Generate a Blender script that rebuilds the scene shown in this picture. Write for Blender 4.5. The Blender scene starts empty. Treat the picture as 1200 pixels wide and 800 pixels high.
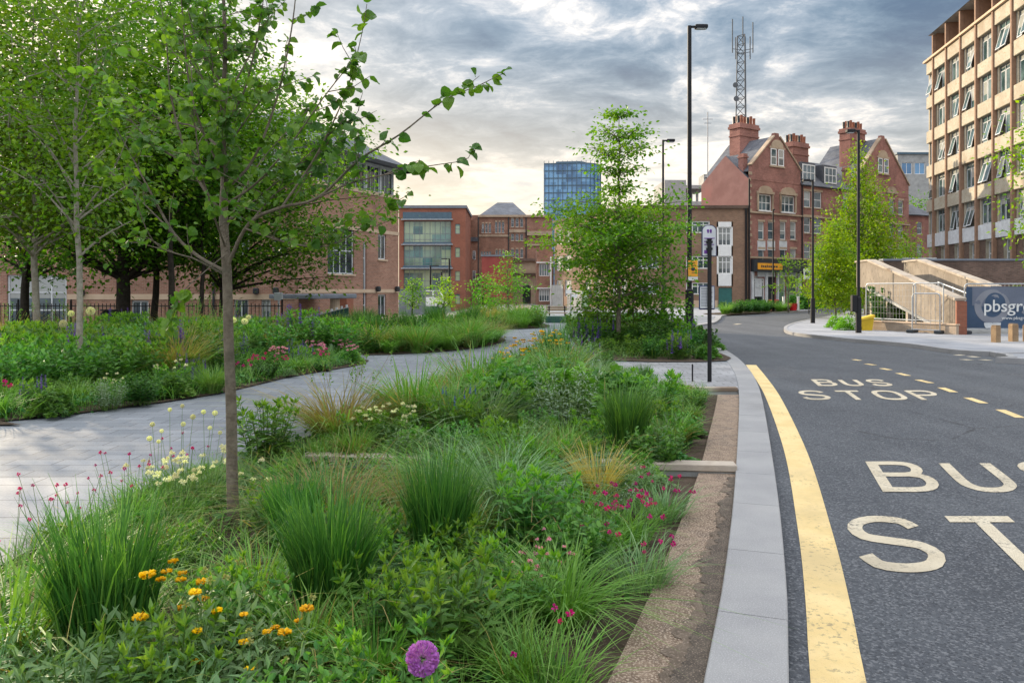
import bpy, math, random
import numpy as np
from mathutils import Vector, Matrix
R = math.radians
random.seed(7)
RNG = np.random.default_rng(7)
S = bpy.context.scene
C = S.collection

# ------------------------------------------------------------------ camera
CAM_H, HOR, FPX = 1.6, 340.0, 900.0
cd = bpy.data.cameras.new('camera'); cam = bpy.data.objects.new('camera', cd); C.objects.link(cam)
cam.location = (0, 0, CAM_H); cam.rotation_euler = (R(90), 0, 0)
cd.sensor_width = 36; cd.lens = 27.0; cd.shift_y = -0.05; cd.clip_end = 5000; cd.clip_start = 0.05
S.camera = cam

# ------------------------------------------------------------------ sky, sun, exposure
SUN_AZ, SUN_EL = R(-42), R(17)          # azimuth from +Y towards +X
sunv = Vector((math.sin(SUN_AZ) * math.cos(SUN_EL), math.cos(SUN_AZ) * math.cos(SUN_EL), math.sin(SUN_EL)))
W = bpy.data.worlds.new('World'); S.world = W; W.use_nodes = True
nt = W.node_tree; nt.nodes.clear()
def N(t, typ, **kw):
    n = t.nodes.new(typ)
    for k, v in kw.items(): setattr(n, k, v)
    return n
def link(t, a, b): t.links.new(a, b)
def math_n(t, op, a, b=None, c=None, clamp=False):
    n = N(t, 'ShaderNodeMath', operation=op); n.use_clamp = clamp
    for i, x in enumerate((a, b, c)):
        if x is None: continue
        if isinstance(x, (int, float)): n.inputs[i].default_value = x
        else: link(t, x, n.inputs[i])
    return n.outputs[0]
def mixc(t, fac, a, b, mode='MIX'):
    n = N(t, 'ShaderNodeMix', data_type='RGBA', blend_type=mode)
    for i, x in ((0, fac), (6, a), (7, b)):
        if isinstance(x, (int, float)): n.inputs[i].default_value = x
        elif isinstance(x, (tuple, list)): n.inputs[i].default_value = (*x[:3], 1)
        else: link(t, x, n.inputs[i])
    return n.outputs[2]
def ramp(t, fac, stops):
    n = N(t, 'ShaderNodeValToRGB'); e = n.color_ramp.elements
    while len(e) > 1: e.remove(e[-1])
    e[0].position = stops[0][0]; e[0].color = (*stops[0][1], 1)
    for p, c in stops[1:]:
        q = e.new(p); q.color = (*c, 1)
    link(t, fac, n.inputs[0]); return n.outputs[0]
def maprange(t, v, a, b, c=0., d=1., smooth=True):
    n = N(t, 'ShaderNodeMapRange'); n.interpolation_type = 'SMOOTHSTEP' if smooth else 'LINEAR'
    link(t, v, n.inputs[0]); n.inputs[1].default_value = a; n.inputs[2].default_value = b
    n.inputs[3].default_value = c; n.inputs[4].default_value = d
    return n.outputs[0]
def g1(v): return (v, v, v)

sky = N(nt, 'ShaderNodeTexSky', sky_type='NISHITA'); sky.sun_disc = False
sky.sun_elevation = SUN_EL; sky.sun_rotation = SUN_AZ % (2 * math.pi)
sky.air_density = 1.2; sky.dust_density = 1.5; sky.ozone_density = 1.5
tc = N(nt, 'ShaderNodeTexCoord'); sep = N(nt, 'ShaderNodeSeparateXYZ'); link(nt, tc.outputs['Generated'], sep.inputs[0])
dx, dy, dz = sep.outputs
zz = math_n(nt, 'MAXIMUM', dz, 0.0)
den = math_n(nt, 'ADD', zz, 0.17)
comb = N(nt, 'ShaderNodeCombineXYZ')
link(nt, math_n(nt, 'DIVIDE', dx, den), comb.inputs[0]); link(nt, math_n(nt, 'DIVIDE', dy, den), comb.inputs[1])
def cloud_noise(scale, detail, rough, dist, off, sx=1.0, sy=1.0):
    m = N(nt, 'ShaderNodeMapping'); link(nt, comb.outputs[0], m.inputs[0]); m.inputs['Location'].default_value = off
    m.inputs['Scale'].default_value = (sx, sy, 1); m.inputs['Rotation'].default_value = (0, 0, R(12))
    n = N(nt, 'ShaderNodeTexNoise'); link(nt, m.outputs[0], n.inputs['Vector'])
    n.inputs['Scale'].default_value = scale; n.inputs['Detail'].default_value = detail
    n.inputs['Roughness'].default_value = rough; n.inputs['Distortion'].default_value = dist
    return n.outputs[0]
big = cloud_noise(0.75, 3, 0.5, 0.6, (3.1, 1.4, 0))
med = cloud_noise(2.2, 9, 0.62, 0.5, (0.4, 7.7, 0), 0.9, 1.0)
fine = cloud_noise(7.5, 9, 0.66, 0.5, (5.4, 2.7, 0), 0.85, 1.0)
dens = math_n(nt, 'ADD', math_n(nt, 'MULTIPLY', big, 0.36), math_n(nt, 'ADD', math_n(nt, 'MULTIPLY', med, 0.42), math_n(nt, 'MULTIPLY', fine, 0.22)))
# more cloud towards the right and overhead, thinner towards the low sun
bias = math_n(nt, 'MULTIPLY', dx, 0.13)
dens2 = math_n(nt, 'ADD', math_n(nt, 'ADD', dens, bias), math_n(nt, 'MULTIPLY', math_n(nt, 'SUBTRACT', zz, 0.17), 0.22))
SKYK = 10.0
def cs(r, g, b, k=1.0): return (r * SKYK * k, g * SKYK * k, b * SKYK * k)
cl = ramp(nt, maprange(nt, dens2, 0.34, 0.66, smooth=False), [
    (0.0, (.25, .38, .58)), (0.16, (.40, .50, .64)), (0.30, (.78, .78, .78)), (0.40, (1.0, .93, .85)), (0.49, (.62, .63, .65)),
    (0.60, (.34, .40, .47)), (0.74, (.20, .27, .35)), (0.88, (.13, .19, .27)), (1.0, (.10, .15, .23))])
# warm band towards the horizon
warm = maprange(nt, zz, 0.03, 0.34, 1.0, 0.0)
sd = N(nt, 'ShaderNodeVectorMath', operation='DOT_PRODUCT'); link(nt, tc.outputs['Generated'], sd.inputs[0]); sd.inputs[1].default_value = sunv
sdot = math_n(nt, 'MAXIMUM', sd.outputs['Value'], 0.0)
warmf = math_n(nt, 'MULTIPLY', warm, maprange(nt, sdot, 0.45, 0.95, 0.42, 0.88))
cl = mixc(nt, warmf, cl, (1.0, .80, .55))
glow = math_n(nt, 'POWER', sdot, 14.0)
cl = mixc(nt, math_n(nt, 'MULTIPLY', glow, 0.75), cl, (1.25, 1.05, .78))
# unseen sky overhead and behind the camera, brightened to add light to the scene
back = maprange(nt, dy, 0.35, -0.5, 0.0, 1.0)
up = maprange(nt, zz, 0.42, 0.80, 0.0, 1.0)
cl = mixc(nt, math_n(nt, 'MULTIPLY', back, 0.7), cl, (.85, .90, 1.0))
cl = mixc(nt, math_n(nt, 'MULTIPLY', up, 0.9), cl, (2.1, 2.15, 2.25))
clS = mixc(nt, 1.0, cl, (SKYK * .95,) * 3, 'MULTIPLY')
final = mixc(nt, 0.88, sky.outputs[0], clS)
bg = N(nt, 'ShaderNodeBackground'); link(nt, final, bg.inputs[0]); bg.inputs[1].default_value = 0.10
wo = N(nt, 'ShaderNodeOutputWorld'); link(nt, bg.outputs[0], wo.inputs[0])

sl = bpy.data.lights.new('sun', 'SUN'); sun = bpy.data.objects.new('sun', sl); C.objects.link(sun)
sl.energy = 4.8; sl.angle = R(0.6); sl.color = (1.0, .83, .60)
sun.rotation_euler = (-sunv).to_track_quat('-Z', 'Y').to_euler()
vs = S.view_settings; vs.view_transform = 'Standard'; vs.look = 'None'; vs.gamma = 1; vs.exposure = 0.55; vs.use_curve_mapping = False
S.cycles.use_denoising = True
S.cycles.max_bounces = 6; S.cycles.diffuse_bounces = 3; S.cycles.glossy_bounces = 2; S.cycles.transmission_bounces = 3; S.cycles.transparent_max_bounces = 8
S.cycles.caustics_reflective = False; S.cycles.caustics_refractive = False

# ------------------------------------------------------------------ projection helpers (pixel of the photo -> point of the place)
def G(px, py, Z=0.0):
    d = (CAM_H - Z) * FPX / (py - HOR)
    return ((px - 600) / FPX * d, d)
def at(px, py, d):
    return Vector(((px - 600) / FPX * d, d, CAM_H + (HOR - py) / FPX * d))

# ------------------------------------------------------------------ mesh helpers
class MB:
    def __init__(s): s.v = []; s.f = []; s.n = 0
    def add(s, v, f, mi=0):
        v = np.asarray(v, dtype=np.float64).reshape(-1, 3)
        if isinstance(f, np.ndarray): s.f.append((f + s.n, mi))
        else:
            by = {}
            for q in f: by.setdefault(len(q), []).append(q)
            for k, qs in by.items(): s.f.append((np.array(qs, dtype=np.int64) + s.n, mi))
        s.v.append(v); s.n += len(v); return s
    def box(s, x0, y0, z0, x1, y1, z1, mi=0):
        v = [(x0, y0, z0), (x1, y0, z0), (x1, y1, z0), (x0, y1, z0), (x0, y0, z1), (x1, y0, z1), (x1, y1, z1), (x0, y1, z1)]
        return s.add(v, [(0, 3, 2, 1), (4, 5, 6, 7), (0, 1, 5, 4), (1, 2, 6, 5), (2, 3, 7, 6), (3, 0, 4, 7)], mi)
    def bbox(s, x0, y0, z0, x1, y1, z1, b=0.02, mi=0):
        # box with a chamfered rim all round (a bevelled block)
        vs = []
        for z, i in ((z0, b), (z0 + b, 0), (z1 - b, 0), (z1, b)):
            for (x, y, sx, sy) in ((x0, y0, 1, 1), (x1, y0, -1, 1), (x1, y1, -1, -1), (x0, y1, 1, -1)):
                vs.append((x + sx * (i + b), y + sy * i, z)); vs.append((x + sx * i, y + sy * (i + b), z))
        ring = []
        for k in range(4):
            o = k * 8
            ring.append([o + 1, o + 0, o + 2, o + 3, o + 5, o + 4, o + 6, o + 7])
        fs = []
        for k in range(3):
            a, bq = ring[k], ring[k + 1]
            for j in range(8):
                fs.append((a[j], a[(j + 1) % 8], bq[(j + 1) % 8], bq[j]))
        fs.append(tuple(reversed(ring[0]))); fs.append(tuple(ring[3]))
        return s.add(vs, fs, mi)
    def beam(s, a, b, w, h, mi=0):
        a = Vector(a); b = Vector(b); d = (b - a).normalized()
        up = Vector((0, 0, 1)) if abs(d.z) < .95 else Vector((0, 1, 0))
        x = d.cross(up).normalized(); y = x.cross(d).normalized()
        vs = []
        for p in (a, b):
            for sx, sy in ((-1, -1), (1, -1), (1, 1), (-1, 1)): vs.append(p + x * sx * w / 2 + y * sy * h / 2)
        return s.add([tuple(q) for q in vs], [(3, 2, 1, 0), (4, 5, 6, 7), (0, 1, 5, 4), (1, 2, 6, 5), (2, 3, 7, 6), (3, 0, 4, 7)], mi)
    def tube(s, pts, rad, k=8, mi=0, caps=True):
        P = np.array([tuple(p) for p in pts], dtype=float); n = len(P)
        rad = np.broadcast_to(np.asarray(rad, dtype=float), (n,))
        T = np.gradient(P, axis=0); T /= (np.linalg.norm(T, axis=1, keepdims=True) + 1e-9)
        ref = np.array([0., 0., 1.]) if abs(T[0, 2]) < .9 else np.array([1., 0., 0.])
        a = np.arange(k) * 2 * np.pi / k; vs = []
        x = np.cross(ref, T[0]); x /= np.linalg.norm(x)
        for i in range(n):
            x = x - T[i] * np.dot(x, T[i]); x /= (np.linalg.norm(x) + 1e-9); y = np.cross(T[i], x)
            vs.append(P[i] + rad[i] * (np.outer(np.cos(a), x) + np.outer(np.sin(a), y)))
        fs = []
        for i in range(n - 1):
            for j in range(k): fs.append((i * k + j, i * k + (j + 1) % k, (i + 1) * k + (j + 1) % k, (i + 1) * k + j))
        if caps: fs += [tuple(range(k - 1, -1, -1)), tuple((n - 1) * k + j for j in range(k))]
        return s.add(np.vstack(vs), fs, mi)
    def prism(s, poly, z0, z1, mi=0, bottom=True):
        n = len(poly); A = sum(poly[i][0] * poly[(i + 1) % n][1] - poly[(i + 1) % n][0] * poly[i][1] for i in range(n))
        if A < 0: poly = poly[::-1]
        v = [(x, y, z0) for x, y in poly] + [(x, y, z1) for x, y in poly]
        f = [(i, (i + 1) % n, n + (i + 1) % n, n + i) for i in range(n)] + [tuple(range(n, 2 * n))]
        if bottom: f.append(tuple(range(n - 1, -1, -1)))
        return s.add(v, f, mi)
    def vprism(s, poly, y0, y1, mi=0):
        # polygon in local (x, z), extruded along y
        n = len(poly); A = sum(poly[i][0] * poly[(i + 1) % n][1] - poly[(i + 1) % n][0] * poly[i][1] for i in range(n))
        if A < 0: poly = poly[::-1]
        v = [(x, y0, z) for x, z in poly] + [(x, y1, z) for x, z in poly]
        f = [(i, n + i, n + (i + 1) % n, (i + 1) % n) for i in range(n)] + [tuple(range(n)), tuple(range(2 * n - 1, n - 1, -1))]
        return s.add(v, f, mi)
    def poly(s, pts, mi=0): return s.add(pts, [tuple(range(len(pts)))], mi)
    def slab(s, pts, t, mi=0):
        # a plate of thickness t below a planar polygon of 3-D points
        P = [Vector(p) for p in pts]; n = (P[1] - P[0]).cross(P[2] - P[0]).normalized()
        if n.z < 0: P.reverse(); n = -n
        k = len(P); v = [tuple(p) for p in P] + [tuple(p - n * t) for p in P]
        return s.add(v, [tuple(range(k)), tuple(range(2 * k - 1, k - 1, -1))] + [(i, k + i, k + (i + 1) % k, (i + 1) % k) for i in range(k)], mi)
    def ball(s, c, r, nu=8, nv=5, mi=0, sz=1.0):
        vs = [(c[0], c[1], c[2] - r * sz)]
        for i in range(1, nv):
            a = -math.pi / 2 + math.pi * i / nv
            for j in range(nu):
                b = 2 * math.pi * j / nu
                vs.append((c[0] + r * math.cos(a) * math.cos(b), c[1] + r * math.cos(a) * math.sin(b), c[2] + r * sz * math.sin(a)))
        vs.append((c[0], c[1], c[2] + r * sz)); fs = []
        for j in range(nu): fs.append((0, 1 + (j + 1) % nu, 1 + j))
        for i in range(nv - 2):
            for j in range(nu): fs.append((1 + i * nu + j, 1 + i * nu + (j + 1) % nu, 1 + (i + 1) * nu + (j + 1) % nu, 1 + (i + 1) * nu + j))
        t = len(vs) - 1; o = 1 + (nv - 2) * nu
        for j in range(nu): fs.append((t, o + j, o + (j + 1) % nu))
        return s.add(vs, fs, mi)
    def mesh(s, name, mats, smooth=False):
        me = bpy.data.meshes.new(name)
        V = np.vstack(s.v); me.vertices.add(len(V)); me.vertices.foreach_set('co', V.ravel())
        loops = np.concatenate([f.ravel() for f, _ in s.f]); tot = np.concatenate([np.full(len(f), f.shape[1]) for f, _ in s.f])
        mi = np.concatenate([np.full(len(f), m) for f, m in s.f])
        me.loops.add(len(loops)); me.loops.foreach_set('vertex_index', loops.astype(np.int32))
        me.polygons.add(len(tot)); me.polygons.foreach_set('loop_start', np.concatenate([[0], np.cumsum(tot)[:-1]]).astype(np.int32))
        me.polygons.foreach_set('loop_total', tot.astype(np.int32)); me.polygons.foreach_set('material_index', mi.astype(np.int32))
        me.polygons.foreach_set('use_smooth', np.full(len(tot), bool(smooth)))
        for m in (mats if isinstance(mats, (list, tuple)) else [mats]): me.materials.append(m)
        me.update(calc_edges=True); me.validate(); return me
def link_mesh(name, me, parent=None, loc=(0, 0, 0), rz=0.0):
    o = bpy.data.objects.new(name, me); C.objects.link(o); o.location = loc; o.rotation_euler = (0, 0, rz)
    if parent: o.parent = parent
    return o
def obj(name, mb, mats, parent=None, loc=(0, 0, 0), rz=0.0, smooth=False):
    return link_mesh(name, mb.mesh(name, mats, smooth), parent, loc, rz)
def tag(o, label=None, cat=None, group=None, kind=None):
    if label: o['label'] = label
    if cat: o['category'] = cat
    if group: o['group'] = group
    if kind: o['kind'] = kind
    return o
def thing(name, label, cat, loc=(0, 0, 0), rz=0.0, group=None):
    o = bpy.data.objects.new(name, None); C.objects.link(o); o.empty_display_size = .2
    o.location = loc; o.rotation_euler = (0, 0, rz); return tag(o, label, cat, group)
def dup(o, loc=None, rz=None, scale=None, label=None, group=None, parent=None):
    c = o.copy(); C.objects.link(c)
    if parent: c.parent = parent
    if loc is not None: c.location = loc
    if rz is not None: c.rotation_euler = (0, 0, rz)
    if scale is not None: c.scale = (scale,) * 3 if isinstance(scale, (int, float)) else scale
    if label: c['label'] = label
    if group: c['group'] = group
    for ch in KIDS.get(o.name, list(o.children)): dup(ch, parent=c)
    return c
KIDS = {}
def catmull(pts, step=0.4):
    P = [np.array(p, float) for p in pts]; P = [2 * P[0] - P[1]] + P + [2 * P[-1] - P[-2]]; out = []
    for i in range(1, len(P) - 2):
        n = max(2, int(np.linalg.norm(P[i + 1] - P[i]) / step))
        for k in range(n):
            t = k / n; a, b, c, d = P[i - 1:i + 3]
            out.append(.5 * ((2 * b) + (c - a) * t + (2 * a - 5 * b + 4 * c - d) * t * t + (3 * b - a - 3 * c + d) * t ** 3))
    out.append(P[-2]); return [tuple(p) for p in out]
def offset(pts, d):
    P = np.array(pts); T = np.gradient(P, axis=0); T /= np.linalg.norm(T, axis=1, keepdims=True)
    return [tuple(p) for p in P + d * np.stack([T[:, 1], -T[:, 0]], 1)]     # positive = to the right of travel
def inside(p, poly):
    x, y = p; c = False; n = len(poly); j = n - 1
    for i in range(n):
        xi, yi = poly[i]; xj, yj = poly[j]
        if (yi > y) != (yj > y) and x < (xj - xi) * (y - yi) / (yj - yi) + xi: c = not c
        j = i
    return c
def text_geo(s, size=1.0):
    cu = bpy.data.curves.new('lettering', 'FONT'); cu.body = s; cu.size = size; cu.fill_mode = 'FRONT'
    o = bpy.data.objects.new('lettering', cu); C.objects.link(o)
    dg = bpy.context.evaluated_depsgraph_get(); me = bpy.data.meshes.new_from_object(o.evaluated_get(dg))
    V = np.array([v.co[:] for v in me.vertices]); F = [tuple(p.vertices) for p in me.polygons]
    bpy.data.objects.remove(o); bpy.data.curves.remove(cu); bpy.data.meshes.remove(me); return V, F

# ------------------------------------------------------------------ materials
def hexc(h):
    h = h.lstrip('#'); o = []
    for i in (0, 2, 4):
        v = int(h[i:i + 2], 16) / 255; o.append(v / 12.92 if v <= .04045 else ((v + .055) / 1.055) ** 2.4)
    return tuple(o)
def new_mat(name):
    m = bpy.data.materials.new(name); m.use_nodes = True; t = m.node_tree; b = t.nodes['Principled BSDF']; return m, t, b
def noise(t, vec, scale, detail=4, rough=.55, dist=0.0):
    n = N(t, 'ShaderNodeTexNoise'); link(t, vec, n.inputs['Vector']); n.inputs['Scale'].default_value = scale
    n.inputs['Detail'].default_value = detail; n.inputs['Roughness'].default_value = rough; n.inputs['Distortion'].default_value = dist
    return n.outputs[0]
def mottled(name, c1, c2, scale=3.0, rough=.8, bump=.0, bscale=40., spec=.4, c3=None, metallic=0.0, fine=None):
    m, t, b = new_mat(name); tc = N(t, 'ShaderNodeTexCoord').outputs['Object']
    f = maprange(t, noise(t, tc, scale, 6, .62), .32, .68)
    col = mixc(t, f, c1, c2)
    if c3: col = mixc(t, maprange(t, noise(t, tc, scale * .23, 4, .6, .6), .5, .72), col, c3)
    if fine:
        ff = maprange(t, noise(t, tc, fine[0], 3, .65), fine[1], fine[2])
        if len(fine) > 4: ff = math_n(t, 'MULTIPLY', ff, maprange(t, noise(t, tc, fine[4], 4, .6, .5), .42, .62, .12, 1.0))
        col = mixc(t, ff, col, fine[3])
    link(t, col, b.inputs['Base Color']); b.inputs['Roughness'].default_value = rough; b.inputs['Metallic'].default_value = metallic
    b.inputs['Specular IOR Level'].default_value = spec
    if bump:
        bn = N(t, 'ShaderNodeBump'); bn.inputs['Strength'].default_value = bump; bn.inputs['Distance'].default_value = .02
        link(t, noise(t, tc, bscale, 4, .65), bn.inputs['Height']); link(t, bn.outputs[0], b.inputs['Normal'])
    return m
def brickmat(name, c1, c2, cm, bw=.23, bh=.076, mortar=.010, off=.5, wallmap=True, rough=.85, var=.35, bump=.3, stain=None, speck=0.0):
    m, t, b = new_mat(name); tcn = N(t, 'ShaderNodeTexCoord').outputs['Object']
    if wallmap:
        sp = N(t, 'ShaderNodeSeparateXYZ'); link(t, tcn, sp.inputs[0]); cb = N(t, 'ShaderNodeCombineXYZ')
        link(t, math_n(t, 'ADD', sp.outputs[0], sp.outputs[1]), cb.inputs[0]); link(t, sp.outputs[2], cb.inputs[1]); vec = cb.outputs[0]
    else: vec = tcn
    br = N(t, 'ShaderNodeTexBrick'); link(t, vec, br.inputs['Vector']); br.inputs['Scale'].default_value = 1.0
    br.inputs['Brick Width'].default_value = bw; br.inputs['Row Height'].default_value = bh; br.inputs['Mortar Size'].default_value = mortar
    br.inputs['Mortar Smooth'].default_value = .3; br.inputs['Bias'].default_value = 0.0; br.offset = off
    br.inputs['Color1'].default_value = (*c1, 1); br.inputs['Color2'].default_value = (*c2, 1); br.inputs['Mortar'].default_value = (*cm, 1)
    col = br.outputs[0]
    lo = maprange(t, noise(t, tcn, .45, 6, .65, .4), .3, .7, 1.0 - var, 1.0 + var * .5)
    cc = N(t, 'ShaderNodeCombineColor'); [link(t, lo, cc.inputs[i]) for i in range(3)]
    col = mixc(t, 1.0, col, cc.outputs[0], 'MULTIPLY')
    if stain: col = mixc(t, maprange(t, noise(t, tcn, .8, 6, .7, 1.0), .55, .75, 0, .7), col, stain)
    if speck:
        f2 = maprange(t, noise(t, tcn, 60, 3, .7), .3, .7, 1 - speck, 1 + speck)
        c2_ = N(t, 'ShaderNodeCombineColor'); [link(t, f2, c2_.inputs[i]) for i in range(3)]
        col = mixc(t, 1.0, col, c2_.outputs[0], 'MULTIPLY')
    link(t, col, b.inputs['Base Color']); b.inputs['Roughness'].default_value = rough; b.inputs['Specular IOR Level'].default_value = .3
    if bump:
        bn = N(t, 'ShaderNodeBump'); bn.inputs['Strength'].default_value = bump; bn.inputs['Distance'].default_value = .01; bn.invert = True
        link(t, br.outputs['Fac'], bn.inputs['Height']); link(t, bn.outputs[0], b.inputs['Normal'])
    return m
def glassmat(name, dark, mid, rough=.06, curtain=None, scale=.9, cells=None):
    """reflecting pane; blinds drawn to a different height in every window, or bays tinted at random in a curtain wall"""
    m, t, b = new_mat(name); tcn = N(t, 'ShaderNodeTexCoord').outputs['Object']
    oi = N(t, 'ShaderNodeObjectInfo').outputs['Random']
    v = N(t, 'ShaderNodeVectorMath', operation='ADD'); link(t, tcn, v.inputs[0])
    cb = N(t, 'ShaderNodeCombineXYZ'); r = math_n(t, 'MULTIPLY', oi, 57.0); [link(t, r, cb.inputs[i]) for i in range(3)]
    link(t, cb.outputs[0], v.inputs[1])
    col = mixc(t, maprange(t, noise(t, v.outputs[0], scale, 3, .5), .35, .65), dark, mid)
    sp = N(t, 'ShaderNodeSeparateXYZ'); link(t, tcn, sp.inputs[0])
    if cells:
        q = N(t, 'ShaderNodeCombineXYZ'); link(t, math_n(t, 'FLOOR', math_n(t, 'DIVIDE', math_n(t, 'ADD', sp.outputs[0], math_n(t, 'MULTIPLY', sp.outputs[1], .6)), cells[0])), q.inputs[0]); link(t, math_n(t, 'FLOOR', math_n(t, 'DIVIDE', sp.outputs[2], cells[1])), q.inputs[1]); link(t, r, q.inputs[2])
        wn = N(t, 'ShaderNodeTexWhiteNoise'); link(t, q.outputs[0], wn.inputs['Vector'])
        col = mixc(t, maprange(t, wn.outputs['Value'], .25, .95, 0, .9), col, curtain)
    elif curtain:
        f = math_n(t, 'GREATER_THAN', sp.outputs[2], math_n(t, 'ADD', .35, math_n(t, 'MULTIPLY', math_n(t, 'FRACT', math_n(t, 'MULTIPLY', oi, 7.3)), 2.6)))
        sl_ = math_n(t, 'MULTIPLY_ADD', math_n(t, 'SINE', math_n(t, 'MULTIPLY', sp.outputs[2], 90.0)), .08, .78)
        col = mixc(t, math_n(t, 'MULTIPLY', f, sl_), col, curtain)
    link(t, col, b.inputs['Base Color']); b.inputs['Roughness'].default_value = rough; b.inputs['Specular IOR Level'].default_value = .9
    return m
def leafmat(name, c1, c2, c3=None, trans=.4, rough=.45, nscale=.9, flow=(.12,)):
    m, t, b = new_mat(name); ge = N(t, 'ShaderNodeNewGeometry'); tcn = N(t, 'ShaderNodeTexCoord').outputs['Object']
    col = mixc(t, ge.outputs['Random Per Island'], c1, c2)
    if c3: col = mixc(t, maprange(t, noise(t, tcn, nscale, 3, .6), .45, .68), col, c3)
    oi = N(t, 'ShaderNodeObjectInfo').outputs['Random']
    hs = N(t, 'ShaderNodeHueSaturation'); link(t, col, hs.inputs['Color'])
    link(t, maprange(t, oi, 0, 1, .485, .515, False), hs.inputs['Hue']); link(t, maprange(t, oi, 0, 1, .82, 1.18, False), hs.inputs['Value']); hs.inputs['Saturation'].default_value = 1.08
    col = hs.outputs[0]
    link(t, col, b.inputs['Base Color']); b.inputs['Roughness'].default_value = rough; b.inputs['Specular IOR Level'].default_value = .35
    tr = N(t, 'ShaderNodeBsdfTranslucent'); tcol = mixc(t, 1.0, col, (1.5, 1.55, .7), 'MULTIPLY'); link(t, tcol, tr.inputs[0])
    mx = N(t, 'ShaderNodeMixShader'); mx.inputs[0].default_value = trans
    link(t, b.outputs[0], mx.inputs[1]); link(t, tr.outputs[0], mx.inputs[2]); link(t, mx.outputs[0], t.nodes['Material Output'].inputs[0])
    return m
def plain(name, c, rough=.6, metallic=0.0, spec=.4, var=.12):
    d = tuple(x * (1 - var) for x in c); e = tuple(min(1, x * (1 + var)) for x in c)
    return mottled(name, d, e, 2.5, rough, metallic=metallic, spec=spec)
M = {}
def asphalt():
    m, t, b = new_mat('asphalt'); tc = N(t, 'ShaderNodeTexCoord').outputs['Object']
    col = mixc(t, maprange(t, noise(t, tc, .8, 6, .65), .3, .7), (.042, .047, .056), (.062, .068, .078))
    mp = N(t, 'ShaderNodeMapping'); link(t, tc, mp.inputs[0]); mp.inputs['Rotation'].default_value = (0, 0, R(14)); mp.inputs['Scale'].default_value = (1.1, .10, 1)
    col = mixc(t, maprange(t, noise(t, mp.outputs[0], 1.0, 3, .5), .45, .68, 0, .45), col, (.10, .108, .118))      # tracks polished by tyres
    v = N(t, 'ShaderNodeTexVoronoi'); link(t, tc, v.inputs['Vector']); v.inputs['Scale'].default_value = 85.
    sv = N(t, 'ShaderNodeSeparateColor'); link(t, v.outputs['Color'], sv.inputs[0])
    col = mixc(t, maprange(t, sv.outputs[0], .55, .95, 0, .65), col, (.165, .17, .18)); col = mixc(t, maprange(t, sv.outputs[1], .6, .95, 0, .7), col, (.022, .025, .031))
    w = N(t, 'ShaderNodeTexVoronoi'); w.feature = 'DISTANCE_TO_EDGE'; link(t, tc, w.inputs['Vector']); w.inputs['Scale'].default_value = .33
    nz = noise(t, tc, 3.0, 5, .7); dd = math_n(t, 'ADD', w.outputs['Distance'], math_n(t, 'MULTIPLY', math_n(t, 'SUBTRACT', nz, .5), .05))
    col = mixc(t, math_n(t, 'MULTIPLY', maprange(t, dd, .0, .006, .6, 0), maprange(t, noise(t, tc, .25, 2, .5), .5, .6)), col, (.02, .02, .022))
    col = mixc(t, maprange(t, noise(t, tc, .7, 4, .7, .8), .66, .74, 0, .5), col, (.030, .033, .038))           # oil and tar stains
    link(t, col, b.inputs['Base Color']); b.inputs['Roughness'].default_value = .78; b.inputs['Specular IOR Level'].default_value = .35
    bn = N(t, 'ShaderNodeBump'); bn.inputs['Strength'].default_value = .8; bn.inputs['Distance'].default_value = .006; bn.invert = True
    link(t, v.outputs['Distance'], bn.inputs['Height']); link(t, bn.outputs[0], b.inputs['Normal']); return m
M['asphalt'] = asphalt()
M['soil'] = mottled('soil', (.045, .032, .022), (.085, .062, .045), 9., .95, 1., 30., .2, fine=(60., .55, .75, (.16, .12, .09)))
M['grit'] = mottled('grit', (.16, .11, .08), (.30, .22, .16), 14., .95, 1., 90., .2, c3=(.12, .095, .08), fine=(85., .5, .6, (.50, .40, .31)))
M['paving'] = brickmat('paving', (.155, .17, .19), (.21, .225, .245), (.085, .09, .10), .45, .22, .007, .4, False, .8, .18, .25, stain=(.16, .17, .185), speck=.16)
M['paving_pale'] = brickmat('paving_pale', (.23, .24, .255), (.28, .285, .295), (.12, .12, .13), .9, .45, .008, .4, False, .8, .15, .25, speck=.12)
M['paver'] = brickmat('paver', (.24, .24, .25), (.33, .33, .34), (.12, .12, .12), .4, .2, .01, .5, False, .8, .2, .25, speck=.12)
M['kerb'] = mottled('kerb', (.225, .223, .228), (.285, .282, .28), 1.3, .78, .35, 120., .3, c3=(.165, .16, .155), fine=(140., .48, .70, (.36, .36, .36)))
M['pavement'] = brickmat('pavement', (.24, .25, .275), (.30, .305, .325), (.15, .155, .16), .9, .6, .01, .5, False, .85, .2, .15, speck=.12)
M['yellow_paint'] = mottled('yellow_paint', (.66, .49, .22), (.76, .58, .29), 3., .7, .6, 120., .3, c3=(.55, .42, .21), fine=(30., .55, .66, (.34, .27, .15), 1.6))
M['cream_paint'] = mottled('cream_paint', (.50, .43, .31), (.60, .53, .40), 3., .75, .6, 120., .3, c3=(.40, .35, .26), fine=(36., .52, .62, (.20, .185, .155), 2.2))
M['ground'] = mottled('ground', (.13, .13, .125), (.19, .185, .175), .3, .9, .3, 20., .2, c3=(.08, .10, .06))
M['concrete'] = mottled('concrete', (.215, .18, .145), (.30, .255, .205), 1.6, .85, .4, 40., .25, c3=(.20, .17, .14), fine=(5., .54, .68, (.17, .145, .115)))
M['concrete_grey'] = mottled('concrete_grey', (.30, .30, .29), (.40, .40, .385), 2., .85, .3, 60., .25, c3=(.22, .22, .21))
M['coping'] = mottled('coping', (.34, .29, .24), (.44, .38, .31), 3., .85, .3, 60., .25, c3=(.2, .15, .11))
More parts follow.
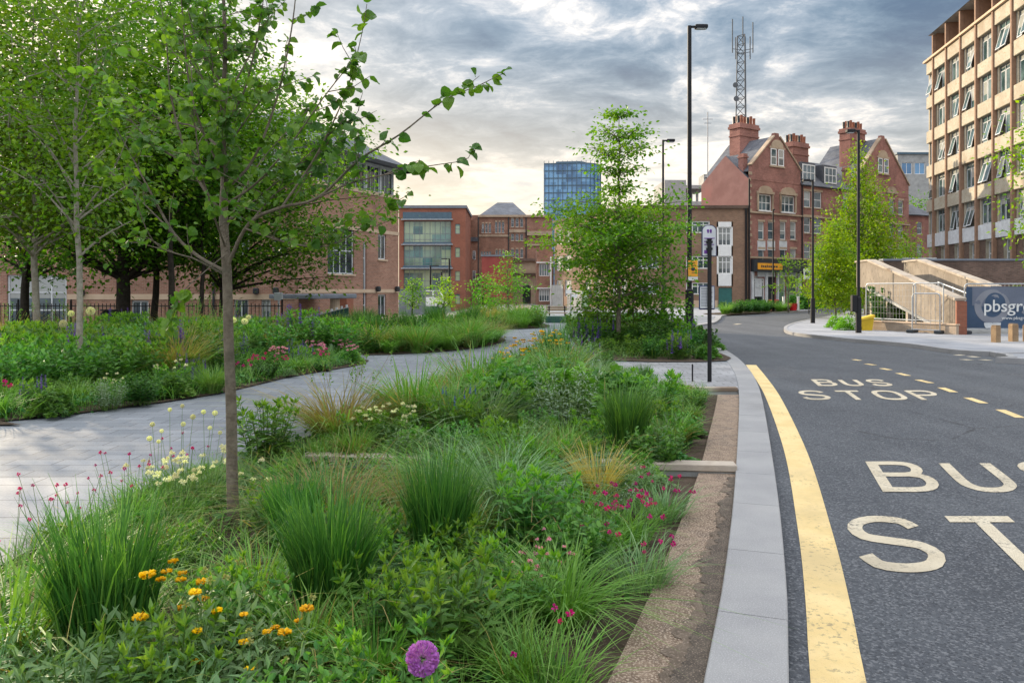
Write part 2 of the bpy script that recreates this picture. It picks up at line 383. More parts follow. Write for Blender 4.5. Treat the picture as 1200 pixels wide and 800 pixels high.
M['black_metal'] = plain('black_metal', (.014, .014, .016), .6, .0, .25)
M['grey_metal'] = plain('grey_metal', (.30, .31, .33), .4, .8, .5)
M['galv'] = plain('galv', (.42, .44, .46), .45, .7, .5)
M['white'] = plain('white', (.74, .74, .73), .5, var=.05)
M['off_white'] = plain('off_white', (.58, .60, .62), .55)
M['slate'] = brickmat('slate', (.085, .092, .108), (.135, .142, .16), (.05, .052, .06), .3, .22, .006, .5, True, .6, .3, .3)
M['lead'] = plain('lead', (.16, .18, .21), .5)
M['bark'] = mottled('bark', (.13, .105, .078), (.22, .185, .14), 14., .9, .8, 60., .2, c3=(.10, .10, .07))
M['bark_dark'] = mottled('bark_dark', (.030, .025, .020), (.055, .046, .036), 10., .95, .8, 40., .2)
M['bark_pale'] = mottled('bark_pale', (.25, .22, .17), (.36, .33, .27), 12., .9, .6, 40., .2)
M['glass_dark'] = glassmat('glass_dark', (.012, .018, .022), (.05, .07, .08), curtain=(.22, .23, .22))
M['glass_teal'] = glassmat('glass_teal', (.012, .06, .065), (.07, .20, .19), .06, scale=.5, curtain=(.34, .43, .26), cells=(1.36, 1.15))
M['glass_blue'] = glassmat('glass_blue', (.03, .11, .24), (.07, .22, .40), .10, scale=.12, curtain=(.16, .36, .58), cells=(1.55, 2.55))
M['glass_pale'] = glassmat('glass_pale', (.03, .05, .06), (.11, .15, .17), .06, curtain=(.40, .41, .39))
# ------------------------------------------------------------------ ground, road, paths
ZR = -0.08                                   # road surface; kerb tops and paths are at 0
def terrain(x, y):
    a = min(1, max(0, (y - 32.5) / 4.5)); b = min(1, max(0, (-2.0 - x) / 7.0))
    a = a * a * (3 - 2 * a); b = b * b * (3 - 2 * b); return -0.16 - 1.3 * a * b
xs = sorted(set([-1500, -600, -250, -120, -70, -50] + [i * 1.5 for i in range(-27, 28)] + [50, 70, 120, 250, 600, 1500]))
ys = sorted(set([-400, -100, -30, -10] + [i * 1.5 for i in range(0, 48)] + [80, 95, 120, 180, 300, 600, 1000, 2500]))
mb = MB(); vv = [(x, y, terrain(x, y)) for y in ys for x in xs]; nx = len(xs)
mb.add(vv, [(j * nx + i, j * nx + i + 1, (j + 1) * nx + i + 1, (j + 1) * nx + i) for j in range(len(ys) - 1) for i in range(nx - 1)])
tag(obj('ground', mb, M['ground'], smooth=True), kind='structure')

kl = [(-0.75, -1.5), (-0.28, 0.1)] + [G(*p) for p in [(824, 800), (850, 663), (862, 553), (866, 469), (863.5, 445), (857, 430), (847, 418), (833, 408), (817, 401), (800, 395)]] \
    + [(6.15, 30.0), (6.9, 33.0), (8.3, 35.6), (9.9, 38.8), (11.6, 44.0), (13.4, 49.6), (16.3, 53.6), (19.6, 56.4), (23.4, 61.4), (30, 71), (38, 84), (48, 101)]
KL = catmull(kl, .35); KR = offset(KL, .33)
def KX(y):                                    # inner kerb x at depth y
    for a, b in zip(KL, KL[1:]):
        if a[1] <= y <= b[1]: return a[0] + (b[0] - a[0]) * (y - a[1]) / (b[1] - a[1] + 1e-9)
    return KL[-1][0]
# right-hand pavement, traced along its kerb
kr = [(52, 98), (38, 78), G(1010, 362.3, ZR), G(975, 371, ZR), G(945, 377, ZR), G(926, 382, ZR), G(918.5, 387.3, ZR), G(930, 393, ZR), G(990, 400, ZR), G(1062, 406.6, ZR), G(1116, 414.4, ZR), G(1160, 417, ZR), G(1225, 419, ZR), (24, 20.8), (40, 19.5)]
KP = catmull(kr, .5)
road_poly = KR + [(60, 120), (95, 100), (95, -6), (-.3, -6)]
mb = MB(); mb.poly([(x, y, ZR) for x, y in road_poly])
road = tag(obj('road', mb, M['asphalt']), kind='structure')

def strip(mb, A, B, z0, z1, seg, gap=.006, mi=0):
    # kerb stones between two parallel curves, each a real block with an open joint
    L = 0; cur = [0]
    for i in range(1, len(A)):
        L += math.dist(A[i], A[i - 1])
        if L >= seg or i == len(A) - 1:
            cur.append(i); i0, i1 = cur[0], cur[-1]; a = [np.array(A[k]) for k in range(i0, i1 + 1)]; b = [np.array(B[k]) for k in range(i0, i1 + 1)]
            for q in (a, b):
                d = q[1] - q[0]; q[0] = q[0] + d / np.linalg.norm(d) * gap * .5; d = q[-2] - q[-1]; q[-1] = q[-1] + d / np.linalg.norm(d) * gap * .5
            n = len(a); ch = .006
            t = [np.array(x) for x in a]; u = [np.array(x) for x in b]
            ai = [x + (y - x) * ch / .33 * 1.0 for x, y in zip(a, b)]; bi = [y + (x - y) * ch / .33 for x, y in zip(a, b)]
            rows = [[(*p, z0) for p in a], [(*p, z1 - ch) for p in a], [(*p, z1) for p in ai], [(*p, z1) for p in bi], [(*p, z1 - ch) for p in b], [(*p, z0) for p in b]]
            vs = [v for r in rows for v in r]; fs = []
            for r in range(5):
                for k in range(n - 1): fs.append((r * n + k, (r + 1) * n + k, (r + 1) * n + k + 1, r * n + k + 1))
            fs.append(tuple(r * n for r in range(5, -1, -1))); fs.append(tuple(r * n + n - 1 for r in range(6)))
            mb.add(vs, fs, mi); L = 0; cur = [i]
        else: cur.append(i)
mb = MB(); strip(mb, KL, KR, -.2, 0.0, .95)
tag(obj('kerb', mb, M['kerb']), kind='structure')
KPo = offset(KP, -.14)                          # the stones lie inside the pavement edge
KP2 = offset(KP, .0)
mb = MB(); 
def dropk(p): return .055
strip(mb, KP2, KPo, -.2, 0.035, 1.0)
tag(obj('pavement_kerb', mb, M['kerb']), kind='structure')
mb = MB(); pp = KPo + [(60, 19.5), (60, 98)]; mb.poly([(x, y, 0.022) for x, y in pp]); 
tag(obj('pavement', mb, M['pavement']), kind='structure')
# second pavement corner at the right edge
k2 = catmull([(30, 15.6), (18, 16.2), G(1196, 426.5, ZR), G(1183, 424.0, ZR), G(1178.5, 420.8, ZR), G(1200, 418.6, ZR), (20, 19.0), (30, 18.8)], .3)
mb = MB(); strip(mb, k2, offset(k2, .16), -.2, .05, .9)
tag(obj('corner_kerb', mb, M['kerb']), kind='structure')
mb = MB(); mb.poly([(x, y, .03) for x, y in offset(k2, .155)]); tag(obj('corner_pavement', mb, M['pavement']), kind='structure')

# paths: paved sheet left of the kerb, open where the foreground bed lies
bedA_left = [(-3.0, -1.5), (-2.98, 4.3), (-2.95, 5.3), (-2.85, 6.2), (-2.5, 7.5), (-2.15, 8.7), (-1.75, 9.9), (-1.2, 11.7), (-.7, 13.5), (-.2, 15.6), (.25, 17.3), (.8, 18.0)]
bedA_right = [(1.4, 17.4), (1.9, 16.2), (2.3, 14.8), (2.5, 13.4), (2.62, 12.35)]
far_edge = [(12.0, 46.5), (9.0, 60), (-3.2, 60), (-3.2, 33.2), (-34, 33.2), (-34, -1.5)]
kin = [p for p in KL if 12.4 < p[1] < 46]
paths = MB(); pth = catmull(bedA_left, .6) + catmull(bedA_right, .6) + [(KX(12.35), 12.35)] + kin + far_edge
paths.poly([(x, y, 0.0) for x, y in pth])
path = tag(obj('path', paths, M['paving']), kind='structure')
# paler slab apron on the near left, and block paving with a cream strip at the bus stop crossing
mb = MB(); mb.poly([(x, y, .004) for x, y in [(-12, 2.0), (-2.99, 2.0), (-2.98, 4.3), (-2.95, 5.3), (-2.86, 6.2), (-2.75, 6.6), (-4.2, 6.55), (-6.2, 6.3), (-12, 5.9)]]); obj('pale_slabs', mb, M['paving_pale'], path)
mb = MB(); mb.poly([(2.1, 12.36, .004), (KX(12.36), 12.36, .004), (KX(14.5), 14.5, .004), (KX(17.0), 17.0, .004), (2.2, 17.0, .004)]); obj('block_paving', mb, M['paver'], path)
# a street of asphalt and far pavement beyond the kerb on the left
mb = MB(); fk = [p for p in KL if p[1] > 46.4]
mb.poly([(x, y, -.01) for x, y in fk + [(44, 101), (30, 99), (9.2, 60.2), (12.02, 46.6)]])
tag(obj('far_pavement', mb, M['pavement']), kind='structure')

# road markings
def ribbon(mb, A, w, z):
    B = offset(A, w); n = len(A)
    mb.add([(x, y, z) for x, y in A] + [(x, y, z) for x, y in B], [(i, n + i, n + i + 1, i + 1) for i in range(n - 1)])
yl = catmull([(.02, -.4), (.50, 1.0)] + [G(px, py, ZR) for px, py in [(950, 800), (944, 705), (934.5, 617), (918, 525), (897, 465), (884, 442), (874, 427.5)]], .3)
yl = [(x, y) for x, y in yl]
mb = MB(); ribbon(mb, yl, .225, ZR + .004); obj('yellow_line', mb, M['yellow_paint'], road)
def dash(a, b, w):
    a = np.array(G(*a, ZR)); b = np.array(G(*b, ZR)); d = (b - a) / np.linalg.norm(b - a); n = np.array([d[1], -d[0]]) * w / 2
    return [(*(a + n), ZR + .004), (*(b + n), ZR + .004), (*(b - n), ZR + .004), (*(a - n), ZR + .004)]
for a, b in [((1015, 426.3), (1025, 427.8)), ((1033, 431.6), (1043, 433.5)), ((1052.5, 437.2), (1064, 440.2)), ((1075.5, 445), (1091, 448.8)), ((1103, 454.2), (1118, 459.5)), ((1134, 466), (1153, 472.5)), ((1172, 480), (1196, 489.5)), ((1222, 500), (1255, 514)), ((1000, 421.2), (1008, 422.4))]:
    mb = MB(); mb.poly(dash(a, b, .13)); obj('bay_dash', mb, M['yellow_paint'], road)
for a, b in [((861, 380.2), (867, 379.4)), ((1120, 415.6), (1128, 416.4)), ((1136, 417.5), (1146, 418.5)), ((1150, 421.3), (1160, 422.3)), ((1128, 421), (1137, 422)), ((828, 381), (834, 380.4))]:
    mb = MB(); mb.poly(dash(a, b, .22)); obj('white_dash', mb, M['cream_paint'], road)
# BUS STOP lettering, sheared along the kerb as painted
ROADFONT = {
 'B': [[(0, 0), (0, 1)], [(0, 1), (.5, 1), (.72, .93), (.8, .78), (.74, .62), (.55, .54), (0, .54)], [(.55, .54), (.8, .46), (.88, .28), (.8, .09), (.55, 0), (0, 0)]],
 'U': [[(0, 1), (0, .3), (.08, .1), (.25, 0), (.55, 0), (.74, .1), (.82, .3), (.82, 1)]],
 'S': [[(.82, .80), (.72, .94), (.5, 1), (.3, 1), (.1, .92), (.02, .76), (.1, .60), (.3, .53), (.55, .47), (.76, .40), (.86, .24), (.76, .07), (.55, 0), (.3, 0), (.1, .06), (0, .22)]],
 'T': [[(0, 1), (.9, 1)], [(.45, 1), (.45, 0)]],
 'O': [[(.28, 0), (.08, .1), (0, .3), (0, .7), (.08, .9), (.28, 1), (.58, 1), (.78, .9), (.86, .7), (.86, .3), (.78, .1), (.58, 0), (.28, 0)]],
 'P': [[(0, 0), (0, 1)], [(0, 1), (.55, 1), (.76, .92), (.84, .74), (.76, .56), (.55, .47), (0, .47)]]}
def stroke(mb, pts, wx, wy, fn):
    P = catmull(pts, .06) if len(pts) > 2 else pts
    P = np.array(P); T = np.gradient(P, axis=0); T /= np.linalg.norm(T, axis=1, keepdims=True)
    if len(pts) == 2 and abs(T[0][0]) < .01: pass
    nrm = np.stack([T[:, 1] * wx, -T[:, 0] * wy], 1) / 2
    if len(pts) > 2 and abs(P[0] - P[-1]).sum() < 1e-6: nrm[0] = nrm[-1] = (nrm[0] + nrm[-1]) / 2
    A = P + nrm; B = P - nrm; n = len(A)
    mb.add([fn(*p) for p in A] + [fn(*p) for p in B], [(i, n + i, n + i + 1, i + 1) for i in range(n - 1)])
def roadword(word, x0, ytop, h, pitch, lw, lean, sw, sh, z):
    for i, ch in enumerate(word):
        mb = MB()
        for k, st in enumerate(ROADFONT[ch]):
            zz = z + .0006 * k
            fn = lambda u, v, i=i, zz=zz: (x0 + i * pitch + u * lw - (1 - v) * lean * h, ytop - (1 - v) * h, zz)
            st2 = [(sw / lw / 2 + u * (1 - sw / lw / .9), sh / h / 2 + v * (1 - sh / h)) for u, v in st]
            if len(st) == 2: 
                d = np.array(st2[1]) - np.array(st2[0])
                if abs(d[0]) < 1e-6 and not (ch == 'T'): st2[0], st2[1] = (st2[0][0], 0.0), (st2[1][0], 1.0)
                if ch == 'T' and abs(d[0]) < 1e-6: st2[1] = (st2[1][0], 0.0)
            stroke(mb, st2, sw / lw, sh / h, fn)
        obj('road_letter', mb, M['cream_paint'], road)
roadword('BUS', 3.46, G(0, 541, ZR)[1], 1.13, .70, .60, .33, .105, .15, ZR + .005)
roadword('STOP', 2.44, G(0, 605, ZR)[1], 1.13, .72, .64, .30, .105, .15, ZR + .005)
roadword('BUS', 5.62, G(0, 444.6, ZR)[1], 1.0, .49, .43, .25, .085, .16, ZR + .005)
roadword('STOP', 4.75, G(0, 457.6, ZR)[1], 1.1, .60, .52, .25, .085, .16, ZR + .005)

# soil of the beds
bedA = [(-2.98, -1.4), (-2.96, 4.3), (-2.93, 5.3), (-2.83, 6.2), (-2.48, 7.5), (-2.13, 8.7), (-1.73, 9.9), (-1.18, 11.7), (-.68, 13.5), (-.18, 15.6), (.27, 17.25), (.8, 17.95), (1.38, 17.35), (1.88, 16.1), (2.28, 14.7), (2.48, 13.3), (2.6, 12.3), (KX(12.3), 12.3)] + [p for p in reversed(KL) if -1.4 < p[1] < 12.3]
mb = MB(); mb.poly([(x, y, -.07) for x, y in bedA]); tag(obj('bed_soil', mb, M['soil']), kind='structure')
# exposed aggregate margin between planting and kerb
marg = [p for p in KL if -1.4 < p[1] < 12.3]; mL = [(x - (.33 + .10 * min(1, max(0, (7 - y) / 5))), y) for x, y in marg]
mb = MB(); n = len(marg); mb.add([(x, y, -.035) for x, y in mL] + [(x, y, -.035) for x, y in marg], [(i, n + i, n + i + 1, i + 1) for i in range(n - 1)])
mb.add([(x, y, -.075) for x, y in mL] + [(x, y, -.035) for x, y in mL], [(i, n + i, n + i + 1, i + 1) for i in range(n - 1)])
tag(obj('aggregate_margin', mb, M['grit']), kind='structure')
rd = np.random.default_rng(4)
for q, (kw, zz_, c1, c2) in enumerate([(1.0, -.0315, (.135, .105, .08), (.20, .155, .12)), (.62, -.028, (.085, .07, .058), (.14, .115, .092))]):
    dl = catmull([(KX(y) - w * kw, y) for y, w in [(2.0, .22), (2.6, .25), (3.2, .20), (3.9, .15), (4.6, .17), (5.2, .12), (5.9, .10), (6.7, .08)]], .02)
    jt = np.convolve(rd.normal(0, .05, len(dl)), np.ones(5) / 5, 'same'); dl = [(min(x + j, KX(y) - .01), y) for (x, y), j in zip(dl, jt)]
    mb = MB(); n = len(dl); mb.add([(x, y, zz_) for x, y in dl] + [(KX(y) - .002, y, zz_) for x, y in dl], [(i, n + i, n + i + 1, i + 1) for i in range(n - 1)])
    tag(obj('dirt_strip', mb, mottled('dirt', c1, c2, 12., .95, 1., 80., .2, fine=(110., .52, .70, (.36, .28, .22)))), kind='structure')
# concrete edging walls crossing the bed
def edging(a, b, w, label):
    a = Vector((*a, 0)); b = Vector((*b, 0)); L = (b - a).length; rz = math.atan2(b.y - a.y, b.x - a.x)
    t = thing('edging_wall', label, 'edging', tuple(a), rz)
    mb = MB(); mb.box(0, .015, -.35, L, w - .015, -.02); obj('wall_base', mb, M['concrete_grey'], t)
    n = max(1, round(L / .9)); mb = MB()
    for i in range(n): mb.bbox(L * i / n + .002, 0, -.02, L * (i + 1) / n - .002, w, .045, .008)
    obj('coping', mb, M['coping'], t)
edging((-2.0, 7.25), (KX(6.9) - .005, 6.83), .17, 'low concrete edging wall crossing the middle of the foreground flower bed')
edging((1.2, 12.28), (KX(12.28) - .005, 12.28), .14, 'low edging wall between the planted bed and the block paving by the bus stop post')
for nm, poly, h in [
    ('bed_soil', [(-30, 9.2), (-8, 8.95), (-6.2, 9.3), (-5.4, 10.2), (-4.5, 11.8), (-4.1, 14.0), (-3.2, 16.6), (-3.6, 18.0), (-5.5, 20.0), (-8.5, 24), (-10, 31), (-30, 31)], .02),
    ('bed_soil', [(-3.6, 18.8), (-2.2, 19.5), (-.95, 21.2), (-.3, 23.5), (-.25, 25.2), (-1.0, 29), (-2.0, 33), (-8.5, 33), (-7, 26), (-4.6, 21)], .02),
    ('bed_soil', [(-.3, 31.2), (1.4, 32.5), (1.5, 36), (-.8, 37.5), (-2.6, 35)], .02),
    ('bed_soil', [(1.95, 26), (1.85, 19.3), (2.35, 17.3), (KX(17.3) - .02, 17.3), (KX(20) - .02, 20), (KX(23) - .02, 23), (KX(27) - .02, 27), (5.9, 31.5), (3.6, 32.5), (2.4, 30)], .02),
    ('bed_soil', [(14.0, 49.9), (19.8, 56.5), (22.6, 60.2), (20.8, 61.4), (12.9, 52.0)], .02)]:
    mb = MB(); mb.poly([(x, y, h) for x, y in catmull(poly + [poly[0]], .8)[:-1]]); tag(obj(nm, mb, M['soil']), kind='structure')

# ------------------------------------------------------------------ buildings
class Facade:
    """a vertical plane: origin, direction u; helpers turn photo pixels into (u, Z) on it"""
    def __init__(s, ox, oy, ux, uy):
        L = math.hypot(ux, uy); s.o = (ox, oy); s.d = (ux / L, uy / L); s.rz = math.atan2(uy, ux)
    def u(s, px):
        r = (px - 600) / FPX; return (r * s.o[1] - s.o[0]) / (s.d[0] - r * s.d[1])
    def p(s, u, v=0): return (s.o[0] + s.d[0] * u - s.d[1] * v, s.o[1] + s.d[1] * u + s.d[0] * v)
    def Z(s, px, py): return CAM_H + (HOR - py) / FPX * s.p(s.u(px))[1]
    def rect(s, x0, y0, x1, y1):
        xm = (x0 + x1) / 2; return (s.u(x0), s.Z(xm, y1), s.u(x1), s.Z(xm, y0))
def wallmesh(W_, z0, z1, D, holes, reveal=.14, top=True, poly=None):
    """front wall at y=0 with real openings (reveals go inward), plus sides, back and top of the body"""
    mb = MB(); us = sorted(set([0, W_] + [h[0] for h in holes] + [h[2] for h in holes])); zs = sorted(set([z0, z1] + [h[1] for h in holes] + [h[3] for h in holes]))
    us = [u for u in us if 0 <= u <= W_]; zs = [z for z in zs if z0 <= z <= z1]
    for i in range(len(us) - 1):
        for j in range(len(zs) - 1):
            a, b, c, d = us[i], us[i + 1], zs[j], zs[j + 1]; cu, cz = (a + b) / 2, (c + d) / 2
            if any(h[0] < cu < h[2] and h[1] < cz < h[3] for h in holes): continue
            mb.add([(a, 0, c), (b, 0, c), (b, 0, d), (a, 0, d)], [(0, 1, 2, 3)])
    for h in holes:
        a, c, b, d = h[:4]; r = reveal + .12
        mb.add([(a, 0, c), (a, r, c), (b, r, c), (b, 0, c), (a, 0, d), (a, r, d), (b, r, d), (b, 0, d)],
               [(0, 3, 2, 1), (4, 5, 6, 7), (0, 1, 5, 4), (3, 7, 6, 2), (1, 2, 6, 5)])
    mb.add([(0, 0, z0), (0, D, z0), (W_, D, z0), (W_, 0, z0), (0, 0, z1), (0, D, z1), (W_, D, z1), (W_, 0, z1)],
           [(0, 4, 5, 1), (1, 5, 6, 2), (2, 6, 7, 3)] + ([(4, 7, 6, 5)] if top else []))
    return mb
WCACHE = {}
def window(parent, F, h, nx=2, ny=2, fm='white', gm='glass_dark', bar=.06, reveal=.14, v=0, base=(0, 0, 0), name='window', rows=None, sill=None):
    """one window: frame mesh with its pane as a child; h is (u0, z0, u1, z1) on facade F"""
    w, hh = h[2] - h[0], h[3] - h[1]; key = (round(w, 2), round(hh, 2), nx, ny, fm, gm, bar, rows)
    if key not in WCACHE:
        mb = MB(); b = bar
        mb.box(0, 0, 0, b, .06, hh); mb.box(w - b, 0, 0, w, .06, hh); mb.box(b, 0, 0, w - b, .06, b); mb.box(b, 0, hh - b, w - b, .06, hh)
        ths = b * .7
        for i in range(1, nx): x = b + (w - 2 * b) * i / nx; mb.box(x - ths / 2, .005, b, x + ths / 2, .055, hh - b)
        for r in (rows if rows else [j / ny for j in range(1, ny)]):
            z = hh * r
            for i in range(nx):
                x0 = b + (w - 2 * b) * i / nx + ths / 2 * (i > 0); x1 = b + (w - 2 * b) * (i + 1) / nx - ths / 2 * (i < nx - 1)
                mb.box(x0, .007, z - ths / 2, x1, .053, z + ths / 2)
        pm = MB(); pm.box(b * .5, .03, b * .5, w - b * .5, .045, hh - b * .5)
        WCACHE[key] = (mb.mesh('window', M[fm]), pm.mesh('pane', M[gm]))
    me, pe = WCACHE[key]; x, y = F.p(h[0], v + reveal - .05)
    f = link_mesh(name, me, parent, (x - base[0], y - base[1], h[1] - base[2]), F.rz); link_mesh('pane', pe, f)
    if sill:
        if ('sill', key) not in WCACHE: WCACHE[('sill', key)] = MB().box(-.06, -.17, -.09, w + .06, .0, 0).mesh('sill', M[sill])
        link_mesh('sill', WCACHE[('sill', key)], f)
    return f
def bpart(name, mb, mats, root, F, v=0, smooth=False):
    x, y = F.p(0, v); l = root.location
    return obj(name, mb, mats, root, (x - l[0], y - l[1], -l[2]), F.rz, smooth)
def broot(name, label, cat, F, z=0, group=None):
    return thing(name, label, cat, (F.o[0], F.o[1], z), 0, group)
def grid(u0, u1, n, w): s = (u1 - u0) / n; return [(u0 + s * (i + .5) - w / 2, u0 + s * (i + .5) + w / 2) for i in range(n)]

M['brick_brown'] = brickmat('brick_brown', (.27, .125, .085), (.38, .19, .13), (.36, .28, .22), var=.25, bump=.2)
M['brick_orange'] = brickmat('brick_orange', (.25, .085, .052), (.31, .11, .068), (.24, .13, .09), var=.15, bump=.2)
M['brick_old'] = brickmat('brick_old', (.23, .105, .07), (.33, .165, .11), (.28, .2, .15), var=.35, stain=(.10, .06, .05))
M['brick_red'] = brickmat('brick_red', (.25, .105, .085), (.35, .155, .125), (.33, .2, .165), var=.35, stain=(.15, .07, .058))
M['brick_dark'] = brickmat('brick_dark', (.10, .062, .045), (.16, .10, .075), (.14, .11, .09), var=.4)
M['brick_brown2'] = brickmat('brick_brown2', (.20, .115, .075), (.27, .155, .10), (.26, .2, .15), var=.25)
M['render_pink'] = mottled('render_pink', (.25, .13, .115), (.31, .17, .15), .8, .9, .2, 30, .2, c3=(.34, .16, .14))
M['stone'] = mottled('stone', (.36, .27, .19), (.46, .36, .26), 1.2, .85, .3, 30, .2, c3=(.24, .17, .12))
M['stone_pale'] = mottled('stone_pale', (.50, .37, .26), (.58, .44, .32), 1.2, .85, .2, 30, .2)
M['panel_red'] = mottled('panel_red', (.24, .045, .035), (.30, .065, .05), .8, .7)
M['green_door'] = plain('green_door', (.03, .13, .12), .5)
M['panel_blue'] = plain('panel_blue', (.07, .12, .16), .35)
M['panel_dark'] = plain('panel_dark', (.03, .035, .04), .5)

# --- left brick office: corner tower and the long low wing behind the trees
F1 = Facade(-10.7, 38.5, .406, .914); root = broot('brick_office', 'brown brick office on the left with slate hipped tower and long low wing behind trees', 'building', F1, -1.5)
L = F1.u(467)
holes = [F1.rect(443, 275, 452.5, 304), F1.rect(443, 345, 452.5, 372.5), F1.rect(384, 266, 415, 321), F1.rect(425.5, 284, 429.5, 376)]
z_s = F1.Z(440, 227)
door = (F1.u(394), -1.45, F1.u(407), .95)
mb = wallmesh(L, -1.6, z_s, 8.5, holes + [door], .14); bpart('wall', mb, M['brick_brown'], root, F1)
l3 = tuple(root.location)
for h, nx, ny in zip(holes, (2, 2, 4, 1), (1, 1, 2, 5)): window(root, F1, h, nx, ny, 'off_white', 'glass_dark', .07, base=l3, sill='stone_pale')
d = MB(); d.box(door[0], .18, door[1], door[2], .24, door[3]); dd = bpart('door', d, M['panel_dark'], root, F1)
mb = MB()
for (px, py0, py1) in ((445, 226, 230), (445, 269.5, 273.5), (445, 339, 343)):
    a, b = F1.Z(px, py1), F1.Z(px, py0); mb.box(-.03 if py0 > 230 else -.03, -.03, a, L + .03, .0 - .001, b)
bpart('stone_band', mb, M['stone_pale'], root, F1)
# clerestory under the hipped roof
ze = F1.Z(460, 197); ch = [(a, z_s + .12, b, ze - .12) for a, b in grid(.3, L - .25, 6, 1.3)]
mb = wallmesh(L - .3, z_s + .002, ze, 8.0, ch, .1); bpart('clerestory', mb, M['off_white'], root, F1, .15)
for h in ch: window(root, F1, h, 3, 1, 'off_white', 'glass_dark', .05, base=l3, v=.15)
mb = MB(); o = .75; D = 8.5; a = [(-o, -o, ze), (L + o, -o, ze), (L + o, D + o, ze), (-o, D + o, ze)]; hp = ze + 3.0
r1, r2 = (L / 2 - .8, D / 2, hp), (L / 2 + .8, D / 2, hp)
mb.poly([a[0], a[1], r2, r1]); mb.poly([a[1], a[2], r2]); mb.poly([a[2], a[3], r1, r2]); mb.poly([a[3], a[0], r1]); mb.poly([a[3], a[2], a[1], a[0]])
bpart('roof', mb, M['slate'], root, F1)
mb = MB(); mb.box(-o - .04, -o - .06, ze - .16, L + o + .04, -o - .001, ze + .05); mb.box(L + o + .001, -o - .06, ze - .16, L + o + .07, D + o, ze + .05); bpart('gutter', mb, M['panel_dark'], root, F1)
# wing
F2 = Facade(-31, 38.6, 1, 0); Lw = 20.2
wh = [F2.rect(154, 352, 174, 383), F2.rect(274, 350, 291, 382), F2.rect(306, 349, 317, 381)]
wb = F2.rect(8, 322, 78, 384); wu = [F2.rect(x, 268, x + 17, 300) for x in (140, 185, 230, 275, 320)]
mb = wallmesh(Lw, -1.6, 6.2, 9, wh + [wb] + wu, .14); bpart('wing_wall', mb, M['brick_brown'], root, F2)
for h in wh: window(root, F2, h, 2, 1, 'off_white', 'glass_pale', .08, base=l3, sill='stone_pale')
for h in wu: window(root, F2, h, 2, 1, 'off_white', 'glass_dark', .08, base=l3, sill='stone_pale')
window(root, F2, wb, 4, 3, 'off_white', 'glass_pale', .10, base=l3)
mb = MB(); u0 = F2.u(79); mb.box(u0, -.03, F2.Z(100, 351), Lw, -.001, F2.Z(100, 344.5)); bpart('stone_band', mb, M['stone_pale'], root, F2)
mb = MB(); mb.slab([(-.5, -.6, 6.2), (Lw + .3, -.6, 6.2), (Lw + .3, 4.5, 8.6), (-.5, 4.5, 8.6)], .15); mb.slab([(-.5, 4.502, 8.6), (Lw + .3, 4.502, 8.6), (Lw + .3, 9.6, 6.2), (-.5, 9.6, 6.2)], .15)
bpart('roof', mb, M['slate'], root, F2)
mb = MB(); x = F2.u(251); mb.tube([(x, -.09, -1.5), (x, -.09, 6.1)], .06, 8); bpart('drainpipe', mb, M['panel_dark'], root, F2)
for px, py in ((97, 343), (301, 341), (324, 340.5)):
    mb = MB(); x, z = F2.u(px), F2.Z(px, py); mb.bbox(x - .13, -.28, z - .16, x + .13, -.001, z + .16, .05); bpart('wall_lamp', mb, M['panel_dark'], root, F2)
for px, py in ((440.5, 338.5), (463, 338.5)):
    mb = MB(); x, z = F1.u(px), F1.Z(px, py); mb.bbox(x - .12, -.3, z - .16, x + .12, -.031, z + .16, .05); bpart('wall_lamp', mb, M['panel_dark'], root, F1)
# entrance canopy, column and ramp balustrade
mb = MB(); zc = F1.Z(400, 344); mb.bbox(-2.2, -2.6, zc - .22, 1.3, -.04, zc, .03); bpart('canopy', mb, M['lead'], root, F1)
mb = MB(); mb.tube([(.3, -2.0, -1.5), (.3, -2.0, zc - .221)], .24, 14); bpart('column', mb, M['stone_pale'], root, F1, smooth=False)
mb = MB(); mb.box(2.9, -.8, -1.5, 3.5, -.03, zc - .23); bpart('door_surround', mb, M['brick_orange'], root, F1)
t = thing('access_ramp', 'dark green panelled access ramp with white rails by the brick office entrance', 'ramp', (-10.4, 34.6, -1.4), R(4))
mb = MB(); mb.add([(-.1, 0, .2), (3.0, 0, .2), (3.0, 0, 2.25), (-.1, 0, 1.35), (-.1, .06, .2), (3.0, .06, .2), (3.0, .06, 2.25), (-.1, .06, 1.35)], [(0, 1, 2, 3), (7, 6, 5, 4), (3, 2, 6, 7), (0, 3, 7, 4), (1, 5, 6, 2)]); mb.box(-.1, .07, -.2, 3.0, 1.4, .2)
M['panel_green'] = plain('panel_green', (.02, .07, .055), .5)
obj('side_panel', mb, M['panel_green'], t)
mb = MB()
for k in range(4): mb.beam((-.1, -.05, .55 + k * .3), (3.0, -.05, 1.15 + k * .36), .035, .035)
obj('handrail', mb, M['galv'], t)
mb = MB()
for k in range(14): x = -.05 + k * .225; mb.box(x, -.03, 1.38 + k * .065, x + .08, .09, 1.50 + k * .065)
obj('parapet_cap', mb, M['off_white'], t)
tag(obj('notice_board', MB().bbox(0, 0, 0, .38, .05, .34, .01).box(.16, .051, -2.4, .22, .1, .36), M['off_white'], loc=(-10.6, 34.2, 1.15)), 'small pale notice board on a post beside the green access ramp', 'notice board')

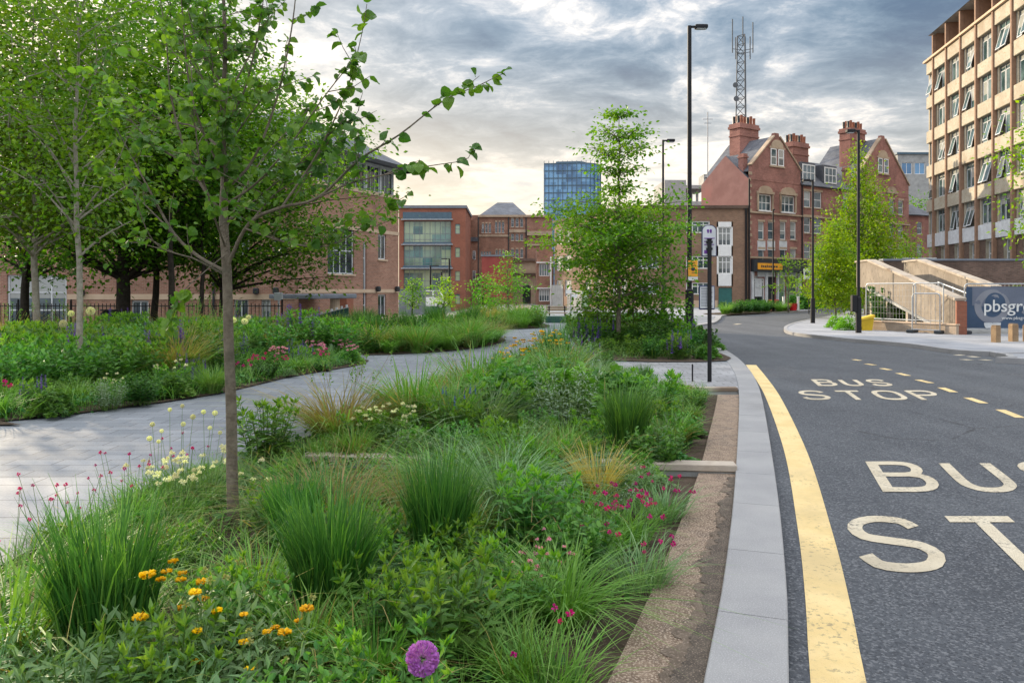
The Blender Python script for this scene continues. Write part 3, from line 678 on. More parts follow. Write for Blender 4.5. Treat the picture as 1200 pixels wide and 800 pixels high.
# --- green glass office
F = Facade(-16.2, 110, 1, 0); root = broot('glass_office', 'four storey office with teal glass front in an orange brick frame', 'building', F)
l3 = tuple(root.location); L = F.u(545.5); zt = F.Z(500, 244)
big = [(F.u(473), F.Z(500, y1), F.u(528.5), F.Z(500, y0)) for y0, y1 in ((259, 284), (287.5, 311.5), (315.5, 338.5), (344, 376))]
sm = [F.rect(533.5, y, 539, y + 11.5) for y in (262.5, 290, 317.5, 344.5)]
mb = wallmesh(L, -2, zt, 14, big + sm, .25); bpart('wall', mb, M['brick_orange'], root, F)
for h in big: window(root, F, h, 9, 3, 'lead', 'glass_teal', .09, base=l3, reveal=.3, name='curtain_wall', rows=(.14, .42))
for h in sm: window(root, F, h, 1, 2, 'lead', 'glass_teal', .06, base=l3)
for y0, y1, m, pr in ((248.5, 257.5, 'panel_blue', .05), (284, 287, 'panel_blue', .06), (311.5, 315, 'panel_blue', .06), (338.5, 343.5, 'panel_blue', .06)):
    mb = MB(); mb.box(big[0][0] - .1, -pr, F.Z(500, y1), big[0][2] + .1, -.001, F.Z(500, y0)); bpart('spandrel', mb, M[m], root, F)
for y0 in (257.8, 287.0, 314.8, 343.5):
    mb = MB(); mb.box(big[0][0] - .3, -.55, F.Z(500, y0) - .02, big[0][2] + .3, -.06, F.Z(500, y0) + .10); bpart('sun_shelf', mb, M['galv'], root, F)
mb = MB(); mb.box(-.2, -.2, zt + .002, L + .2, 14.2, zt + .4); bpart('parapet', mb, M['lead'], root, F)
# --- old arched brick block
F = Facade(-7.0, 125, 1, 0.0); root = broot('victorian_hall', 'old brown brick hall with rows of arched windows and a grey hipped roof', 'building', F)
l3 = tuple(root.location); L = F.u(647); zt = F.Z(600, 252)
def archrow(px0, px1, n, y0, y1, w): return [(a, F.Z(px0, y1), b, F.Z(px0, y0)) for a, b in grid(F.u(px0), F.u(px1), n, w)]
rows = archrow(564, 576, 3, 262, 273, .36) + archrow(579.5, 591.5, 3, 260, 273, .36) + archrow(598, 614, 3, 256, 266, .45) + archrow(598, 614, 3, 274, 282, .45) \
     + archrow(563, 576, 4, 294.5, 300, .32) + archrow(580, 592, 3, 293, 302, .36) + archrow(598, 614, 3, 292, 302, .45)
mb = wallmesh(L, -2, zt, 16, rows, .2); bpart('wall', mb, M['brick_old'], root, F)
for h in rows: window(root, F, h, 1, 2, 'off_white', 'glass_dark', .04, base=l3, sill='stone_pale')
for h in rows[:9] + rows[16:]:
    mb = MB(); c = (h[0] + h[2]) / 2; r = (h[2] - h[0]) / 2; pts = [(c + (r + .04) * math.cos(a), h[3] + (r + .04) * math.sin(a)) for a in np.linspace(0, math.pi, 9)]
    mb.vprism(pts, -.06, -.001); bpart('arch', mb, M['stone'], root, F)
for px0, px1, y0, y1, pr in ((560, 597, 275, 277.5, .12), (617.5, 647, 271, 276, .35), (596, 617, 269, 272.5, .1), (560, 647, 252, 254.5, .3), (617.5, 647, 286, 288, .15)):
    mb = MB(); mb.box(F.u(px0), -pr, F.Z(600, y1), F.u(px1), -.001, F.Z(600, y0)); bpart('cornice', mb, M['stone'], root, F)
a0, a1 = F.u(562), F.u(617); mb = MB(); pts = [(a0, 0, zt), (a1, 0, zt), (a1, 10, zt), (a0, 10, zt)]; q1, q2 = (a0 + 2.8, 5, zt + 2.6), (a1 - 2.2, 5, zt + 2.6)
mb.poly([pts[0], pts[1], q2, q1]); mb.poly([pts[1], pts[2], q2]); mb.poly([pts[2], pts[3], q1, q2]); mb.poly([pts[3], pts[0], q1]); bpart('roof', mb, M['slate'], root, F)
for px in (560.5, 596, 616.5): 
    mb = MB(); x = F.u(px); mb.tube([(x, -.12, -1), (x, -.12, zt - .4)], .10, 6); bpart('drainpipe', mb, M['panel_dark'], root, F)
Fq = Facade(-7.4, 124, 1, 0); mb = wallmesh(Fq.u(559.5), -2, Fq.Z(550, 258), 8, [], .1); bpart('side_block', mb, M['brick_old'], root, Fq)
for px0, y0, y1 in ((546.5, 296, 304), (554, 294, 304), (546.5, 322, 328), (554, 317, 328)):
    h = Fq.rect(px0, y0, px0 + 3.2, y1); window(root, Fq, h, 1, 2, 'off_white', 'glass_dark', .06, base=l3, reveal=.0, v=-.02)
mb = MB(); mb.box(-.2, -.25, Fq.Z(550, 283), Fq.u(560), -.001, Fq.Z(550, 278)); bpart('cornice', mb, M['slate'], root, Fq)
# porch with the arch
Fp = Facade(*G(601, 378)[:1], 100, 1, 0); Fp = Facade((601 - 600) / 900 * 100, 100, 1, 0)
Lp = Fp.u(629); zt2 = Fp.Z(615, 303); arch = Fp.rect(612.5, 338, 622, 372)
mb = wallmesh(Lp, -2, zt2, 12, [arch], .8); bpart('porch', mb, M['stone'], root, Fp)
mb = MB(); mb.box(arch[0], .6, arch[1], arch[2], .7, arch[3]); c = (arch[0] + arch[2]) / 2; r = (arch[2] - arch[0]) / 2
mb.vprism([(c + r * math.cos(a), arch[3] + .001 + r * math.sin(a)) for a in np.linspace(0, math.pi, 11)], -.03, -.001); bpart('doorway', mb, M['panel_dark'], root, Fp)
for y0, y1 in ((303, 306), (320, 322.5)):
    mb = MB(); mb.box(-.2, -.3, Fp.Z(615, y1), Lp + .2, -.001, Fp.Z(615, y0)); bpart('cornice', mb, M['brick_dark'], root, Fp)
F = Facade((564.5 - 600) / 900 * 96, 96, 1, 0); root = broot('red_annexe', 'plain dark red box annexe in front of the old brick hall', 'building', F)
mb = wallmesh(F.u(601), -2, F.Z(580, 300.5), 3.8, [], .1); bpart('wall', mb, M['panel_red'], root, F)
mb = MB(); mb.box(-.1, -.1, F.Z(580, 300.5) + .002, F.u(601) + .1, 3.9, F.Z(580, 300.5) + .2); bpart('coping', mb, M['lead'], root, F)
# --- small low block with strip windows
F = Facade((629.5 - 600) / 900 * 92, 92, 1, 0.0); root = broot('low_block', 'small brick block with white strip windows between the old hall and the brown offices', 'building', F)
l3 = tuple(root.location); L = F.u(648.5); hs = [F.rect(631.5, 309, 644, 323.5), F.rect(631.5, 339, 644, 353)]
mb = wallmesh(L, -2, F.Z(640, 292), 6, hs, .1); bpart('wall', mb, M['brick_old'], root, F)
for h in hs: window(root, F, h, 4, 1, 'white', 'glass_pale', .08, base=l3)
for y in (307, 337): mb = MB(); mb.box(-.1, -.3, F.Z(640, y + 1.3), L, -.001, F.Z(640, y)); bpart('stone_band', mb, M['white'], root, F)
mb = MB(); mb.tube([(L - .3, -.2, -1), (L - .3, -.2, 5.6)], .12, 6); bpart('drainpipe', mb, M['white'], root, F)
# --- brown brick offices with white windows (two faces)
Fa = Facade(4.85, 87.6, .378, -.926); root = broot('brown_office', 'three storey brown brick offices with white window bays behind the middle tree', 'building', Fa)
l3 = tuple(root.location); L = math.dist(Fa.o, (11.2, 72)); zt = 9.25
h1 = []
for px0, px1 in ((652, 659.5), (662, 669.5), (686, 693), (696, 703), (718, 725), (728, 735)):
    for (ya, yb) in ((269, 286), (300, 317), (328.5, 347)):
        xm = 656; u0, u1 = Fa.u(px0), Fa.u(px1); h1.append((u0, Fa.Z(xm, yb), u1, Fa.Z(xm, ya)))
mb = wallmesh(L, -1, zt, 10, h1, .12); bpart('wall', mb, M['brick_brown2'], root, Fa)
for h in h1: window(root, Fa, h, 2, 2, 'white', 'glass_pale', .09, base=l3)
mb = MB(); mb.box(-.15, -.2, zt + .002, L + .15, 10, zt + .25); bpart('parapet', mb, M['brick_dark'], root, Fa)
dr = MB(); dr.box(Fa.u(647.5), -.06, -.5, Fa.u(660), -.001, 2.2).box(Fa.u(665), -.06, -.5, Fa.u(690), -.001, 1.6); bpart('white_hoarding', dr, M['concrete_grey'], root, Fa)
dr = MB(); dr.box(Fa.u(683), -.1, -.5, Fa.u(690), -.061, 1.7); bpart('door', dr, M['green_door'], root, Fa)
Fb = Facade(11.2, 72, 1, 0); L = 22.15 - 11.2; zt = 9.25
hb = [Fb.rect(x0, y0, x1, y1) for x0, x1 in ((745, 772), (804, 832)) for y0, y1 in ((259, 273), (300, 315), (331, 345))]
bay = Fb.rect(840, 260, 858.5, 335); hd = Fb.rect(842, 337, 858, 361); h4 = [Fb.rect(842, y0, 857, y1) for y0, y1 in ((266, 288), (300, 321))]
mb = wallmesh(L, -1, zt, 12, hb + [hd, bay], .12); bpart('wall', mb, M['brick_brown2'], root, Fb)
for h in hb: window(root, Fb, h, 4, 2, 'white', 'glass_pale', .10, base=l3, rows=(.68,))
mb = MB(); a, b_, c_, d_ = bay
zs_ = [b_, h4[1][1], h4[1][3], h4[0][1], h4[0][3], d_]
for i in (0, 2, 4): mb.box(a, -.05, zs_[i], c_, .1, zs_[i + 1])
mb.box(a, -.05, b_, a + .12, .1, d_); mb.box(c_ - .12, -.05, b_, c_, .1, d_); bpart('bay_panel', mb, M['white'], root, Fb)
for h in h4: window(root, Fb, (a + .12, h[1], c_ - .12, h[3]), 3, 2, 'white', 'glass_dark', .10, base=l3, rows=(.66,))
dr = MB(); dr.box(hd[0], .08, hd[1] - .6, hd[2], .16, hd[3]); bpart('door', dr, M['green_door'], root, Fb)
mb = MB(); mb.box(-.1, -.18, zt + .002, L - .01, 12, zt + .28); bpart('parapet', mb, M['brick_dark'], root, Fb)
mb = MB(); mb.box(0, -.05, -.6, hd[0] - .1, -.001, Fb.Z(800, 352)); mb.box(hd[2] + .05, -.05, -.6, L, -.001, .35); bpart('plinth', mb, M['stone_pale'], root, Fb)
mb = MB(); mb.tube([(L - .25, -.15, 0), (L - .25, -.15, zt)], .10, 8); bpart('drainpipe', mb, M['black_metal'], root, Fb)
# --- blue glass tower
cx, cy, r_ = 20.2, 262, 14; root = thing('glass_tower', 'tall blue glass tower with a rounded right edge rising beyond the middle tree', 'tower', (cx, cy, 0))
pts = [(-9.2 + 1.55 * i, -1.2 - .16 * i) for i in range(10)] + [(6.3, -2.2), (7.8, -1.2), (9.2, .4), (10.2, 2.5), (10.6, 5.0)] + [(10.4, 14), (-9.2, 14)]
zt = CAM_H + (340 - 187) * 253 / 900
mb = MB(); mb.prism(pts, 0, zt); obj('glazing', mb, M['glass_blue'], root)
mb = MB()
for k in range(1, 19):
    z = zt * k / 18.0; q = [(x * 1.01, (y - 5) * 1.02 + 5) for x, y in pts[:15]]
    mb = MB()
    for a, b in zip(q, q[1:]): mb.beam((*a, z - .1), (*b, z - .1), .16, .26)
    obj('floor_band', mb, M['panel_blue'], root)
mb = MB()
for i, (x, y) in enumerate(pts[:15]):
    mb.box(x * 1.01 - .09, (y - 5) * 1.02 + 4.9, 0, x * 1.01 + .09, (y - 5) * 1.02 + 5.1, zt + .8)
mb.prism([(x * .55, y * .6 + 3) for x, y in pts[:15]] + [(5, 10), (-5, 10)], zt, zt + 1.2); obj('mullion', mb, M['panel_blue'], root)
# --- flat roofed concrete block behind
F = Facade((779 - 600) / 900 * 105, 105, 1, 0); root = broot('concrete_block', 'grey concrete block with open roof deck showing above the brown offices', 'building', F)
mb = wallmesh(F.u(804), -1, F.Z(790, 211), 8, [], .1); bpart('wall', mb, M['concrete_grey'], root, F)
mb = MB(); a, b = F.u(803.9), F.u(830)
for y0, y1 in ((217, 221), (236, 250)): mb.box(a + .01, 0, F.Z(815, y1), b, 6, F.Z(815, y0))
for px in (805, 811, 818, 826): mb.box(F.u(px), 1, F.Z(815, 236), F.u(px) + .3, 1.3, F.Z(815, 221))
mb.box(F.u(827), 1, F.Z(815, 217), F.u(836), 4, F.Z(815, 203)); bpart('roof_deck', mb, M['concrete_grey'], root, F)

# --- red Victorian gabled building
FV = Facade(22.2, 72, .84, .545); root = broot('gabled_building', 'red brick Victorian terrace with two tall gables, slate roofs and clustered chimneys', 'building', FV)
l3 = tuple(root.location); L = 26.9
Zg = 4.15                                  # top of the shop floor
def vr(x0, y0, x1, y1): return FV.rect(x0, y0, x1, y1)
gw, dw, fw = [], [], []
for x0, x1 in ((888.5, 895.5), (900, 907), (914, 921), (926, 933)): gw += [vr(x0, 260, x1, 281), vr(x0, 292, x1, 312)]
fw = [vr(888.5, 228, 904, 247), vr(915, 229.5, 931, 249)]
mid = [vr(942, y0, 950, y1) for y0, y1 in ((224, 243), (254, 273), (286, 304))] + [vr(954, y0, 963, y1) for y0, y1 in ((225, 244), (255, 274), (287, 305))]
u7 = FV.u(1014); r_w = []
for u0 in (14.6, 18.3, 20.1, 23.0, 24.8):
    for z0, z1 in ((4.9, 6.5), (7.4, 9.0), (10.0, 11.6)): r_w.append((u0, z0, u0 + 1.0, z1))
shop = [vr(882, 326, 896, 354.5), (FV.u(911), .35, FV.u(920.5), 3.1), (FV.u(921.5), .35, FV.u(934.5), 3.1), (FV.u(899), -.1, FV.u(909.5), 3.1), (10.4, .3, 13.0, 3.1), (14.2, .3, 17.0, 3.1), (18.6, .3, 21.0, 3.1)]
mb = wallmesh(L, -1, 12.0, 5.9, gw + fw + mid + r_w + shop, .16); bpart('wall', mb, M['brick_red'], root, FV)
for h in gw + mid + r_w: window(root, FV, h, 1, 2, 'white', 'glass_pale', .09, base=l3, sill='stone', rows=(.5,))
for h in fw: window(root, FV, h, 3, 2, 'white', 'glass_pale', .09, base=l3, sill='white')
window(root, FV, shop[0], 1, 2, 'white', 'glass_dark', .12, base=l3, rows=(.85,), name='shop_window')
for h in shop[1:3] + shop[4:]: window(root, FV, h, 1, 1, 'off_white', 'glass_teal', .12, base=l3, name='shop_window')
d = MB(); h = shop[3]; d.box(h[0], .2, h[1], h[2], .26, h[3]); bpart('shop_door', d, M['panel_dark'], root, FV)
# gable fronts
def gable(u0, u1, uz, ze, zp, D, v=-.03, step=True):
    mb = MB(); c = (u0 + u1) / 2
    mb.vprism([(u0, 12.0), (u1, 12.0), (u1, ze + .5), (c + .45, zp - .2), (c + .3, zp + .25), (c - .3, zp + .25), (c - .45, zp - .2), (u0, ze + .5)], v, .32); bpart('gable', mb, M['brick_red'], root, FV)
    mb = MB(); mb.beam((u0 - .12, .1, ze + .52), (c - .42, .1, zp - .05), .5, .12); mb.beam((u1 + .12, .1, ze + .52), (c + .42, .1, zp - .05), .5, .12); bpart('gable_coping', mb, M['stone'], root, FV)
    mb = MB(); mb.slab([(c, .321, zp), (c, D, zp), (u0 - .05, D, ze), (u0 - .05, .321, ze)], .12); mb.slab([(c, .321, zp - .002), (u1 + .05, .321, ze), (u1 + .05, D, ze), (c, D, zp - .002)], .12)
    mb.add([(u0, D - .05, ze), (u1, D - .05, ze), (c, D - .05, zp)], [(0, 2, 1)]); bpart('roof', mb, M['slate'], root, FV)
gable(.35, 7.6, 0, 12.86, 16.5, 5.9); gable(16.7, 26.8, 0, 12.86, 18.2, 6.4)
for c, z in ((4.0, 14.45), (21.75, 15.2)):
    for s in (-1, 1):
        h = (c + s * .55 - .42, z - .85, c + s * .55 + .42, z + .75); window(root, FV, h, 1, 2, 'white', 'glass_pale', .09, base=l3, reveal=0, v=-.06)
    mb = MB(); mb.box(c - 1.15, -.12, z + .76, c + 1.15, -.031, z + .95); mb.vprism([(c + .9 * math.cos(a), z + .951 + .7 * math.sin(a)) for a in np.linspace(0, math.pi, 9)], -.12, -.031); mb.box(c - 1.1, -.14, z - 1.02, c + 1.1, -.031, z - .86); bpart('stone_surround', mb, M['stone'], root, FV)
for h in fw + [(19.3, 0, 20.9, 12.2), (22.6, 0, 24.2, 12.2)]:
    mb = MB(); c = (h[0] + h[2]) / 2; w = (h[2] - h[0]) / 2 + .25; z = h[3] + .05
    mb.box(c - w, -.18, z, c + w, -.001, z + .22); mb.vprism([(c + w * .8 * math.cos(a), z + .221 + .55 * math.sin(a)) for a in np.linspace(0, math.pi, 9)], -.16, -.001)
    if h in fw: mb.box(h[0] - .2, -.12, h[1], h[0] - .02, -.001, z); mb.box(h[2] + .02, -.12, h[1], h[2] + .2, -.001, z)
    bpart('stone_surround', mb, M['stone'], root, FV)
for z, pr in ((8.86, .16), (4.62, .12)):
    mb = MB(); mb.box(-.02, -pr, z, L + .02, -.001, z + .16); bpart('string_course', mb, M['stone'], root, FV)
mb = MB(); hs_ = sorted(set([(round(h[0], 2), round(h[2], 2)) for h in gw]))
for h in gw + mid + r_w: mb = MB(); mb.box(h[0] - .08, -.05, h[3] + .001, h[2] + .08, -.002, h[3] + .2); bpart('lintel', mb, M['stone'], root, FV)
mb = MB()
for h in [g for g in gw if g[1] < 6.5]: mb = MB(); mb.box(h[0] - .12, -.045, h[1] - 1.0, h[2] + .12, -.002, h[1] - .1); bpart('apron_panel', mb, M['off_white'], root, FV)
mb = MB()
for k in range(14): z = 4.9 + k * .58; mb.box(-.03, -.04, z, .42 if k % 2 else .28, -.003, z + .29)
bpart('quoin', mb, M['stone'], root, FV)
# middle slate roof with dormers
mb = MB(); mb.slab([(7.6, -.3, 12.06), (16.7, -.3, 12.06), (16.7, 3.0, 15.2), (7.6, 3.0, 15.2)], .12); mb.slab([(7.6, 3.002, 15.2), (16.7, 3.002, 15.2), (16.7, 6.2, 12.06), (7.6, 6.2, 12.06)], .12); bpart('roof', mb, M['slate'], root, FV)
for px in (949, 974.5):
    u = FV.u(px); mb = wallmesh(2.3, 12.4, 14.4, 2.2, [(.15, 12.55, 2.15, 14.2)], .02); 
    q = bpart('dormer', mb, M['slate'], root, FV); q.location = (*(np.array(FV.p(u - 1.15, .2)) - np.array(l3[:2])), 0)
    window(root, FV, (u - 1.0, 12.55, u + 1.0, 14.2), 3, 2, 'white', 'glass_pale', .11, base=l3, reveal=.05, v=.1)
# pink rendered side wall with its low gable, and roof slopes behind
side = Facade(22.2, 72, -.545, .84)
mb = MB(); sp = [(0, -1), (5.9, -1), (5.9, 12.1), (2.8, 14.6), (.0, 12.02)]
v = []
for s_, z in sp: v.append((*side.p(s_, .03), z))
v = [(a - l3[0], b - l3[1], c) for a, b, c in v]; mb.poly(v[::-1])
x0, y0 = FV.p(.35, 2.8); v2 = [( *FV.p(3.0, 2.8), 14.3)]
p_ap = np.array([*side.p(2.8, 0), 14.6]); p_in = np.array([*FV.p(3.2, 2.8), 14.6]); p0 = np.array([*side.p(0, 0), 11.9]); p0i = np.array([*FV.p(1.0, 0.35), 12.2]); p6 = np.array([*side.p(5.9, 0), 12.1]); p6i = np.array([*FV.p(1.0, 5.9), 12.3])
obj('side_wall', mb, M['render_pink'], root, (0, 0, -l3[2]))
mb = MB(); bb = np.array([*l3[:2], 0]); mb.slab([tuple(p - bb) for p in (p_ap, p_in, p0i, p0)], .1); mb.slab([tuple(p - bb) for p in (p_ap, p6, p6i, p_in)], .1); obj('roof', mb, M['slate'], root, (0, 0, -l3[2]))
def chimney(u, v, w, d, z0, z1, npots):
    mb = MB(); mb.box(u - w / 2, v, z0, u + w / 2, v + d, z1 - .5); mb.box(u - w / 2 - .12, v - .12, z1 - .5, u + w / 2 + .12, v + d + .12, z1 - .25); mb.box(u - w / 2 - .05, v - .05, z1 - .25, u + w / 2 + .05, v + d + .05, z1)
    mb.box(u - w / 2 - .06, v - .06, z1 - 1.3, u + w / 2 + .06, v + d + .06, z1 - 1.15)
    c = bpart('chimney', mb, M['brick_red'], root, FV)
    for k in range(npots):
        pm = MB(); x = u - w / 2 + w * (k + .5) / npots
        for vv_ in (v + d * .3, v + d * .72): pm.tube([(x, vv_, z1), (x, vv_, z1 + .25), (x, vv_, z1 + .75 + .15 * (k % 3 == 1))], [.17, .13, .15], 8)
        obj('chimney_pot', pm, M['brick_orange'] if k % 3 else M['panel_dark'], c)
chimney(3.9, 3.2, 2.8, 1.3, 12.5, 18.2, 6); chimney(9.3, 1.2, 2.5, 1.2, 12.5, 16.6, 6); chimney(20.3, 2.0, 2.8, 1.3, 12.5, 19.4, 6)
for u, v_ in ((.6, .9), (8.1, .5), (16.1, .3)):
    mb = MB(); mb.box(u - .3, v_, 11.8, u + .3, v_ + .6, 14.6); mb.box(u - .37, v_ - .07, 14.2, u + .37, v_ + .67, 14.35); bpart('chimney', mb, M['brick_red'], root, FV)
mb = MB(); mb.tube([(-.12, -.15, 0), (-.12, -.15, 12)], .08, 8); mb.tube([(7.75, -.12, 0), (7.75, -.12, 12.6)], .07, 8); bpart('drainpipe', mb, M['black_metal'], root, FV)
# shop front joinery
mb = MB(); u0, u1 = FV.u(879.5), FV.u(941); mb.box(u0, -.55, 3.35, u1, -.001, 4.5); bpart('fascia', mb, M['panel_dark'], root, FV)
M['sign_orange'] = plain('sign_orange', (.80, .36, .03), .5)
mb = MB(); a, b = FV.u(882.3), FV.u(911); mb.box(a, -.60, 3.55, b, -.551, 4.15); sg = bpart('shop_sign', mb, M['sign_orange'], root, FV)
mb = MB(); x = a + .45
for k in range(9):
    w = .14 + .06 * ((k * 7) % 3); mb.box(x, -.606, 3.74, x + w, -.601, 3.92 + .05 * ((k * 5) % 3 == 0)); x += w + .07
lt = bpart('sign_lettering', mb, M['panel_dark'], root, FV)
mb = MB(); mb.box(u0, -.2, -.3, FV.u(882), -.001, 3.35); mb.box(FV.u(896.2), -.2, -.3, FV.u(898), -.001, 3.35); mb.box(FV.u(882), -.2, -.3, FV.u(896.2), -.001, .2); mb.box(FV.u(909.7), -.2, -.3, FV.u(911), -.001, 3.35)
for a, b in ((FV.u(934.7), FV.u(937.5)), (9.9, 10.3), (13.1, 13.6), (17.2, 17.8)): mb.box(a, -.2, -.3, b, -.001, 3.3)
bpart('pilaster', mb, M['off_white'], root, FV)
mb = MB(); mb.box(u1 + .1, -.4, 3.3, 24, -.002, 4.2); bpart('fascia', mb, M['lead'], root, FV)
mb = MB(); mb.box(FV.u(884.7), -.0, 1.0, FV.u(893), .03, 3.0); mb.box(FV.u(886.5), -.03, 1.8, FV.u(891), -.001, 2.5, ); bpart('window_poster', mb, M['off_white'], root, FV)
# return wing on the right
Fr = Facade(*FV.p(26.95, .6), .93, .36); mb = wallmesh(5.0, -1, 10.2, 8, [(2.0, 5.2, 2.8, 6.9), (2.0, 8.0, 2.8, 9.4)], .1); q = bpart('return_wing', mb, M['brick_red'], root, Fr)
for h in ((2.0, 5.2, 2.8, 6.9), (2.0, 8.0, 2.8, 9.4)): window(root, Fr, h, 1, 2, 'white', 'glass_dark', .07, base=l3)
mb = MB(); mb.slab([(-.1, -.3, 10.21), (5.2, -.3, 10.21), (5.2, 4, 11.9), (-.1, 4, 13.6)], .12); bpart('roof', mb, M['slate'], root, Fr)
mb = MB()
for k in range(12): z = 1 + k * .75; mb.box(4.5 if k % 2 else 4.7, -.05, z, 5.03, -.003, z + .37); 
bpart('quoin', mb, M['stone'], root, Fr)
# grey modern block behind on the right
F = Facade((1052 - 600) / 900 * 118, 118, 1, 0); root = broot('grey_block', 'grey block with a glazed top floor behind the gabled terrace', 'building', F)
l3 = tuple(root.location); L = 9; hs = [(.6 + i * 2.0, 19.4, 2.2 + i * 2.0, 21.2) for i in range(3)] + [(.6 + i * 2.0, 9.5, 2.2 + i * 2.0, 12.4) for i in range(3)]
mb = wallmesh(L, -1, F.Z(1080, 181), 8, hs, .1); bpart('wall', mb, M['concrete_grey'], root, F)
for h in hs: window(root, F, h, 2, 1, 'white', 'glass_blue', .09, base=l3)
mb = MB(); mb.box(-.2, -.2, F.Z(1080, 181) + .01, L + .2, 8, F.Z(1080, 181) + .3); bpart('parapet', mb, M['panel_blue'], root, F)

# --- lattice mast
t = thing('radio_mast', 'tall lattice radio mast with dish and whip aerials behind the first gable', 'mast', ((870 - 600) / 900 * 96, 96, 0))
H = CAM_H + (340 - 42) * 96 / 900; mb = MB()
def corner(k, z): r = 1.15 - .55 * (z / H); a = R(40) + k * 2 * math.pi / 3; return (r * math.cos(a), r * math.sin(a), z)
nz = 30
for k in range(3):
    mb.beam(corner(k, 0), corner(k, H), .12, .12)
    for i in range(nz):
        z0, z1 = H * i / nz, H * (i + 1) / nz
        mb.beam(corner(k, z0), corner((k + 1) % 3, z1), .055, .055); mb.beam(corner(k, z1), corner((k + 1) % 3, z1), .055, .055)
M['mast_grey'] = plain('mast_grey', (.09, .10, .11), .7); obj('lattice', mb, M['mast_grey'], t)
for dx_, z0, z1 in ((-1.3, H - 2.2, H + 2.0), (0, H - 1, H + 2.3), (1.25, H - 2.2, H + 1.6), (-.9, H - 3, H - .3), (.9, H - 3, H - .2)):
    mb = MB(); mb.tube([(dx_, -.2, z0), (dx_, -.2, z1)], .07, 6); mb.beam((0, 0, (z0 + H - 1.5) / 2), (dx_, -.2, (z0 + H - 1.2) / 2), .06, .06); obj('aerial', mb, M['mast_grey'], t)
for dx_, z in ((-1.0, H - 6.3), (-.9, H - 8)):
    mb = MB(); mb.tube([(dx_, -.5, z), (dx_, -.35, z), (dx_, -.2, z)], [.35, .3, .1], 10); mb.beam((dx_, -.2, z), (0, 0, z), .06, .06); obj('dish', mb, M['mast_grey'], t)
t = tag(obj('roof_aerial', MB().tube([(0, 0, 11), (0, 0, 19.3)], .05, 6).beam((-.5, 0, 18.6), (.5, 0, 18.6), .05, .05).beam((-.35, 0, 18.2), (.35, 0, 18.2), .05, .05), M['grey_metal'], loc=(side.p(5.2, -.12)[0], side.p(5.2, -.12)[1], 0)), 'thin pole aerial fixed to the pink rendered gable wall', 'aerial')

# --- right concrete office block
M['conc_warm'] = mottled('conc_warm', (.36, .325, .255), (.46, .42, .335), 1.0, .85, .5, 25., .25, c3=(.32, .26, .19), fine=(5., .52, .66, (.34, .27, .19)))
M['conc_red'] = plain('conc_red', (.27, .165, .11), .8)
FR = Facade(40.7, 75, -.155, -.988); root = broot('concrete_office', 'tall concrete office block with tilted open windows at the right edge', 'building', FR)
l3 = tuple(root.location); NB = 10; bayw = 3.08; u0 = 1.8; L = u0 + NB * bayw + .6
wt = [22.55, 19.2, 15.85, 12.5, 9.15]; wl = 2.15
holes = []
for zt_ in wt:
    holes.append((.25, zt_ - wl, 1.45, zt_)) 
    for i in range(NB): holes.append((u0 + i * bayw + .42, zt_ - wl, u0 + (i + 1) * bayw - .12, zt_))
gh = [(u0 + i * bayw + 1.2, 2.0, u0 + (i + 1) * bayw - .3, 5.6) for i in range(NB)]
mb = wallmesh(L, -2, 23.75, 16, holes + gh, .22); bpart('wall', mb, M['conc_warm'], root, FR)
# frames with three lights, some tilted open
M['frame_grey'] = plain('frame_grey', (.22, .24, .25), .5)
w3 = bayw - .54
def lightmesh(w, h):
    f = MB(); b = .07
    f.box(0, 0, 0, b, .05, h); f.box(w - b, 0, 0, w, .05, h); f.box(b, 0, 0, w - b, .05, b); f.box(b, 0, h - b, w - b, .05, h)
    g = MB(); g.box(b * .5, .015, b * .5, w - b * .5, .035, h - b * .5); return f.mesh('casement', M['off_white']), g.mesh('pane', M['glass_bld'])
M['glass_bld'] = glassmat('glass_bld', (.02, .05, .055), (.10, .16, .16), .05, curtain=(.42, .42, .38), scale=.7)
frm = {}
def bwin(h, n, rnd):
    w, hh = h[2] - h[0], h[3] - h[1]; key = (round(w, 2), round(hh, 2), n)
    if key not in frm:
        f = MB(); b = .05; f.box(0, 0, 0, b, .1, hh); f.box(w - b, 0, 0, w, .1, hh); f.box(b, 0, 0, w - b, .1, b); f.box(b, 0, hh - b, w - b, .1, hh)
        for i in range(1, n): x = w * i / n; f.box(x - .03, .003, b, x + .03, .097, hh - b)
        f.box(b, .008, hh * .8 - .02, w - b, .092, hh * .8 + .02) if n == 3 else None
        frm[key] = (f.mesh('window', M['frame_grey']), lightmesh(w / n - .08, hh * (.78 if n == 3 else .94)), MB().box(.03, .06, hh * .8, w - .03, .07, hh - .03).mesh('top_light', M['glass_bld']))
    fm, (cm, pm), tm = frm[key]; x, y = FR.p(h[0], .10)
    fo = link_mesh('window', fm, root, (x - l3[0], y - l3[1], h[1]), FR.rz)
    if n == 3: link_mesh('top_light', tm, fo)
    for i in range(n):
        c = link_mesh('casement', cm, fo, (w * i / n + .04, .02, .05)); 
        if rnd.random() < .30:
            th = R(rnd.choice([9, 12, 15])); hc = hh * (.78 if n == 3 else .94); c.rotation_euler = (-th, 0, 0); c.location[1] = .02 - hc * math.sin(th); c.location[2] = .05 + hc * (1 - math.cos(th))
        me = pm; 
        c.data = COMB(cm, pm)
CB = {}
def COMB(a, b):
    k = (a.name, b.name)
    if k not in CB:
        m = MB()
        for i, me in enumerate((a, b)):
            V = np.array([v.co[:] for v in me.vertices]); m.add(V, [tuple(p.vertices) for p in me.polygons], i)
        CB[k] = m.mesh('casement', [a.materials[0], b.materials[0]])
    return CB[k]
rnd = random.Random(3)
for h in holes:
    if h[0] > 26: continue
    bwin(h, 3 if h[2] - h[0] > 2 else 1, rnd)
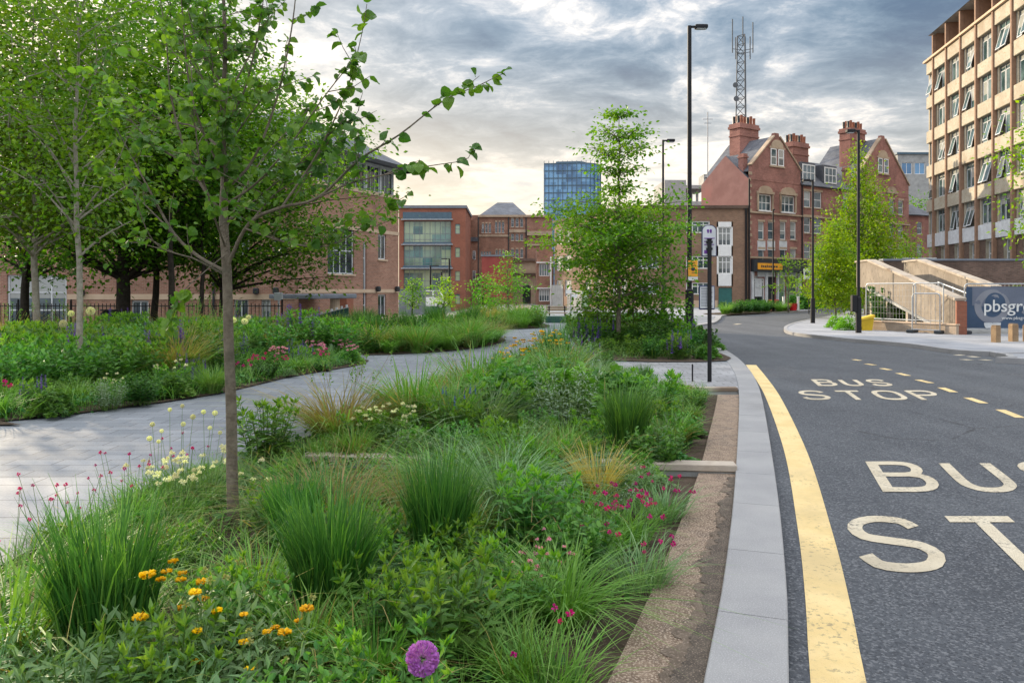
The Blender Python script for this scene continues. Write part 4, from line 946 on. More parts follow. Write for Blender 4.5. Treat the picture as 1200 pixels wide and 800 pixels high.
for h in gh:
    if h[0] < 26: window(root, FR, h, 2, 2, 'off_white', 'glass_dark', .10, base=l3, reveal=.30, name='ground_window', rows=(.72,))
for i in range(NB - 1):
    mb = MB(); u = u0 + i * bayw; mb.bbox(u - .12, -.34, -1, u + .14, -.001, 26.0 if i else 25.9, .03); bpart('pilaster', mb, M['conc_red'], root, FR)
for k, zt_ in enumerate(wt):
    for i in range(NB - 2):
        u = u0 + i * bayw; bpart('spandrel', MB().bbox(u + .145, -.22, zt_ + .01, u + bayw - .125, -.001, zt_ + 1.16, .03), M['conc_warm'], root, FR)
    bpart('spandrel', MB().bbox(0, -.22, zt_ + .01, u0 - .125, -.001, zt_ + 1.16, .03), M['conc_warm'], root, FR)
for i in range(NB - 2): u = u0 + i * bayw; bpart('spandrel_panel', MB().bbox(u + .145, -.16, 5.75, u + bayw - .125, -.001, 6.98, .02), M['off_white'], root, FR)
bpart('spandrel_panel', MB().bbox(0, -.16, 5.75, u0 - .125, -.001, 6.98, .02), M['off_white'], root, FR)
for i in range(NB - 2): u = u0 + i * bayw; bpart('dark_panel', MB().box(u + .15, -.03, 1.5, u + 1.19, -.002, 5.74), M['brick_dark'], root, FR)
# recessed attic with overhanging roof slab
mb = MB(); mb.box(.3, 1.6, 23.752, L, 15, 25.9); bpart('attic_wall', mb, M['brick_dark'], root, FR)
mb = MB(); mb.box(-.3, -.45, 23.752, L + .3, -.002, 23.95); bpart('cornice', mb, M['stone_pale'], root, FR)
mb = MB(); mb.add([(u0 - .6, -.5, 26.02), (L, -.5, 26.02), (L, 15, 26.02), (u0 - .6, 15, 26.02), (u0 - .1, .4, 26.5), (L, .4, 26.5), (L, 15, 26.5), (u0 - .1, 15, 26.5)], [(3, 2, 1, 0), (4, 5, 6, 7), (0, 1, 5, 4), (1, 2, 6, 5), (2, 3, 7, 6), (3, 0, 4, 7)]); bpart('roof', mb, M['concrete_grey'], root, FR)
for i in range(NB - 1): u = u0 + i * bayw; bpart('attic_fin', MB().box(u - .1, .0, 23.96, u + .12, 1.59, 26.01), M['conc_red'], root, FR)
# ------------------------------------------------------------------ ramp, walls, fences and street furniture on the right
t = thing('concrete_ramp', 'stained concrete ramp with sloping parapets rising behind the mesh fences', 'ramp', (16.05, 27.5, 0), math.atan2(.988, .155))
# local x runs along the ramp away from the camera, local y to its left
AL = 10.4; zt0, zt1 = 1.23, 3.02
def para(y0, y1, under=True, x0=0, xl=12.4):
    mb = MB(); prof = [(x0, zt0 + .172 * x0), (AL, zt1), (xl, zt1)]
    lo = [(xl, 1.75), (AL, 1.75), (.35 + x0, .02), (x0, .02)] if under else [(xl, .02), (x0, .02)]
    mb.vprism([(x, z) for x, z in prof + lo], y0, y1); return mb
obj('parapet', para(-.14, .14), M['concrete'], t)
obj('parapet', para(-2.44, -2.16, False, x0=2.6), M['concrete'], t)
mb = MB()
for y, x0 in ((0, -.02), (-2.3, 2.55)):
    mb.beam((x0, y, zt0 + .172 * x0 + .05), (AL, y, zt1 + .05), .40, .09); mb.beam((AL + .01, y, zt1 + .051), (12.5, y, zt1 + .051), .40, .09)
obj('coping', mb, M['coping'], t)
mb = MB(); mb.vprism([(.4, .0), (AL, 1.9), (12.4, 1.9), (12.4, 1.7), (AL, 1.7), (.6, -.02)], -2.15, -.145); obj('ramp_floor', mb, M['concrete_grey'], t)
mb = MB(); mb.vprism([(.0, .02), (.33, .02), (10.4, 1.74), (10.4, 1.62), (.6, .02 - .06), (.0, .0)], .142, .2); obj('string_band', mb, M['concrete_grey'], t)
mb = MB(); mb.box(-.16, -.16, -.05, -.001, .16, 1.2); obj('brick_pier', mb, M['brick_orange'], t)
for x in (5.0, 7.6, 10.0): obj('pier', MB().box(x, -.1, -.05, x + .25, .1, .3 + .165 * x - .35), M['coping'], t)
t = thing('handrail', 'white tubular handrail on the concrete ramp behind the banner', 'handrail', (17.2, 28.6, 0), math.atan2(.988, .155))
for z in (1.75, 1.45, 1.15):
    obj('rail', MB().tube([(0, 0, z - .35), (.4, 0, z - .3), (3.4, 0, z + .18)], .025, 8), M['white'], t)
for x in (.4, 1.9, 3.4): obj('post', MB().tube([(x, 0, .05), (x, 0, 1.5 + .13 * x)], .022, 8), M['white'], t)
# dark brick retaining wall and grey parapet behind
t = thing('retaining_wall', 'dark brick retaining wall behind the ramp below the concrete office block', 'wall', (18.0, 43, 0))
mb = MB(); mb.box(2.8, 0, -.2, 24, .4, 3.25); obj('brickwork', mb, M['brick_dark'], t)
mb = MB(); mb.box(2.75, -.06, 3.252, 24, .46, 3.36); obj('coping', mb, M['lead'], t)
mb = MB(); mb.box(7.6, 8, -.2, 10.2, 8.4, 3.75); obj('grey_parapet', mb, M['off_white'], t)
t = thing('low_brick_wall', 'low pale brick wall under the mesh fence in front of the ramp', 'wall', (14.35, 30.6, 0), math.atan2(-3.1, 1.35))
obj('brickwork', MB().box(0, 0, -.05, 3.6, .22, .34), brickmat('brick_buff', (.36, .27, .19), (.44, .34, .25), (.30, .26, .22), var=.3), t)
obj('coping', MB().bbox(-.02, -.03, .342, 3.62, .25, .40, .01), M['stone_pale'], t)
def mesh_fence(name, label, loc, rz, w, h, z0, cell=.14, feet=True, group=None):
    t = thing(name, label, 'fence', loc, rz, group)
    f = MB(); r = .022
    f.tube([(0, 0, z0), (0, 0, z0 + h - .12), (.03, 0, z0 + h - .04), (.1, 0, z0 + h)], r, 8); f.tube([(w, 0, z0), (w, 0, z0 + h - .12), (w - .03, 0, z0 + h - .04), (w - .1, 0, z0 + h)], r, 8)
    f.tube([(.1, 0, z0 + h), (w - .1, 0, z0 + h)], r, 8); f.tube([(r, 0, z0 + .12), (w - r, 0, z0 + .12)], r * .8, 8); obj('frame', f, M['galv'], t)
    m = MB(); n = int(w / cell)
    for i in range(1, n): m.beam((w * i / n, 0, z0 + .12), (w * i / n, 0, z0 + h), .006, .006)
    for j in range(1, int(h / (cell * 1.6))): z = z0 + .12 + j * cell * 1.6; m.beam((.02, .006, z), (w - .02, .006, z), .006, .006)
    obj('wire_mesh', m, M['galv'], t)
    if feet:
        for x in (0, w): obj('foot', MB().bbox(x - .12, -.3, .0, x + .12, .3, .12, .02), M['panel_dark'], t)
    return t
mesh_fence('mesh_fence', 'silver mesh fence panel on the low brick wall, left of the ramp', (14.25, 30.9, .0), math.atan2(-2.2, .9), 2.3, 1.5, .36, feet=False)
mesh_fence('mesh_fence', 'small silver mesh fence panel standing on the pavement in front of the ramp parapet', (14.85, 28.5, .03), math.atan2(-.6, .55), .95, 1.45, .0)
mesh_fence('mesh_fence', 'silver mesh fence panel seen behind the small panel under the ramp parapet', (15.15, 29.0, .0), math.atan2(-1.5, .75), 1.2, 1.5, .36, feet=False)
# banner on its fence
bt = mesh_fence('site_fence', 'site fence carrying the dark blue company banner with a white name', (16.35, 27.75, .03), R(-3), 3.4, 1.75, .05)
M['banner_blue'] = mottled('banner_blue', (.035, .065, .12), (.05, .09, .16), .8, .6)
M['banner_pale'] = mottled('banner_pale', (.19, .20, .24), (.24, .25, .29), .8, .6)
M['banner_grey'] = mottled('banner_grey', (.12, .14, .19), (.15, .17, .23), .8, .6)
mb = MB(); nx_, nz_ = 40, 14; v = []
for j in range(nz_ + 1):
    for i in range(nx_ + 1):
        x = .04 + 3.32 * i / nx_; z = .2 + 1.5 * j / nz_; v.append((x, -.035 + .012 * math.sin(x * 5.3 + z) + .008 * math.sin(z * 7 + x * 2), z))
mb.add(v, [(j * (nx_ + 1) + i, j * (nx_ + 1) + i + 1, (j + 1) * (nx_ + 1) + i + 1, (j + 1) * (nx_ + 1) + i) for j in range(nz_) for i in range(nx_)])
bn = obj('banner', mb, M['banner_blue'], bt, smooth=True)
def fl(x, z, o=.0): return (x, -.035 + .012 * math.sin(x * 5.3 + z) + .008 * math.sin(z * 7 + x * 2) - .006 - o, z)
def disc(cx, cz, r0, r1, a0, a1, o, mat, n=40):
    mb = MB(); A = np.linspace(a0, a1, n); v = [fl(min(3.35, cx + r0 * math.cos(a)), max(.21, min(1.69, cz + r0 * math.sin(a))), o) for a in A] + [fl(min(3.35, cx + r1 * math.cos(a)), max(.21, min(1.69, cz + r1 * math.sin(a))), o) for a in A]
    mb.add(v, [(i, n + i, n + i + 1, i + 1) for i in range(n - 1)]); obj('banner_ring', mb, mat, bt)
mb = MB(); v = []; n = 34
for i in range(n): x = .25 + 3.08 * i / (n - 1); zt_ = 1.69; zb = 1.05 - .10 * math.sin(x * 1.1); v += [fl(x, zt_, .001), fl(x, (zt_ + zb) / 2, .001), fl(x, zb, .001)]
mb.add(v, [q for i in range(n - 1) for q in ((i * 3, i * 3 + 1, i * 3 + 4, i * 3 + 3), (i * 3 + 1, i * 3 + 2, i * 3 + 5, i * 3 + 4))]); obj('banner_field', mb, M['banner_grey'], bt)
disc(.95, .98, .38, .62, 0, 2 * math.pi, .003, M['banner_pale']); disc(1.05, 1.12, .01, .36, 0, 2 * math.pi, .005, M['banner_blue'])
disc(2.9, .2, .95, 1.1, .6, 2.6, .003, M['banner_pale'])
disc(.95, .40, .02, .30, math.pi * 1.0, math.pi * 2.0, .007, M['off_white'])
def banner_text(s, x, z, size, mat, o=.012, bold=0.0):
    V, F = text_geo(s, size); mb = MB(); V = [fl(x + a, z + b, o) for a, b, _ in V]; mb.add(V, F); obj('banner_lettering', mb, mat, bt)
banner_text('pbsgroup', .62, .80, .62, M['white']); banner_text('pbsgroup', .632, .803, .62, M['white'], .0125); banner_text('www.pbsgroup.co.uk', 1.28, .52, .17, M['white'])
# sawn timber bollards
def bollard(px, py, label, h=.62, w=.30, wear=0):
    x, y = G(px, py, .02); t = thing('bollard', label, 'bollard', (x, y, .02), R(8 + wear * 13), 'timber bollards in front of the blue banner')
    obj('post', MB().bbox(-w / 2, -w / 2, -.1, w / 2, w / 2, h, .02), M['bollard_wood'], t)
    obj('cap', MB().bbox(-w / 2 + .01, -w / 2 + .01, h + .001, w / 2 - .01, w / 2 - .01, h + .025, .008), M['bollard_cap'], t)
M['bollard_wood'] = mottled('bollard_wood', (.24, .16, .095), (.34, .24, .14), 3., .85, .5, 30., .2, c3=(.20, .14, .09)); M['bollard_cap'] = mottled('bollard_cap', (.16, .12, .08), (.25, .18, .12), 6., .9)
bollard(1167, 401, 'left timber bollard, standing under the letter b of the banner', .50, .20, 1); bollard(1187.5, 400, 'middle timber bollard with a darker right face', .53, .21, 0); bollard(1204, 400, 'timber bollard cut by the right edge of the picture', .50, .20, 2)
# grit bin
M['yellow_bin'] = plain('yellow_bin', (.62, .42, .02), .5)
x, y = G(1015, 387, .02); t = thing('grit_bin', 'yellow grit bin with a sloping lid at the foot of the mesh fence', 'grit bin', (x, y, .02), R(-8))
mb = MB(); mb.add([(-.18, -.15, 0), (.18, -.15, 0), (.18, .2, 0), (-.18, .2, 0), (-.24, -.2, .40), (.24, -.2, .52), (.24, .26, .52), (-.24, .26, .40)], [(3, 2, 1, 0), (0, 1, 5, 4), (1, 2, 6, 5), (2, 3, 7, 6), (3, 0, 4, 7), (4, 5, 6, 7)]); obj('bin_body', mb, M['yellow_bin'], t)
mb = MB(); mb.add([(-.27, -.24, .401), (.27, -.24, .521), (.27, .29, .521), (-.27, .29, .401), (-.26, -.22, .47), (.26, -.22, .62), (.26, .27, .62), (-.26, .27, .47)], [(3, 2, 1, 0), (0, 1, 5, 4), (1, 2, 6, 5), (2, 3, 7, 6), (3, 0, 4, 7), (4, 5, 6, 7)]); obj('lid', mb, M['yellow_bin'], t)

# ------------------------------------------------------------------ street lamps
def lamp(label, x, y, h, side=1, arm=.5, r=.055, z=0.0, base=1.5, extra=None):
    t = thing('street_lamp', label, 'street lamp', (x, y, z), 0, 'black street lamps')
    obj('post', MB().tube([(0, 0, base), (0, 0, base + .05), (0, 0, h)], [r * 1.5, r, r * .85], 12), M['black_metal'], t, smooth=False)
    obj('post_base', MB().tube([(0, 0, -.1), (0, 0, base)], r * 1.75, 12), M['black_metal'], t)
    obj('arm', MB().beam((0, 0, h - .03), (side * arm * .35, 0, h - .03), .06, .06), M['black_metal'], t)
    m = MB(); a, b = sorted((side * arm * .3, side * arm)); m.bbox(a, -.11, h - .09, b, .11, h + .03, .02); l = obj('lantern', m, M['black_metal'], t)
    m = MB(); m.box(a + .05, -.08, h - .105, b - .05, .08, h - .091); obj('lens', m, M['off_white'], l)
    return t
l1 = lamp('tall black street lamp with an orange sign beside the middle tree', *G(808, 400)[:2], 9.85, 1, .56, .075, base=1.6)
x, y = G(808, 400)
x5, y5 = (777 - 600) / 900 * 33, 33
lamp('black street lamp rising behind the middle tree, left of the tallest lamp', x5, y5, 8.05, 1, .5)
lamp('short black street lamp post in front of the shop with the orange sign', *(lambda d: ((906 - 600) / 900 * d, d))(58), 7.7, 1, .12, .06)
lamp('black street lamp on the tip of the right pavement with a left pointing lantern', *G(952.5, 379), 6.9, -1, .48, .06, base=1.2)
l5 = lamp('black street lamp next to the yellow grit bin', *G(1006, 390, .02), 7.5, -1, .45, .06, z=.02, base=1.3)
for px, py, h, lb in ((504.5, 311, 85, 'slim lamp post in the middle of the glass office front with a right pointing lantern'), (519, 318, 86, 'slim lamp post without a visible arm in front of the glass office'), (526.5, 303, 90, 'slim lamp post with a left pointing lantern by the right side of the glass front'), (483.5, 330, 84, 'short slim lamp post at the left end of the glass office front')):
    pass
def far_lamp(px, py, d, side, label):
    lamp(label, (px - 600) / 900 * d, d, CAM_H + (340 - py) * d / 900, side, .9 if side else .15, .11, base=1.5)
far_lamp(504.5, 311, 85, 1, 'slim lamp post in the middle of the glass office front with a right pointing lantern')
far_lamp(517.5, 319, 82, 0, 'slim lamp post with no arm just right of the middle of the glass office front')
far_lamp(526.5, 303, 88, -1, 'slim lamp post with a left pointing lantern by the right side of the glass front')
far_lamp(483.5, 331, 78, 0, 'shortest slim lamp post, at the left end of the glass office front')
# orange sign on the tallest lamp
M['sign_face'] = plain('sign_face', (.85, .38, .03), .45, var=.04)
t = thing('orange_sign', 'small orange notice with a dark symbol fixed to the tallest lamp post', 'sign', (x, y - .15, 1.9))
obj('sign_plate', MB().bbox(-.08, -.02, .12, .30 - .08, 0, .62, .008), M['sign_face'], t); obj('sign_strip', MB().box(-.08, -.02, 0, .22, -.003, .115), M['white'], t)
m = MB(); m.tube([(.07, -.030, .36), (.07, -.021, .36)], .062, 18); m.box(.035, -.030, .45, .105, -.021, .47); m.box(.03, -.030, .235, .11, -.021, .25); m.box(.0, -.030, .54, .14, -.021, .555); obj('sign_symbol', m, M['panel_dark'], t)
obj('bracket', MB().box(-.02, -.001, .2, .02, .09, .26), M['black_metal'], t)
# dark box and orange band on the lamp by the bin
xb, yb = G(1006, 390, .02); t = thing('signal_box', 'small black control box strapped to the lamp by the grit bin', 'control box', (xb, yb, .8)); obj('box', MB().bbox(-.26, -.1, .0, -.07, .1, .62, .02), M['black_metal'], t); obj('clamp', MB().box(-.07, -.04, .25, -.05, .04, .33), M['galv'], t)

# ------------------------------------------------------------------ bus stop
bx, by = G(831.5, 447.5)
t = thing('bus_stop_post', 'black bus stop post with a white flag and timetable case at the block paved crossing', 'bus stop', (bx, by, 0))
obj('pole', MB().tube([(0, 0, -.05), (0, 0, 2.48)], .036, 14).tube([(0, 0, 2.48), (0, 0, 2.5)], .045, 14), M['black_metal'], t)
def rounded(x0, z0, x1, z1, r, n=8):
    p = [(x0, z0), (x1, z0)]
    for a in np.linspace(0, math.pi / 2, n): p.append((x1 - r + r * math.cos(a), z1 - r + r * math.sin(a)))
    for a in np.linspace(math.pi / 2, math.pi, n): p.append((x0 + r + r * math.cos(a), z1 - r + r * math.sin(a)))
    return p
M['navy'] = plain('navy', (.02, .03, .10), .4); M['violet'] = plain('violet', (.16, .05, .30), .5)
fz = 2.19
fg = obj('flag_frame', MB().vprism(rounded(-.125, fz, .135, 2.74, .10), .045, .065), M['navy'], t)
obj('flag_face', MB().vprism(rounded(-.110, fz + .015, .120, 2.727, .09), .038, .0449), M['off_white'], t)
m = MB(); 
for cx_, cz_ in ((-.018, 2.645), (.03, 2.645)): m.tube([(cx_, .034, cz_), (cx_, .0379, cz_)], .020, 14); m.box(cx_ - .012, .034, cz_ - .045, cx_ + .016, .0379, cz_ - .01)
obj('flag_emblem', m, M['violet'], t)
m = MB()
for k, (a, b) in enumerate(((-.085, .10), (-.085, .05), (-.085, .09))): m.box(a, .034, 2.50 - k * .055, b, .0379, 2.515 - k * .055)
m.box(-.085, .034, 2.24, -.01, .0379, 2.30); obj('flag_text', m, M['violet'], t)
for z in (2.3, 2.42): obj('clamp', MB().box(-.05, -.02, z, .05, .037, z + .04), M['black_metal'], t)
obj('timetable_case', MB().bbox(-.17, .04, 1.26, .105, .08, 1.68, .01), M['navy'], t); obj('timetable', MB().box(-.155, .034, 1.285, .09, .0399, 1.66), M['off_white'], t)
m = MB()
for k in range(11): m.box(-.14, .030, 1.32 + k * .026, .06 - .02 * (k % 3), .0339, 1.332 + k * .026)
m.box(-.14, .030, 1.615, .02, .0339, 1.64); obj('timetable_lines', m, plain('print_grey', (.25, .26, .30), .6), t)
tag(obj('marker_post', MB().tube([(0, 0, -.02), (0, 0, .30), (0, 0, .31)], [.014, .014, .006], 8), M['black_metal'], loc=(*G(811.5, 447)[:2], 0)), 'short thin black marker pin in the block paving left of the bus stop post', 'marker post')

# ------------------------------------------------------------------ railings before the long wing
t = thing('iron_railing', 'black vertical bar railing in front of the brick office', 'railing', (-24.5, 31.4, 0))
Lr = 15.1; m = MB(); m.beam((0, 0, .95), (Lr, 0, .95), .03, .04); m.beam((0, 0, .15), (Lr, 0, .15), .03, .04); obj('rail', m, M['black_metal'], t)
m = MB()
for i in range(int(Lr / .16)): m.beam((i * .16 + .08, 0, .0), (i * .16 + .08, 0, 1.06), .022, .022)
obj('bars', m, M['black_metal'], t)['kind'] = 'stuff'
for i in range(8): obj('post', MB().box(i * Lr / 7 - .03, -.03, -.2, i * Lr / 7 + .03, .03, 1.15).ball((i * Lr / 7, 0, 1.19), .045), M['black_metal'], t)
# hoarding and white signs before the glass office, bench with planter far along the path
tag(obj('site_hoarding', MB().box(0, 0, -.3, 2.35, .08, 1.95).box(.0, .08, -.3, .08, .3, 2.0).box(2.27, .08, -.3, 2.35, .3, 2.0).box(-.02, -.03, 1.951, 2.37, .11, 2.0), M['lead'], loc=((467.5 - 600) / 900 * 68, 68, -.3)), 'plain grey hoarding panel beside the corner of the brick office', 'hoarding')
t = thing('parked_van', 'small white van standing in front of the glass office', 'van', ((507 - 600) / 900 * 76, 76, -.3))
van = [(-1.4, .35), (1.35, .35), (1.4, .9), (1.1, 1.15), (.65, 1.9), (-1.35, 1.9), (-1.4, 1.7)]
obj('body', MB().vprism(van, -.8, .8), M['white'], t); obj('windscreen', MB().vprism([(.68, 1.2), (1.06, 1.2), (.7, 1.82), (.2, 1.82), (.2, 1.2)], -.82, -.801).vprism([(-.9, 1.25), (0.05, 1.25), (.05, 1.8), (-.9, 1.8)], -.82, -.801), M['glass_dark'], t)
for x_ in (-.9, .85):
    w = obj('wheel', MB().tube([(x_, -.84, .35), (x_, -.6, .35)], .34, 16), M['black_metal'], t); obj('rim', MB().tube([(x_, -.855, .35), (x_, -.841, .35)], .19, 12), M['galv'], w)
t = thing('bench', 'long low slatted bench at the far end of the paved path', 'bench', ((641 - 600) / 900 * 39, 39, 0))
M['wood'] = mottled('wood', (.20, .15, .10), (.28, .21, .14), 4., .8)
m = MB()
for k in range(4): m.bbox(0, k * .12, .42, 1.05, k * .12 + .1, .46, .01)
obj('seat', m, M['wood'], t); m = MB()
for k in range(2): m.bbox(0, .49, .55 + k * .12, 1.05, .52, .64 + k * .12, .008)
obj('backrest', m, M['wood'], t)
for x_ in (.1, .9): obj('leg', MB().box(x_, .02, 0, x_ + .06, .44, .419).box(x_, .44, 0, x_ + .06, .489, .8), M['black_metal'], t)
tag(obj('planter', MB().bbox(0, 0, 0, 1.25, .5, .33, .02), M['panel_green'], loc=((639 - 600) / 900 * 37.6, 37.6, 0)), 'long dark green planter box in front of the low bench', 'planter')
# signpost by the bench
t = thing('finger_post', 'thin grey sign post with two small white plates left of the middle tree', 'sign post', ((669 - 600) / 900 * 36, 36, 0)); obj('pole', MB().tube([(0, 0, -.05), (0, 0, 1.75)], .03, 8), M['galv'], t)
for a, b, z in ((-.25, .02, 1.45), (.04, .3, 1.25)): obj('plate', MB().box(a, -.04, z, b, -.031, z + .16), M['white'], t)
# before the shop
tb = thing('red_bench', 'red bench on the pavement before the shop with the orange sign', 'bench', ((912 - 600) / 900 * 60.5, 60.5, 0), R(35))
M['red_paint'] = plain('red_paint', (.48, .10, .07), .5)
m = MB()
for k in range(4): m.bbox(-.7, k * .11, .40, .7, k * .11 + .09, .44, .008)
obj('seat', m, M['red_paint'], tb); m = MB()
for k in range(3): m.bbox(-.7, .44, .5 + k * .13, .7, .47, .6 + k * .13, .008)
obj('backrest', m, M['red_paint'], tb)
for x_ in (-.6, .55): obj('leg', MB().box(x_, .02, 0, x_ + .06, .4, .399).box(x_, .401, 0, x_ + .06, .439, .85), M['red_paint'], tb)
for px, lb in ((918.3, 'white square post right of the red bench'), (935.3, 'white square post right of the red planter pot')):
    d = 60; t = thing('white_post', lb, 'post', ((px - 600) / 900 * d, d, 0)); obj('post', MB().bbox(-.08, -.08, 0, .08, .08, 1.05, .015), M['white'], t); obj('cap', MB().bbox(-.1, -.1, 1.051, .1, .1, 1.1, .01), M['white'], t)
t = thing('flower_pot', 'bright red planter pot between the two white posts', 'planter', ((929.5 - 600) / 900 * 60.2, 60.2, 0)); obj('pot', MB().tube([(0, 0, 0), (0, 0, .5), (0, 0, .56)], [.25, .32, .36], 14), plain('pot_red', (.65, .02, .03), .5), t)
t = thing('parking_sign', 'white street sign with a dark blue symbol beside the pavement tip lamp', 'sign', ((945.5 - 600) / 900 * 52, 52, 0)); obj('pole', MB().tube([(.14, 0, 0), (.14, 0, 3.0)], .035, 8), M['black_metal'], t)
obj('plate', MB().bbox(-.22, -.03, 2.35, .22, -.001, 3.05, .01), M['white'], t); obj('symbol', MB().tube([(0, -.036, 2.72), (0, -.0305, 2.72)], .15, 16), M['navy'], t)
tag(obj('waste_bin', MB().tube([(0, 0, 0), (0, 0, .9), (0, 0, .95)], [.25, .25, .16], 14).tube([(0, 0, .955), (0, 0, 1.0)], .27, 14), M['black_metal'], loc=((128 - 600) / 900 * 24, 24, .0)), 'round black litter bin by the railing below the largest dark tree', 'litter bin')
# ------------------------------------------------------------------ foliage tools
def rotmats(ax, nrm):
    y = ax / (np.linalg.norm(ax, axis=1, keepdims=True) + 1e-9); x = np.cross(y, nrm); x /= (np.linalg.norm(x, axis=1, keepdims=True) + 1e-9); z = np.cross(x, y)
    return x, y, z
T_LANCE = (np.array([(0, 0, 0), (-.16, .38, .05), (.16, .38, .05), (0, .42, -.01), (0, 1, -.12)]), [(0, 3, 1), (0, 2, 3), (1, 3, 4), (3, 2, 4)])
T_DIA = (np.array([(0, 0, 0), (-.30, .45, .06), (.30, .45, .06), (0, 1, -.05)]), [(0, 2, 3), (0, 3, 1)])
T_OVAL = (np.array([(0, 0, 0), (-.28, .22, .05), (.28, .22, .05), (-.33, .55, .06), (.33, .55, .06), (0, .5, -.02), (-.16, .85, .0), (.16, .85, .0), (0, 1.0, -.08)]), [(0, 5, 1), (0, 2, 5), (1, 5, 3), (2, 4, 5), (3, 5, 6), (5, 4, 7), (6, 5, 8), (5, 7, 8)])
def t_round(n=9):
    v = [(0, .48, .0)]
    for i in range(n):
        a = -math.pi / 2 + 2 * math.pi * (i + .5) / n; r = .50 * (1 + .05 * math.sin(i * 2.1)) * (1 + .16 * max(0, math.sin(a)) ** 6); v.append((r * math.cos(a), .5 + r * math.sin(a), .16 * abs(math.cos(a)) + .03 * math.sin(a * 3) - .20 * max(0, math.sin(a)) ** 2))
    v.append((0, .10, -.02)); return np.array(v), [(0, 1 + i, 1 + (i + 1) % n) for i in range(n - 1)] + [(0, n, n + 1), (0, n + 1, 1)]
T_ROUND = t_round()
def t_lobe(n=5):
    v = [(0, .35, -.03)]; 
    for i in range(2 * n + 1):
        a = -math.pi * .35 + math.pi * 1.7 * i / (2 * n); r = .62 if i % 2 else .30; v.append((r * math.cos(a), .35 + r * math.sin(a), .03 if i % 2 else .07))
    return np.array(v), [(0, 1 + i, 2 + i) for i in range(2 * n)]
T_LOBE = t_lobe()
def leaves(mb, P, A, Nn, S_, T=T_DIA, mi=0):
    P = np.asarray(P, float); k = len(P); x, y, z = rotmats(np.asarray(A, float), np.asarray(Nn, float)); S_ = np.broadcast_to(np.asarray(S_, float), (k,))
    tv, tf = T; V = P[:, None, :] + S_[:, None, None] * (tv[None, :, 0, None] * x[:, None, :] + tv[None, :, 1, None] * y[:, None, :] + tv[None, :, 2, None] * z[:, None, :])
    F = np.array(tf); off = (np.arange(k) * len(tv))[:, None, None]; mb.add(V.reshape(-1, 3), (F[None] + off).reshape(-1, F.shape[1]), mi)
def rdir(n, rng, zb=0.0, zs=1.0):
    v = rng.normal(size=(n, 3)); v[:, 2] = v[:, 2] * zs + zb; return v / (np.linalg.norm(v, axis=1, keepdims=True) + 1e-9)
def blades(mb, n, h, rng, base_r=.05, lean=.35, curl=.5, w=.006, k=5, hv=.3, mi=0, up=1.0, cx=0, cy=0):
    az = rng.uniform(0, 2 * np.pi, n); rr = base_r * np.sqrt(rng.uniform(0, 1, n)); a2 = az + rng.normal(0, .7, n)
    base = np.stack([cx + rr * np.cos(az), cy + rr * np.sin(az), np.full(n, -.01)], 1); d = np.stack([np.cos(a2), np.sin(a2), np.zeros(n)], 1)
    H = h * (1 + rng.normal(0, hv, n)).clip(.35, 1.45); Ln = np.abs(rng.normal(lean, lean * .5, n)); Cu = np.abs(rng.normal(curl, curl * .5, n))
    t = np.linspace(0, 1, k); side = np.stack([-d[:, 1], d[:, 0], np.zeros(n)], 1); tw = rng.normal(0, .5, n); side = side * np.cos(tw)[:, None] + d * np.sin(tw)[:, None]
    W_ = w * (1 + rng.normal(0, .25, n)).clip(.5, 1.6); V = np.zeros((n, k, 2, 3))
    for i, tt in enumerate(t):
        c = base + d * (H * (Ln * tt + Cu * tt ** 2.4))[:, None]; c[:, 2] += H * up * (tt - .42 * Cu * tt ** 3.0)
        ww = (W_ * (1 - tt ** 2.2) * (.6 + .8 * min(tt * 3, 1)) / 1.4 + .0004)[:, None] * side
        V[:, i, 0] = c - ww; V[:, i, 1] = c + ww
    idx = np.arange(n)[:, None] * (2 * k) + np.arange(k - 1)[None] * 2
    F = np.stack([idx, idx + 1, idx + 3, idx + 2], -1).reshape(-1, 4); mb.add(V.reshape(-1, 3), F, mi)
def stem(mb, pts, r=.003, mi=0): mb.tube(pts, [r * (1 - .5 * i / (len(pts) - 1)) for i in range(len(pts))], 3, mi, caps=False)
def stempath(base, top, bend, rng):
    b = np.array(base, float); t = np.array(top, float); m = (b + t) / 2 + np.array([*rng.normal(0, bend, 2), 0]); return [tuple(b), tuple(m), tuple(t)]

LM = {}
LM['g_fresh'] = leafmat('grass_fresh', (.08, .20, .035), (.18, .33, .075), (.22, .34, .11), .35, .5)
LM['g_deep'] = leafmat('grass_deep', (.025, .095, .02), (.085, .20, .05), (.12, .23, .075), .32, .5)
LM['g_blue'] = leafmat('grass_blue', (.10, .20, .08), (.22, .33, .16), None, .3, .5)
LM['g_tan'] = leafmat('grass_tan', (.20, .19, .055), (.36, .27, .12), (.12, .22, .05), .35, .55)
LM['g_gold'] = leafmat('grass_gold', (.36, .27, .09), (.50, .38, .17), (.22, .28, .07), .4, .55)
LM['leaf_mid'] = leafmat('leaf_mid', (.04, .13, .03), (.14, .28, .06), (.19, .34, .085), .35, .5)
LM['leaf_bright'] = leafmat('leaf_bright', (.07, .20, .03), (.19, .35, .07), (.24, .38, .09), .35, .5)
LM['leaf_lime'] = leafmat('leaf_lime', (.12, .27, .03), (.22, .36, .06), None, .4, .5)
LM['leaf_deep'] = leafmat('leaf_deep', (.028, .10, .025), (.07, .18, .045), (.09, .21, .05), .3, .5)
LM['leaf_silver'] = leafmat('leaf_silver', (.17, .25, .17), (.28, .35, .26), None, .3, .7)
LM['leaf_sage'] = leafmat('leaf_sage', (.10, .18, .075), (.17, .26, .12), None, .35, .65)
LM['t_front'] = leafmat('tree_front', (.055, .15, .03), (.15, .27, .04), (.05, .13, .035), .45, .45)
